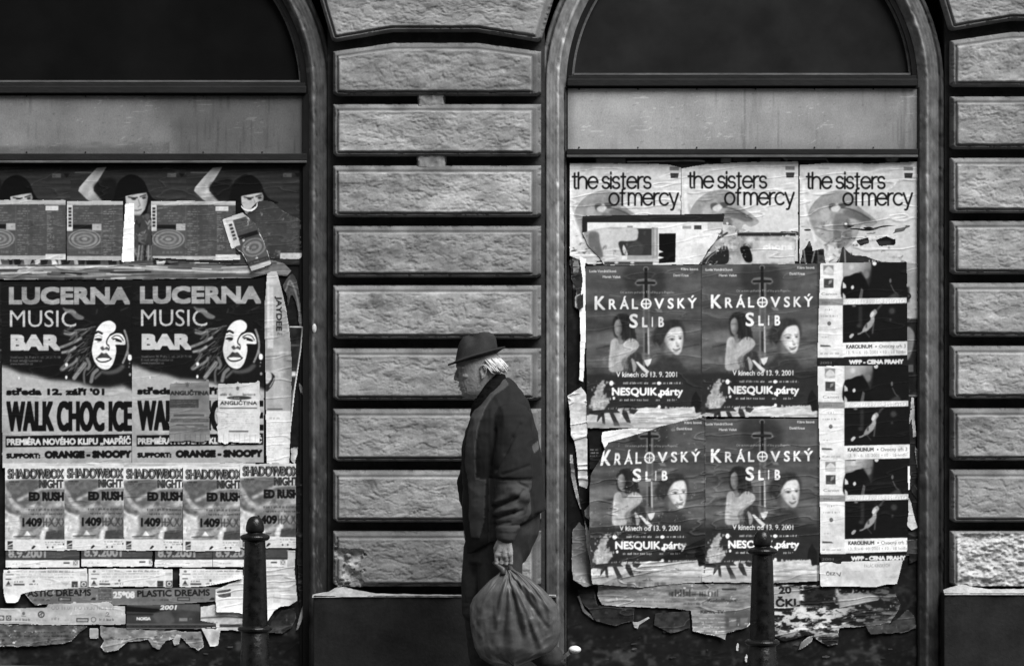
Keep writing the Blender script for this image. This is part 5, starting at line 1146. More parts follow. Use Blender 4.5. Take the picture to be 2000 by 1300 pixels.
    for k in range(90):
        x, y = rr.uniform(1188, 1248), rr.uniform(660, 727); c.line([(x, y), (x + rr.uniform(-3, 3), y + rr.uniform(4, 10))], rr.choice((198, 132, 120, 190)), 1.2, .22, .8)
    c.rect(1140, 824, 1376, 838, 130, .55, 3); c.line([(1180, 834), (1300, 830)], 200, 4, .8, 1.5); c.rect(1368.5, 512, 1376, 838, 46, .6, .5)
    c.mul(.07, 25, 25, 8)
    return c
cn = cinema(); G = "cinema posters in a block of four"
sheet("cinema_poster", "upper left of the four dark cinema posters, above a ragged white tear", "poster", cn, jag([(1143, 519), (1372, 517), (1372, 812), (1340, 818), (1300, 836), (1146, 836)], .5, 4), 4.0, group=G, seed=80, wr=1.1)
sheet("cinema_poster", "upper right of the four dark cinema posters, beside the top exhibition poster", "poster", cn, jag([(1143, 519), (1376, 517), (1374, 818), (1143, 816)], .5, 5), 4.2, 227, -3, group=G, seed=81, wr=1.0)
sheet("cinema_poster", "lower left of the four dark cinema posters, its top folded down aslant", "poster", cn, jag([(1147, 622), (1158, 592), (1174, 564), (1242, 546), (1278, 534), (1320, 523), (1372, 513), (1372, 838), (1300, 842), (1240, 848), (1150, 840), (1146, 800), (1144, 660)], .8, 6), 4.6, 6, 299, group=G, seed=82, wr=2.2, rim=.5, rimval=120,
      warp=lambda X, Y: (X + 8 * sstep(930, 880, Y) * sstep(1260, 1160, X), Y + 5 * sstep(960, 890, Y) * sstep(880, 890, Y) * sstep(1330, 1160, X)), curls=[(1260, 870, -.4, -.9, 40, .012), (1170, 900, -1, 0, 16, .010)])
sheet("cinema_poster", "lower right of the four dark cinema posters, behind the right bollard's knob", "poster", cn, jag([(1143, 519), (1374, 518), (1374, 836), (1300, 840), (1143, 838)], .5, 7), 4.4, 227, 298, group=G, seed=83, wr=1.6, curls=[(1250, 1110 - 298, 0, 1, 26, .006)])
ov = Cv(1300, 805, 1380, 830, 60)

# --- press photo exhibition posters stacked along the right side
def press():
    c = Cv(1590, 506, 1782, 716, 16)
    c.rect(1590, 506, 1648, 698, 226); c.mul(.03, 20, 20, 2)
    # emblem squares and sponsor words
    c.rect(1608, 518, 1628, 533, 135, 1, .6); c.blob([(1610, 532), (1611, 526), (1615, 522), (1618, 520), (1622, 522), (1626, 526), (1627, 532)], 215, .9, .8); c.rect(1608, 534, 1628, 537, 165, .8, .6)
    c.rect(1609, 544, 1628, 562, 62, 1, .5); c.poly([(1619, 548), (1626, 546), (1624, 552), (1618, 556)], 150, .9, .6); c.line([(1612, 558), (1620, 560)], 120, 1.6, .8, .5)
    c.text("Canon", 1604, 576.5, 5.6, 110, w=31, bold=.3)
    c.rect(1590, 583.5, 1648, 596, 138); c.text("2001", 1604, 592.5, 4.4, 90, w=17)
    c.greek(1612, 602, 1626, 4.4, 110, 31, .9, 1, 4); c.greek(1604, 615, 1637, 3.6, 135, 32, .9, 1, 6)
    c.ell(1619.5, 631.5, 3.6, 3.8, 70, 1, .4); c.rect(1617.5, 630.5, 1621.5, 632.5, 160, .8, .4); c.greek(1602, 639, 1640, 2.4, 190, 4, .9, .95); c.greek(1605, 656, 1620, 3.4, 170, 33, .9, 1, 5); c.greek(1624, 656, 1640, 2, 200, 2)
    c.poly([(1602, 673), (1620, 674), (1624, 677), (1602, 677)], 60, .9, .4); c.greek(1626, 673, 1640, 2.4, 190, 6); c.greek(1602, 688, 1640, 3.4, 130, 34, .9, 1, 7)
    # first picture: pale sky over dark heads
    c.rect(1647, 506, 1782, 583, 17)
    c.poly([(1646, 506), (1702, 506), (1701, 546), (1697, 560), (1690, 545), (1682, 530), (1662, 540), (1650, 544), (1646, 540)], lambda X, Y: 165 - 90 * sstep(1668, 1702, X) * sstep(515, 545, Y) - 40 * sstep(1675, 1700, X), 1, 2.5); c.ell(1663, 522, 5, 5, 205, .8, 2.5); c.ell(1693, 536, 5, 8, 130, .8, 2.5)
    c.blob([(1646, 545), (1660, 538), (1675, 533), (1688, 542), (1696, 562), (1694, 583), (1646, 583)], 14, 1, 1.2)
    c.poly([(1646, 550), (1652, 556), (1653, 562), (1646, 563)], 215, .95, .5); c.poly([(1646, 571), (1651, 577), (1652, 583), (1646, 583)], 205, .95, .5); c.blob([(1662, 560), (1666, 557), (1668, 562), (1664, 565)], 225, .95, .5)
    c.poly([(1682, 562), (1686, 566), (1684, 583), (1677, 583)], 92, .9, .8); c.ell(1739, 548, 2.2, 4.4, 105, .9, .8); c.line([(1740, 556), (1746, 568), (1751, 572)], 85, 2, .8, .7, True); c.blob([(1732, 583), (1744, 574), (1752, 572), (1756, 583)], 62, .8, 1.4)
    c.poly([(1647, 583), (1771, 581), (1771, 592), (1647, 595)], 208); c.text("WORLD PRESS PHOTO", 1650.5, 593, 8.2, 240, w=117, bold=1.0, rot=-.012); c.text("WORLD PRESS PHOTO", 1651.5, 593.6, 8.2, 150, w=117, bold=.15, rot=-.012, alpha=.45)
    # second picture: a pale falling figure in the dark
    c.rect(1646, 596, 1782, 669, 17); c.rect(1677, 598, 1684, 640, 46, .8, 1.5); c.ell(1668, 597, 4, 2, 150, .7, 1)
    c.blob([(1700, 612), (1705, 606), (1710, 604), (1713, 610), (1708, 618), (1708, 626), (1704, 636), (1696, 644), (1690, 648), (1684, 646), (1690, 634), (1700, 624)], 165, .95, .9); c.blob([(1699, 616), (1704, 608), (1708, 612), (1702, 620)], 215, .9, .6); c.line([(1688, 646), (1680, 651), (1676, 652)], 150, 3, .9, .8); c.blob([(1659, 656), (1664, 651), (1668, 653), (1664, 659), (1660, 660)], 195, .95, .6); c.line([(1714, 604), (1722, 594)], 70, 4, .8, 1.2)
    c.line([(1706, 632), (1704, 650)], 95, 3, .8, 1); c.line([(1690, 648), (1698, 658)], 70, 2, .8, .8); c.ell(1742, 607, 6, 6, 70, .8, 2); c.ell(1739, 624, 2.4, 3, 60, .8, 1.2); c.ell(1677, 636, 4, 3.4, 60, .8, 1.4); c.rect(1690, 632, 1694, 640, 60, .7, .8)
    c.poly([(1646, 669), (1774, 666), (1774, 693), (1646, 697)], 238)
    c.text("KAROLINUM", 1652.5, 680.5, 7.6, 62, w=51, bold=.55, rot=-.012); c.ell(1711, 676.2, 1.5, 1.6, 70); c.text("Ovocný trh 3", 1717, 679.5, 7, 95, w=52, rot=-.012, bold=.1)
    c.text("13. 9. - 6. 10. 2001 • 10 - 18 hodin", 1653, 691, 6, 150, w=116, rot=-.012)
    c.rect(1590, 698, 1782, 716, 30); c.text("WPP - CENA PRAHY", 1658, 711.5, 9.2, 222, w=107, bold=1.1, rot=-.012); c.text("2001", 1601, 710.5, 4.6, 130, w=23)
    for p in ((1708, 514, 4, 4.6), (1712.5, 711 + 4, 2.6, 3)): c.ell(p[0], p[1], p[2], p[3], 225, 1, .5)
    c.mul(.05, 20, 20, 5)
    return c
pp = press(); G = "press photo exhibition posters stacked down the right side"
skew = lambda k: (lambda X, Y: (X + k * (Y - 512) * .0, Y))
sheet("exhibition_poster", "topmost of the three black and white photo exhibition posters on the right", "poster", pp, jag([(1602, 513), (1772, 511), (1773, 696), (1772, 714), (1595, 715), (1596, 690), (1599, 596)], .4, 3), 5.0, 0, 0, group=G, seed=85, wr=.8)
sheet("exhibition_poster", "middle one of the three black and white photo exhibition posters on the right", "poster", pp, jag([(1593, 513), (1772, 512), (1775, 697), (1774, 699), (1598, 699), (1596, 640)], .4, 4), 5.3, 3, 201, group=G, seed=86, wr=.8)
sheet("exhibition_poster", "lowest of the three black and white photo exhibition posters, above the blank white flap", "poster", pp, jag([(1596, 513), (1772, 512), (1770, 640), (1768, 696), (1762, 716), (1598, 718)], .4, 5), 5.6, 4, 383, group=G, seed=87, wr=.9)
fb = Cv(1595, 1084, 1772, 1152, 214)
fb.map(lambda a, X, Y: 214 - 18 * sstep(1120, 1145, Y)); fb.text("PALÁC KINSKÝCH", 1688, 1107.5, 6.4, 130, w=50, rot=-.02); fb.text("ČEZ", 1613, 1123, 6.4, 100, w=19, bold=.6); fb.line([(1634, 1118), (1640, 1124), (1642, 1117)], 90, 1.6); fb.greek(1662, 1114, 1700, 1.8, 140, 3); fb.greek(1702, 1113, 1755, 1.8, 185, 4); fb.greek(1685, 1124, 1755, 3, 180, 6, .7); fb.greek(1680, 1134, 1730, 2, 205, 2)
sheet("paper_sheet", "blank white flap hanging free below the lowest exhibition poster", "paper sheet", fb, jag([(1600, 1097), (1764, 1092), (1758, 1118), (1752, 1140), (1730, 1141), (1710, 1146), (1640, 1144), (1602, 1145)], .5, 6), 5.9, seed=88, wr=1.2, curls=[(1680, 1126, 0, 1, 20, .010)])
st1 = Cv(1760, 905, 1785, 965, 240); sheet("paper_strip", "short bright white tear on the right edge of the lowest exhibition poster", "paper strip", st1, jag([(1772, 910), (1778, 909), (1778, 955), (1773, 958)], .5, 3), 6.3, seed=89)

# --- torn paper down both sides
scrap("paper_strip", "long thin bright white strip torn down the left edge of the cinema posters", [(1131, 500), (1146, 505), (1143, 520), (1146, 560), (1144, 600), (1145, 650), (1142, 700), (1140, 746), (1131, 742), (1133, 660), (1131, 600), (1138, 545), (1134, 520)], 240, 3.4, 90, .8, .06, rim=0, lift=.004, wr=1)
scrap("torn_paper", "dark folded paper beside the post, left of the long thin white strip", [(1112, 505), (1128, 500), (1140, 556), (1139, 600), (1130, 608), (1126, 590), (1124, 560), (1116, 545)], 40, 2.0, 91, 1.5, .5, blots=6, dark=12, rim=.6, rimv=110)
scrap("paper_scrap", "grey folded corner poking from behind the long thin white strip", [(1123, 578), (1138, 570), (1137, 592), (1131, 605), (1122, 600)], 130, 2.8, 92, .6, .3, rim=.6)
scrap("paper_scrap", "pale scrap hanging below the first pale concert poster's lifted edge", [(1118, 500), (1128, 502), (1132, 520), (1129, 535), (1120, 540)], 110, 1.8, 93, 1.2, .3)
scrap("torn_paper", "long pale crumpled paper curtain hanging beside the post, left of the cinema posters", [(1107, 772), (1135, 754), (1146, 770), (1147, 830), (1148, 900), (1149, 945), (1146, 954), (1130, 948), (1125, 880), (1121, 862), (1115, 850), (1112, 800)], 196, 3.6, 94, 1.2, .25, lift=.02, wr=6)
scrap("paper_strip", "slim pale pointed strip dangling under the crumpled paper curtain", [(1112, 886), (1118, 886), (1124, 930), (1131, 970), (1137, 990), (1134, 996), (1124, 968), (1115, 930)], 150, 3.2, 95, .8, .3, lift=.012)
scrap("torn_paper", "dark torn gap of folded paper between the crumpled curtain and the lower cinema poster", [(1130, 948), (1150, 950), (1153, 1010), (1150, 1040), (1136, 1000), (1131, 975)], 26, 3.5, 96, 1.2, .4, rim=.4, rimv=70)
scrap("paper_strip", "bright narrow strip curving down the lower left cinema poster's edge", [(1141, 996), (1152, 982), (1157, 1010), (1156, 1050), (1160, 1090), (1166, 1122), (1160, 1128), (1150, 1090), (1144, 1060), (1142, 1020)], 205, 4.4, 97, 1, .2, lift=.012)
scrap("torn_paper", "grey flap of board paper standing out at the lower left of the right window", [(1118, 1034), (1132, 1018), (1143, 1030), (1146, 1060), (1152, 1096), (1160, 1130), (1168, 1138), (1146, 1144), (1136, 1142), (1118, 1130), (1115, 1090)], 104, 3.0, 98, 1.5, .18, lift=.02, rim=.7, rimv=140)
scrap("torn_paper", "white ragged paper with dark print above the folded-down cinema poster", [(1176, 842), (1210, 838), (1300, 824), (1372, 808), (1372, 824), (1300, 842), (1200, 872), (1180, 876), (1174, 860)], 212, 3.9, 99, 1.2, .12, blots=8, dark=60)
scrap("torn_paper", "dark paper with small pale print left of the folded-down cinema poster", [(1149, 846), (1178, 850), (1186, 868), (1170, 910), (1152, 918), (1150, 880)], 22, 4.1, 100, 1, .5, rim=0)
tx = Cv(1146, 868, 1180, 922, 22); [tx.greek(1153, y, 1172 - (y - 876) * .3, 3, 190, y, 1, .95, 7) for y in (876, 882, 888, 894, 900)]; tx.ell(1153, 913, 2, 2, 220)
sheet("paper_scrap", "small dark scrap with lines of pale print beside the folded-down cinema poster", "paper scrap", tx, jag([(1151, 872), (1176, 872), (1164, 908), (1157, 916), (1151, 916)], .5, 2), 4.3, seed=101)
# right side
rs = Cv(1764, 500, 1815, 1160, 30); rs.mul(.6, 10, 16, 4); rs.rect(1764, 500, 1798, 622, 168, .95, 2); rs.rect(1768, 560, 1776, 590, 20, .9, 2); rs.ring(1773, 578, 5, 3, 15); rs.blob([(1770, 640), (1786, 652), (1780, 690), (1770, 700)], 150, .8, 1.5); rs.rect(1774, 712, 1784, 726, 110, .8, 1); rs.line([(1797, 614), (1800, 690), (1801, 770)], 160, 2.4, .9, .5)
rs.rect(1772, 770, 1802, 774, 130, .8, .8)
sheet("torn_paper", "dark layered poster edges with grey blots, between the exhibition posters and the right post", "torn paper", rs, jag([(1768, 515), (1798, 515), (1800, 610), (1802, 772), (1786, 778), (1790, 900), (1806, 980), (1800, 1060), (1804, 1090), (1776, 1100), (1768, 900)], 1.5, 3), 2.2, seed=102, wr=2)
scrap("paper_strip", "pale knotted paper strip dangling right of the middle exhibition poster", [(1780, 774), (1786, 776), (1786, 808), (1790, 852), (1783, 854), (1780, 816), (1776, 832), (1775, 850), (1772, 846), (1776, 815)], 170, 3.4, 103, 1, .3, lift=.014)
scrap("torn_paper", "pale grey torn page hanging along the right post beside the exhibition posters", [(1786, 866), (1803, 900), (1804, 970), (1798, 968), (1792, 920), (1787, 890)], 95, 3.0, 104, 1, .3, lift=.01)
scrap("paper_scrap", "bright tapering tear curling off the lowest exhibition poster's right edge", [(1773, 968), (1780, 980), (1784, 1000), (1793, 1030), (1780, 1036), (1771, 1026), (1774, 1000)], 210, 6.3, 105, .8, .15, lift=.01)
scrap("torn_paper", "dark grey paper panel low beside the right post, under the bright tapering tear", [(1768, 1052), (1798, 1052), (1800, 1078), (1770, 1086)], 62, 3.0, 106, 1, .2, rim=.5, rimv=90)
scrap("torn_paper", "dark dented paper hanging aslant across the right post's edge", [(1778, 940), (1790, 950), (1816, 990), (1824, 1002), (1806, 996), (1780, 960)], 34, 3.8, 107, 1, .3, rim=.5, rimv=80, lift=.016)
cs_ = Cv(1788, 1118, 1812, 1172, 22); [cs_.greek(1793, y, 1808, 3, 120, y, .9, .95, 5) for y in range(1122, 1168, 5)]
sheet("paper_scrap", "narrow speckled scrap standing upright low beside the right post", "paper scrap", cs_, jag(quad(1791, 1121, 1808, 1170), 1, 4), 2.6, seed=108)

# --- what is left of older layers under the big posters
nw = Cv(1160, 1136, 1480, 1262, 128)
nw.mul(.34, 30, 4.5, 4, 6); nw.mul(.2, 9, 3, 44); [nw.greek(1172, y, 1300, 1.8, 85, y, .7, .9, 20) for y in (1156, 1161, 1166)]; nw.rect(1160, 1168, 1300, 1180, 165, .7, 2); nw.greek(1175, 1172, 1330, 3, 85, 9, .8, .85, 8)
nw.greek(1306, 1150, 1406, 14, 48, 5, .85, 1, 22); nw.greek(1335, 1175, 1377, 5, 75, 9, .9, 1, 8); nw.text("Rudolfinum", 1382, 1175, 7, 60, w=56, bold=.5); nw.rect(1410, 1148, 1438, 1152, 40, .8, .5)
nw.line([(1168, 1183), (1250, 1183), (1300, 1188)], 190, 4, .8, 1); nw.text("Karlín, TV", 1368, 1197, 6.6, 60, w=46, bold=.5)
[nw.greek(1352, y, 1424, 3, 215, y, .8, .6, 12) for y in (1205, 1212, 1222, 1230)]; nw.rect(1416, 1192, 1470, 1240, 75, .75, 3); [nw.rect(x, 1206, x + 14, 1222, 130, .8, 1) for x in (1424, 1446)]
sheet("torn_paper", "torn newsprint hanging below the cinema posters, left of the right bollard", "torn paper", nw, jag([(1168, 1143), (1300, 1140), (1470, 1138), (1474, 1200), (1462, 1224), (1420, 1236), (1416, 1248), (1400, 1242), (1352, 1232), (1349, 1192), (1300, 1186), (1260, 1186), (1175, 1181), (1166, 1162)], 1.4, 4), 3.4, seed=110, rim=1, wr=2.5, curls=[(1380, 1220, 0, 1, 30, .012)])
ck = Cv(1480, 1132, 1800, 1262, 70)
ck.map(lambda a, X, Y: 26 + 185 * sstep(.44, .60, fbm(X / 16, Y / 7, 14, 6, .6)) * (1 - .66 * sstep(1600, 1720, X)) * (1 - .6 * sstep(1222, 1250, Y)))
ck.rect(1505, 1146, 1562, 1186, 165, .9, 2); ck.text("20", 1521, 1159, 14, 32, w=25, bold=1.0, rot=-.04); ck.text("ČKL", 1515, 1185, 16, 25, w=48, bold=1.3, rot=-.03); ck.greek(1528, 1191, 1565, 3, 90, 4)
ck.rect(1570, 1144, 1632, 1184, 22, .9, 2); ck.text("2001", 1652, 1157, 13, 22, w=50, bold=1.1); ck.rect(1640, 1144, 1720, 1148, 60, .7, 1); ck.poly([(1634, 1161), (1700, 1158), (1720, 1166), (1690, 1176), (1640, 1185)], 165, .9, 2); ck.line([(1640, 1185), (1690, 1174), (1715, 1170)], 205, 2, .8, .7)
for k in range(30):
    x, y = r.uniform(1560, 1740), r.uniform(1190, 1240); s_ = r.uniform(3, 9); ck.blob([(x + r.uniform(-s_, s_), y + r.uniform(-s_, s_) * .6) for _ in range(6)], r.choice((20, 60, 110, 150, 30)), .7, .8)
sheet("torn_paper", "shredded older posters with dark bold letters, right of the right bollard", "torn paper", ck, jag([(1500, 1140), (1600, 1142), (1720, 1140), (1744, 1150), (1760, 1180), (1740, 1215), (1700, 1222), (1640, 1226), (1636, 1256), (1620, 1262), (1580, 1240), (1530, 1252), (1508, 1240)], 2.2, 5), 3.2, seed=111, rim=.6, rimval=150, wr=2.5)
scrap("paper_scrap", "lone pale leaf-shaped scrap on the dark board right of the right bollard", [(1558, 1270), (1564, 1254), (1578, 1242), (1590, 1240), (1586, 1252), (1574, 1262)], 118, 3.8, 112, .6, .2, rim=.6)
scrap("paper_scrap", "small white curl of paper on the dark board under the torn newsprint", [(1235, 1212), (1244, 1214), (1266, 1203), (1270, 1206), (1248, 1220), (1246, 1228), (1238, 1224)], 160, 2.2, 113, .8, .2)
scrap("paper_scrap", "bright pointed scrap just left of the right bollard's lower shaft", [(1458, 1222), (1467, 1211), (1467, 1218), (1456, 1226)], 210, 3.8, 114, .4, .1, rim=0)
scrap("torn_paper", "dark curled paper remnant low at the left post of the right window", [(1128, 1150), (1160, 1148), (1168, 1182), (1240, 1186), (1238, 1212), (1200, 1222), (1164, 1212), (1150, 1190), (1130, 1170)], 36, 2.0, 115, 2, .5, 3, blots=10, dark=14, rim=.7, rimv=70)
scrap("paper_strip", "thin curved pale paper rim arching over the dark board near the left post", [(1127, 1162), (1132, 1162), (1142, 1188), (1160, 1204), (1188, 1214), (1186, 1218), (1158, 1210), (1138, 1194)], 95, 2.6, 116, .6, .3, rim=0)
scrap("torn_paper", "dim torn paper patch low on the boards between newsprint and right bollard", [(1280, 1196), (1346, 1192), (1348, 1226), (1310, 1236), (1276, 1220)], 48, 2.0, 117, 2, .5, blots=8, dark=18, rim=.5, rimv=70)
for k, (x, y) in enumerate(((1440, 1262), (1457, 1284))):
    scrap("paper_scrap", ("slim white chip of paper left of the right bollard near the photo's foot", "lowest slim white chip of paper beside the right bollard")[k], [(x - 3, y), (x + 1, y - 10), (x + 4, y - 4), (x + 2, y + 10), (x - 2, y + 8)], 190, 2.2, 120 + k, .3, .1, rim=0)
scrap("torn_paper", "dim flaking paper mass at the lower right corner of the right window", [(1690, 1222), (1740, 1216), (1772, 1190), (1786, 1200), (1790, 1226), (1760, 1236), (1700, 1238)], 58, 2.4, 123, 2.5, .5, blots=12, dark=22, rim=.6, rimv=85)
# flecks of old paper still glued to the boards
r = random.Random(77)
for k in range(22):
    left = k % 3 == 0
    x, y = (r.uniform(10, 560), r.uniform(1246, 1296)) if left else (r.uniform(1130, 1780), r.uniform(1222, 1292))
    if not left and 1466 < x < 1515: x += 60
    n_ = r.randint(5, 8); a0 = r.uniform(0, 6.28); sx, sy = r.uniform(3, 11), r.uniform(1.5, 4)
    pts = [(x + sx * r.uniform(.5, 1.1) * math.cos(a0 + 6.283 * q_ / n_), y + sy * r.uniform(.5, 1.1) * math.sin(a0 + 6.283 * q_ / n_)) for q_ in range(n_)]
    scrap("paper_scrap", "small dull fleck of old paper glued to the dark boards under the " + ("music" if left else "cinema") + " posters", pts, r.choice((34, 40, 48, 60, 75)), 1.4, 200 + k, 1.6, .4, rim=0, lift=.002, group="paper flecks under the " + ("music" if left else "cinema") + " posters")
# white paint smear on the post
sm = MB(); sm.lathe([(0, -.004), (.010, -.003), (.012, 0)], 14)
pz = P(614, 641, 0); sm.v = [(pz.x + a * .9, -.0015 + c_, pz.z + b * 1.9) for a, b, c_ in sm.v]
o = sm.build("paint_blob", mat("white_paint_blob", .45, .6, 20, .6, .2, 60), building, True)
# ------------------------------------------------------------------ cast iron bollards
M_iron = mat("black_iron_paint", .0018, .0085, 26, .46, .5, 60, spec=.28, rlo=.18)
def bollard(x):
    root = empty("bollard", (x, -2.0, gz(x)))
    def part(name, prof, seg=40):
        q = MB(); q.lathe(prof, seg); return q.build(name, M_iron, root, True)
    part("base", [(0, -.03), (.098, -.03), (.098, .035), (.094, .045), (.082, .055), (.080, .075), (.070, .085), (.067, .09)])
    part("lower_shaft", [(.067, .088), (.0635, .20), (.0595, .384), (.058, .386)])
    part("lower_collar", [(.056, .379), (.064, .380), (.0735, .386), (.0755, .392), (.0735, .398), (.065, .404), (.056, .406)])
    part("shaft", [(.0555, .404), (.0525, .52), (.0475, .70), (.0450, .776), (.044, .778)])
    part("upper_collar", [(.043, .772), (.054, .774), (.0625, .780), (.065, .787), (.0625, .794), (.052, .800), (.040, .802), (.034, .806), (.033, .810)])
    part("domed_cap", [(.033, .808), (.0385, .812), (.0400, .818), (.0395, .835), (.0365, .848), (.0335, .857), (.0275, .868), (.019, .875), (.009, .8785), (0, .8795)])
    return root
G = "cast iron bollards along the pavement"
tag(bollard((498 - 1000) * 14 / FPX), "black iron bollard with domed knob in front of the left window's posters", "bollard", G)
tag(bollard((1489 - 1000) * 14 / FPX), "black iron bollard with domed knob in front of the right window's cinema posters", "bollard", G)
# ------------------------------------------------------------------ the walking man
YM = -0.77
def Q(px, py, dy=0.0):
    """point by photo pixel in the man's own walking plane; dy: sideways from it (negative: towards the street)"""
    p = P(px, py, YM); p.y = YM + dy; return p
MPX = (YM - CAM_Y) / FPX            # metres per pixel there
person = empty("person", (Q(985, 1355).x, YM, gz(0)))
tag(person, "old man in a dark felt hat and dark jacket walking left with a plastic bag", "person")
PINV = Matrix.Translation(person.location).inverted()
def own(o): o.parent = person; o.matrix_parent_inverse = PINV; return o

M_skin = mat("weathered_skin", .17, .27, 40, .6, .35, 160, spec=.3, bdist=.002)
M_felt = mat("felt_hat", .020, .034, 18, .95, .4, 240, spec=.1)
M_ribbon = mat("hat_ribbon", .008, .012, 30, .7, .2, 200, spec=.2)
M_hair = mat("white_hair", .42, .62, 60, .55, .2, 200, spec=.4)
M_cloth = mat("jacket_cloth", .74, .98, 22, .92, .45, 380, spec=.12, vcol=True, bdist=.0015)
M_scarf = mat("dark_scarf", .004, .008, 40, .95, .5, 300, spec=.05)
M_trouser = mat("trouser_cloth", .026, .040, 24, .93, .4, 340, spec=.1)
M_leather = mat("shoe_leather", .008, .014, 18, .45, .2, 120, spec=.4)
M_sole = mat("pale_shoe_sole", .55, .7, 20, .7, .2, 100)
M_eye = mat("eyeball", .18, .24, 30, .3, 0, 50)
M_bag = mat("grey_plastic_bag", .044, .064, 9, .52, .10, 150, spec=.35, rlo=.42)

def loft_rows(mb, rows, seg=40, ex=2.0):
    """rows: (py, front px, back px, half depth, dy[, lean]) - closed body of horizontal slices"""
    n = len(mb.v)
    for r in rows:
        py, xf, xb, hd = r[:4]; dy = r[4] if len(r) > 4 else 0; lean = r[5] if len(r) > 5 else 0
        cx, hw = (xf + xb) / 2, (xb - xf) / 2
        for k in range(seg):
            t = 2 * math.pi * k / seg; c, s = math.cos(t), math.sin(t)
            sx = math.copysign(abs(c) ** (2 / ex), c); sy = math.copysign(abs(s) ** (2 / ex), s)
            mb.v.append(tuple(Q(cx + hw * sx, py + lean * sx, dy + hd * sy)))
    R = len(rows)
    for i in range(R - 1):
        for k in range(seg):
            k2 = (k + 1) % seg; mb.f.append((n + i * seg + k, n + i * seg + k2, n + (i + 1) * seg + k2, n + (i + 1) * seg + k))
    mb.f.append(tuple(n + k for k in range(seg - 1, -1, -1))); mb.f.append(tuple(n + (R - 1) * seg + k for k in range(seg)))
def ball(mb, c, r, seg=14):
    n = len(mb.v); rx, ry, rz = r if isinstance(r, tuple) else (r, r, r)
    for i in range(seg + 1):
        a = math.pi * i / seg
        for k in range(seg * 2):
            t = math.pi * k / seg
            mb.v.append((c[0] + rx * math.sin(a) * math.cos(t), c[1] + ry * math.sin(a) * math.sin(t), c[2] + rz * math.cos(a)))
    for i in range(seg):
        for k in range(seg * 2): mb.f.append((n + i * seg * 2 + k, n + (i + 1) * seg * 2 + k, n + (i + 1) * seg * 2 + (k + 1) % (seg * 2), n + i * seg * 2 + (k + 1) % (seg * 2)))
def chain(mb, pts, rad, seg=16):
    """tapered limb with round ends"""
    mb.tube(pts, rad, seg)
    for p, r in zip(pts, rad if isinstance(rad, (list, tuple)) else [rad] * len(pts)): ball(mb, p, r, 8)
def remesh(mb, name, mat_, voxel, smooth=2, disp=None, col=None, parent=True):
    me = bpy.data.meshes.new("shape"); me.from_pydata(mb.v, [], mb.f); me.update()
    bm = bmesh.new(); bm.from_mesh(me); bmesh.ops.recalc_face_normals(bm, faces=bm.faces[:]); bm.to_mesh(me); bm.free()
    o = bpy.data.objects.new("shape", me); COL.objects.link(o)
    m = o.modifiers.new("r", 'REMESH'); m.mode = 'VOXEL'; m.voxel_size = voxel
    if smooth:
        s = o.modifiers.new("s", 'SMOOTH'); s.iterations = smooth; s.factor = .5
    dg = bpy.context.evaluated_depsgraph_get(); ev = o.evaluated_get(dg)
    out = bpy.data.meshes.new_from_object(ev); bpy.data.objects.remove(o); bpy.data.meshes.remove(me)
    n = len(out.vertices); co = np.empty(n * 3, np.float32); out.vertices.foreach_get("co", co); co = co.reshape(-1, 3).astype(float)
    px = 1000 + co[:, 0] / MPX; py = 650 - (co[:, 2] - CAM_Z) / MPX; dy = co[:, 1] - YM
    if disp is not None:
        no = np.empty(n * 3, np.float32); out.vertex_normals.foreach_get("vector", no); no = no.reshape(-1, 3)
        co = co + no * disp(px, py, dy)[:, None]
        out.vertices.foreach_set("co", co.astype(np.float32).ravel())
    if col is not None: set_col(out, col(px, py, dy))
    out.polygons.foreach_set("use_smooth", [True] * len(out.polygons)); out.update()
    out.name = name; out.materials.clear(); out.materials.append(mat_)
    ob = bpy.data.objects.new(name, out); COL.objects.link(ob)
    return own(ob) if parent else ob

# --- the body: head, neck, trunk, arms with hands, legs and feet as one surface
b = MB()
loft_rows(b, [(676, 912, 956, .040), (686, 902, 968, .062), (696, 894, 976, .071), (706, 891, 980, .076), (714, 890.5, 981, .077), (720, 892.5, 980, .077), (726, 895.5, 978, .076), (734, 896.5, 974, .074), (742, 897, 968, .071), (750, 896.5, 962, .067), (757, 898.5, 957, .062), (764, 901, 953, .056), (770, 904, 949, .048), (777, 911, 944, .034)], 44, 2.25)
chain(b, [Q(894.2, 723), Q(891.8, 731), Q(890.6, 738.6)], [.0080, .0095, .0115])                      # nose
for s in (-1, 1):
    ball(b, Q(895.0, 740.8, s * .011), .0085, 8)
    chain(b, [Q(893.5, 716, s * .012), Q(895.5, 715.5, s * .034), Q(904, 718, s * .058)], [.008, .0095, .007])  # brow
    ball(b, Q(913, 734, s * .0490), (.026, .018, .014)); ball(b, Q(920, 764, s * .036), (.028, .014, .018))      # cheek, jowl
    chain(b, [Q(896.8, 753, 0), Q(898.5, 753.4, s * .012), Q(905, 755.5, s * .026)], [.0058, .0055, .0035])
    chain(b, [Q(899.3, 760, 0), Q(900.6, 760, s * .012), Q(904, 758.5, s * .024)], [.0062, .0058, .0035])
    # ear: a bowl with a rolled rim and a lobe
    ball(b, Q(943, 726, s * .078), (.014, .010, .026))
    chain(b, [Q(939, 719, s * .083), Q(941, 713.5, s * .088), Q(946, 712.5, s * .091), Q(949.5, 718, s * .092), Q(949, 727, s * .090), Q(945.5, 735, s * .085), Q(942, 738.5, s * .081)], [.0045, .005, .005, .005, .0048, .0055, .006])
ball(b, Q(907, 770.5), (.014, .019, .012))                                                             # chin
chain(b, [Q(948, 735), Q(956, 765), Q(970, 805)], [.058, .056, .062])                                     # neck
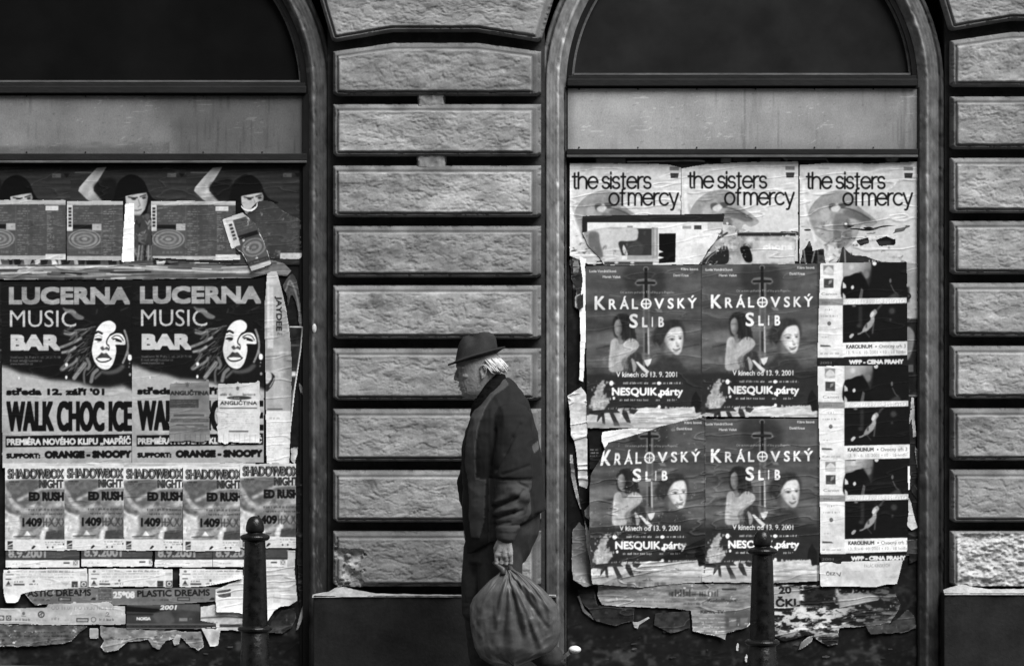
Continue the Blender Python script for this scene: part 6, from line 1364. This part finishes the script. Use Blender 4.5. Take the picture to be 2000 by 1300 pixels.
loft_rows(b, [(792, 950, 1000, .10), (806, 930, 1022, .175), (840, 922, 1038, .195), (900, 918, 1044, .180), (960, 922, 1046, .165), (1010, 922, 1052, .170), (1050, 925, 1048, .165)], 36, 2.3)
SH, EL, WR = Q(1003, 812, -.205), Q(1006, 962, -.250), Q(988, 1038, -.262)
chain(b, [SH, EL.lerp(SH, .5), EL, EL.lerp(WR, .5), WR], [.058, .050, .042, .038, .028])
SF, EF, WF = Q(985, 812, .205), Q(918, 948, .245), Q(925, 1020, .200)
chain(b, [SF, EF.lerp(SF, .5), EF, EF.lerp(WF, .5), WF], [.058, .050, .042, .038, .028])
def hand(W, kn, s, fwd):
    """palm from wrist to knuckles, four fingers of unequal length curled round the straps, thumb from the palm's front side"""
    palm = (W + kn) * .5
    chain(b, [W, W.lerp(kn, .45) + Vector((-.012, 0, 0)), kn + Vector((-.028, 0, .004))], [.026, .021, .016])
    chain(b, [W, W.lerp(kn, .45) + Vector((.012, 0, 0)), kn + Vector((.028, 0, .004))], [.026, .020, .0155])
    chain(b, [W.lerp(kn, .3), kn], [.022, .017])
    for i, (ox, l) in enumerate(((-.0345, .94), (-.0115, 1.06), (.0115, 1.0), (.0335, .80))):
        k0 = kn + Vector((ox, 0, -.004 * abs(i - 1)))
        p1 = k0 + Vector((-.002, -s * -.010 * 0 + s * .004, -.036 * l)); p2 = p1 + Vector((0, s * .024, -.008)); p3 = p2 + Vector((0, s * .012, .020 * l))
        chain(b, [k0, k0.lerp(p1, .5), p1, p2, p3], [.0102, .0090, .0092, .0082, .0074], 12)
    t0 = W.lerp(kn, .35) + Vector((-.030, s * .004, 0)); t1 = t0 + Vector((-.014, s * .012, -.028)); t2 = t1 + Vector((.004, s * .016, -.030)); t3 = t2 + Vector((.014, s * .008, -.016))
    chain(b, [t0, t1, t2, t3], [.0135, .0115, .0102, .0088], 12)
KN = Q(985, 1076, -.268); hand(WR, KN, 1, -1)
hand(WF, Q(930, 1054, .192), -1, -1)
HIPN, KNN, ANN = Q(985, 1045, -.085), Q(985, 1196, -.095), Q(1082, 1288, -.095)          # near leg trails behind, heel up
HIPF, KNF, ANF = Q(975, 1045, .085), Q(935, 1190, .090), Q(948, 1326, .090)              # far leg leads
for H, K, A in ((HIPN, KNN, ANN), (HIPF, KNF, ANF)): chain(b, [H, H.lerp(K, .5), K, K.lerp(A, .35), A], [.085, .072, .054, .053, .036])
chain(b, [ANN, Q(1070, 1326, -.095), Q(1045, 1345, -.097)], [.036, .036, .026]); chain(b, [ANF, Q(930, 1342, .09), Q(898, 1346, .088)], [.036, .033, .024])
def skin_disp(px, py, dy):
    d = .0012 * (fbm(px / 3.2, py / 5 + dy * 60, 4, 4) - .5) * 2
    head = py < 782
    for s in (-1, 1):
        d = d - .0085 * np.exp(-(((px - 900) / 5.5) ** 2 + ((py - 723.5) / 4.2) ** 2 + ((dy - s * .032) / .017) ** 2)) * head       # eye sockets
        d = d - .0050 * np.exp(-(((px - 914) / 7) ** 2 + ((py - 752) / 9) ** 2 + ((dy - s * .058) / .02) ** 2)) * head                # hollow cheek
        d = d - .0042 * np.exp(-(((px - (903 + (py - 743) * .35)) / 2.2) ** 2 + ((dy - s * .030) / .02) ** 2)) * (py > 742) * (py < 764) # fold from nose to mouth
        d = d - .0050 * np.exp(-(((px - 944.5) / 3.0) ** 2 + ((py - 725) / 6) ** 2)) * (np.abs(dy) > .082) * head                       # ear bowl
    d = d - .0035 * np.exp(-(((py - 756.8) / 1.3) ** 2)) * (px < 907) * head                                                           # mouth line
    kn = (np.abs(py - 1078) < 9) & (dy < -.2); d = d + np.where(kn, .002 * np.sin((px - 985) / 4.3) , 0)
    return d
remesh(b, "body", M_skin, .0030, 1, skin_disp)
for s in (-1, 1):
    q = MB(); ball(q, Q(902.6, 723.4, s * .0315), .0115, 10); own(q.build("eye", M_eye, None, True))

# --- felt hat, tipped forward
hat = MB(); HC = Q(930.5, 696.5); tilt = math.radians(-14)
def hp(u, v, z):
    """u: along the brim (front negative), v: across, z: up, in the hat's own frame"""
    g = max(0.0, min(1.0, z / .1)); return Vector((HC.x + u * math.cos(tilt) + .006 * g, HC.y + v, HC.z - u * math.sin(tilt) * (1 - .62 * g) + z))
rings = [(.1365, .112, .002, 0), (.1385, .114, -.001, 0), (.136, .111, -.004, 0), (.100, .080, -.0065, 0), (.098, .078, -.004, 0)]
prof = [(.098, .078, -.004, 0), (.100, .080, -.0065, 0), (.136, .111, -.004, 0), (.1385, .114, -.002, 0), (.1385, .114, .003, 0), (.1355, .111, .0055, 0), (.108, .088, .003, 0), (.1025, .083, .005, 0), (.1005, .081, .020, 0), (.0965, .077, .045, 0), (.0915, .072, .070, 0), (.0845, .064, .090, 0), (.0730, .053, .104, 0), (.0540, .039, .113, 0), (.0300, .022, .116, 0), (.008, .006, .116, 0)]
seg = 72; n0 = len(hat.v)
for (ru, rv, z, _) in prof:
    for k in range(seg):
        t = 2 * math.pi * k / seg; u, v = ru * math.cos(t), rv * math.sin(t); zz = z
        brim = max(0.0, min(1.0, (math.hypot(u / .1385, v / .114) - .74) / .26)) if z < .006 else 0
        zz += brim * (.016 * max(0, math.cos(t)) ** 1.2 + .010 * abs(math.sin(t)) ** 3 - .006 * max(0, -math.cos(t)))       # brim turned up behind, down in front
        if z > .06:
            g = (z - .06) / .049
            zz -= g * .016 * math.exp(-(v / .020) ** 2) * (.55 + .45 * math.cos(t + math.pi))                                   # crease along the crown
            side = math.exp(-((u + .022) / .024) ** 2) * math.exp(-((abs(v) - .052) / .030) ** 2); v -= math.copysign(.044 * side * g ** .7, v); zz -= .014 * side * g
        w_ = .0016 * (float(vnoise(t * 3, z * 60, 7)) - .5)
        hat.v.append(tuple(hp(u * (1 + w_ * 8), v, zz + w_)))
for i in range(len(prof) - 1):
    for k in range(seg): k2 = (k + 1) % seg; hat.f.append((n0 + i * seg + k, n0 + i * seg + k2, n0 + (i + 1) * seg + k2, n0 + (i + 1) * seg + k))
hat.f.append(tuple(n0 + (len(prof) - 1) * seg + k for k in range(seg)))
hat_o = own(hat.build("hat", M_felt, None, True))
rb_ = MB(); n0 = 0
for (ru, rv, z) in ((.1022, .0828, .006), (.1042, .0848, .007), (.1026, .0832, .028), (.1004, .081, .029)):
    for k in range(seg): t = 2 * math.pi * k / seg; rb_.v.append(tuple(hp(ru * math.cos(t), rv * math.sin(t), z)))
for i in range(3):
    for k in range(seg): k2 = (k + 1) % seg; rb_.f.append((i * seg + k, i * seg + k2, (i + 1) * seg + k2, (i + 1) * seg + k))
for (u, w_, z0, z1) in ((.004, .010, .004, .030),):
    c_ = hp(u, -.0845, .017); rb_.box((c_.x - w_, c_.y - .004, c_.z - .012), (c_.x + w_, c_.y + .003, c_.z + .012), .003)
ro = own(rb_.build("hat_band", M_ribbon, None, True)); ro.parent = hat_o; ro.matrix_parent_inverse = PINV

# --- white hair showing under the brim
hb = MB(); rr = random.Random(3)
for k in range(230):
    a = rr.uniform(-1.0, 1.0)                           # -1: near temple .. 0: nape .. 1: far temple
    side = -1 if a < 0 else 1; f = 1 - abs(a)           # f: 0 temple, 1 nape
    x0 = 950 + 30 * f ** .7; dd = .079 * math.cos(f * 1.45); y0 = rr.uniform(700, 712) - 3 * f
    L = rr.uniform(.7, 1.1)
    p0 = Q(x0 - 3, y0, side * (dd + .001)); p1 = Q(x0 + 4 * L, y0 + 8 * L, side * (dd + .009)); p2 = Q(x0 + (9 + 3 * f) * L, y0 + 15 * L, side * (dd + .008)); p3 = Q(x0 + (14 - 4 * f) * L, y0 + (17 + 4 * f) * L, side * (dd * .97 + rr.uniform(0, .006)))
    hb.tube([p0, p1, p2, p3], [.0032, .0036, .0026, .0007], 5)
own(hb.build("hair", M_hair, None, True))

# --- scarf turned up round the neck
sb = MB()
loft_rows(sb, [(730, 962, 986, .050, 0, 0), (744, 942, 989, .074, 0, -6), (762, 930, 992, .088, 0, -12), (782, 921, 1000, .098, 0, -12), (802, 918, 1010, .105, 0, -8), (826, 920, 1012, .10)], 40, 2.1)
own(remesh(sb, "scarf", M_scarf, .005, 2, lambda px, py, dy: .005 * (1 - np.abs(2 * fbm(px / 18, py / 7 + px / 30, 5, 3) - 1) - .6)))

# --- jacket with both sleeves
j = MB()
loft_rows(j, [(742, 972, 992, .058, 0, -4), (760, 952, 1003, .092, 0, -14), (778, 940, 1017, .142, 0, -14), (792, 929, 1028, .190, 0, -10), (812, 920, 1038, .222, 0, -6), (840, 911, 1050, .236), (880, 903, 1056, .236), (930, 902, 1058, .232), (975, 904, 1064, .226, 0, -6), (1004, 906, 1066, .222, 0, -10), (1030, 908, 1056, .216, 0, -30), (1044, 910, 1040, .20, 0, -38)], 56, 2.5)
def sleeve(S, E, W, r, far=False):
    m1 = S.lerp(E, .5); w_ = E.lerp(W, .5)
    chain(j, [S, m1, S.lerp(E, .80)], [r[0], r[1], r[1] * .98], 24)
    chain(j, [S.lerp(E, .82), E, w_, W], [r[2], r[2], r[3], r[4]], 24)
sleeve(Q(1001, 822, -.190), Q(1003, 958, -.245), Q(989, 1034, -.262), (.088, .092, .083, .068, .046))
sleeve(Q(975, 822, .190), Q(922, 950, .245), Q(930, 1010, .205), (.088, .088, .080, .066, .05))
def ridge(x, y, seed, o=3): return 1 - np.abs(2 * fbm(x, y, seed, o) - 1)
def jdisp(px, py, dy):
    near = sstep(-.15, -.21, dy); arm = near * sstep(952, 962, px) * sstep(1046, 1036, px)
    fore = arm * sstep(920, 940, py)
    d = .013 * (ridge(px / 40 + dy * 3 + py / 300, py / 120, 9) - .62) * (1 - fore) + .006 * (ridge(px / 60 + py / 50, py / 40 - px / 90, 49) - .62) * (1 - fore) + .004 * (ridge(px / 18, py / 70 + dy * 8, 19) - .6)
    def seg_(ax, ay, bx, by, w_):
        L = (bx - ax) ** 2 + (by - ay) ** 2; u = np.clip(((px - ax) * (bx - ax) + (py - ay) * (by - ay)) / L, 0, 1)
        return np.exp(-((px - ax - u * (bx - ax)) ** 2 + (py - ay - u * (by - ay)) ** 2) / w_ ** 2)
    for ax, ay, bx, by, w_, a_ in ((964, 984, 1008, 966, 3.4, -.016), (1008, 966, 1024, 950, 3.0, -.010), (966, 1004, 1004, 994, 3.0, -.015), (1004, 994, 1020, 990, 3.0, -.010), (968, 1016, 996, 1012, 2.6, -.007), (1012, 936, 1030, 946, 2.6, -.008), (972, 974, 1006, 956, 6, .009), (968, 995, 1006, 982, 5, .010), (1004, 950, 1024, 966, 9, .012)):
        d = d + arm * fore * a_ * seg_(ax, ay, bx, by, w_)
    d = d + fore * .005 * (ridge(px / 34 + py / 50, py / 14, 38) - .6)
    for ax, ay, bx, by, w_, a_ in ((1016, 826, 988, 880, 3.4, -.008), (1002, 850, 972, 912, 3.6, -.009), (1040, 838, 1046, 905, 3.4, -.010), (1030, 905, 984, 921, 3.0, -.006), (968, 838, 960, 905, 4.0, -.010), (1046, 930, 1056, 985, 3.2, -.008), (1036, 955, 1044, 1000, 3.0, -.008)):
        d = d + near * a_ * seg_(ax, ay, bx, by, w_)
    d = d - .006 * np.exp(-((py - 929 - (px - 960) * .05) / 2.0) ** 2) * arm + .004 * arm * sstep(929, 926, py)                # seam round the sleeve
    cuff = arm * sstep(1018, 1022, py); d = d + .003 * cuff - .004 * np.exp(-((py - 1018) / 2.0) ** 2) * arm
    d = d - .012 * np.exp(-((px - 957) / 4.0) ** 2) * near * sstep(840, 900, py)                                                # shadowed fold in front of the arm
    d = d - .008 * np.exp(-((px - 1042) / 3.0) ** 2) * near * sstep(850, 900, py)
    lap = lapel(px, py, dy); return d + .006 * lap
LAP = [(985, 738), (994, 750), (968, 772), (950, 796), (938, 826), (932, 870), (930, 930), (950, 932), (948, 1010), (938, 1046), (922, 1046), (918, 960), (912, 900), (916, 850), (926, 806), (948, 770)]
def inside(px, py, poly):
    c = np.zeros(px.shape, bool); p = np.array(poly, float)
    for (xa, ya), (xb, yb) in zip(p, np.roll(p, -1, 0)):
        if ya == yb: continue
        hit = (py >= min(ya, yb)) & (py < max(ya, yb)); c ^= hit & (px < xa + (py - ya) * (xb - xa) / (yb - ya))
    return c
def lapel(px, py, dy): return (inside(px, py, LAP) & (dy < -.02)).astype(float)
def jcol(px, py, dy):
    base = .0135 + .007 * fbm(px / 30, py / 50, 3, 4)
    base = base + .040 * lapel(px, py, dy)
    arm = (dy < -.19) & (px > 955) & (py > 929); base = np.where(arm, base * 3.0, base)
    patch = inside(px, py, [(1036, 868), (1052, 858), (1054, 872), (1042, 882)]) & (dy < 0); return np.where(patch, .09, base)
remesh(j, "jacket", M_cloth, .0058, 4, jdisp, jcol)
# --- trousers
t = MB()
loft_rows(t, [(1000, 916, 1054, .19), (1040, 914, 1052, .188), (1075, 910, 1036, .178), (1095, 910, 1026, .165)], 40, 2.3)
def leg(H, K, A, r): chain(t, [H, H.lerp(K, .5), K, K.lerp(A, .5), A], r, 24)
leg(Q(978, 1062, -.085), Q(974, 1196, -.098), Q(1074, 1280, -.098), [.108, .100, .082, .070, .060])
leg(Q(966, 1062, .085), Q(936, 1180, .09), Q(944, 1318, .09), [.108, .098, .080, .070, .060])
chain(t, [Q(940, 1070, -.03), Q(928, 1140, -.02), Q(924, 1196, .0)], [.080, .064, .05], 20)
remesh(t, "trousers", M_trouser, .0062, 4, lambda px, py, dy: .010 * (ridge(px / 34 + dy * 4, py / 90, 5) - .6) + .007 * (ridge(px / 60 + py / 60, py / 22, 15) - .6) * sstep(1120, 1180, py))
# --- shoes: dark uppers on pale soles
def shoe(heel, toe, dy):
    d = (Q(*toe) - Q(*heel)); L = d.length; d.normalize(); up = Vector((-d.z, 0, d.x)); up = up if up.z > 0 else -up
    q = MB(); c0 = Q(heel[0], heel[1], dy)
    pts = [(-.02, .026, .030), (.00, .036, .038), (.06, .038, .052), (.12, .037, .046), (.18, .042, .030), (.24, .040, .022), (.285, .026, .015)]
    for i, (u, hw, h) in enumerate(pts):
        for k in range(16):
            a = 2 * math.pi * k / 16; q.v.append(tuple(c0 + d * u * L / .29 + Vector((0, math.cos(a) * hw, 0)) + up * (.016 + h + math.sin(a) * h)))
    for i in range(len(pts) - 1):
        for k in range(16): q.f.append((i * 16 + k, i * 16 + (k + 1) % 16, (i + 1) * 16 + (k + 1) % 16, (i + 1) * 16 + k))
    q.f += [tuple(range(15, -1, -1)), tuple((len(pts) - 1) * 16 + k for k in range(16))]
    o = own(q.build("shoe", M_leather, None, True))
    s = MB()
    for z in (0, .018):
        for i in range(24):
            a = 2 * math.pi * i / 24; u = .145 - .150 * math.cos(a); hw = (.038 + .006 * math.sin(min(1, u / .3) * 2.4)) * math.sin(a)
            s.v.append(tuple(c0 + d * (u * L / .29 - .006) + Vector((0, hw, 0)) + up * z))
    s.f = [tuple(range(23, -1, -1)), tuple(24 + i for i in range(24))] + [(i, (i + 1) % 24, 24 + (i + 1) % 24, 24 + i) for i in range(24)]
    so = own(s.build("sole", M_leather)); so.parent = o; so.matrix_parent_inverse = PINV
shoe((1106, 1302), (1036, 1354), -.098)
hc = MB(); ball(hc, Q(1113, 1295, -.098), (.031, .036, .019), 10); hc_o = own(hc.build("pale_heel", M_sole, None, True)); hc_o.parent = bpy.data.objects["shoe"]; hc_o.matrix_parent_inverse = PINV
shoe((962, 1354), (866, 1354), .09)

# ------------------------------------------------------------------ the plastic bag hanging from his hand
BY = -.268
L_ = [(1104, 981), (1112, 974), (1124, 958), (1140, 942), (1156, 927), (1172, 920), (1200, 920), (1225, 923), (1250, 929), (1268, 940), (1279, 958), (1285, 985)]
R_ = [(1104, 1004), (1112, 1020), (1124, 1038), (1140, 1058), (1156, 1073), (1172, 1086), (1198, 1093), (1225, 1094), (1245, 1089), (1258, 1080), (1270, 1055), (1285, 1015)]
rows = np.concatenate([np.linspace(1104, 1268, 84), np.linspace(1270, 1286, 14)]); seg = 168
V = []
for i, py in enumerate(rows):
    xl = np.interp(py, [p[0] for p in L_], [p[1] for p in L_]); xr = np.interp(py, [p[0] for p in R_], [p[1] for p in R_]); hw = (xr - xl) / 2; cx = (xl + xr) / 2
    hd = .012 + .052 * float(sstep(1100, 1150, py)) * (1 - .72 * float(sstep(1252, 1287, py)))
    th = 2 * math.pi * np.arange(seg) / seg
    tt = (py - 1104) / 180.0
    ctr = np.cos(th) * 1.0                                              # pleats start at the handles and lose themselves downwards
    rg = lambda a_, b_, sd_, o_: (1 - np.abs(2 * fbm(a_, b_, sd_, o_) - 1))
    c1 = rg(th * 1.7 + 2, np.full(seg, tt * .75), 4, 2) ** 2.2; c2 = rg(th * 3.8 + 9 + .8 * tt, np.full(seg, tt * 1.3), 14, 3) ** 2.5
    c3 = rg(th * 2.4 + tt * 3.5, np.full(seg, tt * 6.0) + th * .6, 51, 4) ** 3
    fold = .55 * c1 + .5 * c2 * (1 - .55 * tt) - .45 + .22 * c3 * float(sstep(.25, .6, tt)) * (1 + .8 * np.maximum(0, np.cos(th)))
    blend = np.minimum(1, np.minimum(th, 2 * math.pi - th) / .5)          # closes the seam
    amp = (.020 * (1 - sstep(.35, 1.0, tt)) + .009) * min(1, tt * 5 + .25)
    gx_ = cx + np.cos(th) * hw; lines_ = 0
    for (ex_, ey_, a_, w0, w1) in ((930, 1190, .010, 3, 9), (946, 1235, -.012, 2.5, 7), (962, 1262, .012, 3, 9), (982, 1240, -.010, 2.5, 6), (1000, 1262, .011, 3, 10), (1017, 1225, -.016, 2, 5), (1030, 1215, .014, 2.5, 6), (1044, 1240, -.013, 2.5, 6), (1058, 1250, .012, 3, 7), (1072, 1215, -.011, 2.5, 6), (1080, 1185, .009, 3, 6)):
        u = min(max((py - 1106) / (ey_ - 1106.0), 0), 1.25); lx = 992 + (ex_ - 992) * min(u, 1.0); ww = w0 + (w1 - w0) * u
        lines_ = lines_ + a_ * np.exp(-((gx_ - lx - 3 * (float(vnoise(u * 4, ex_, 3)) - .5)) / ww) ** 2) * min(1, u * 4) * (1 - float(sstep(.85, 1.25, u)))
    low = lines_ * np.abs(np.sin(th)) + .022 * (fbm(np.cos(th) * 1.6 + 4, np.sin(th) * 1.6 + tt * 3.2, 31, 3) - .5)
    rad = 1 + 0 * th
    x = cx * MPX + np.cos(th) * (hw * MPX + 0) ; y = np.sign(np.sin(th)) * np.abs(np.sin(th)) ** .62 * hd * .86
    nx, ny = np.cos(th) * hd, np.sin(th) * hw * MPX; ln_ = np.hypot(nx, ny) + 1e-9
    dd = (amp * fold + low) * blend * np.abs(np.sin(th)) ** .5
    V.append(np.stack([x + nx / ln_ * dd - 1000 * MPX, YM + BY + y + ny / ln_ * dd, np.full(seg, CAM_Z - (py - 650) * MPX) + .012 * tt * np.sin(th * 3 + 1)], -1))
V = np.concatenate(V); N = len(rows)
ii = np.arange(N * seg).reshape(N, seg); nxt = np.roll(ii, -1, 1)
F = np.stack([ii[:-1], nxt[:-1], nxt[1:], ii[1:]], -1).reshape(-1, 4)
bag = empty("plastic_bag", (Q(1005, 1285).x, YM + BY, Q(1005, 1286).z))
tag(bag, "full dark grey plastic bag gathered at its handles, hanging from the man's hand", "bag")
BINV = Matrix.Translation(bag.location).inverted()
bo = np_mesh("bag_body", V, F, M_bag, bag, True); bo.matrix_parent_inverse = BINV
for k, (xa, dy0) in enumerate(((-14, -.016), (14, .016))):
    q = MB(); q.tube([Q(994 + xa * .8, 1112, BY + dy0), Q(990 + xa * .5, 1103, BY + dy0 * .7), Q(983 + xa * .9, 1094, BY + .010), Q(982 + xa * 1.3, 1089, BY + .014)], [.014, .012, .009, .007], 12)
    h = q.build("handle", M_bag, bag, True); h.matrix_parent_inverse = BINV
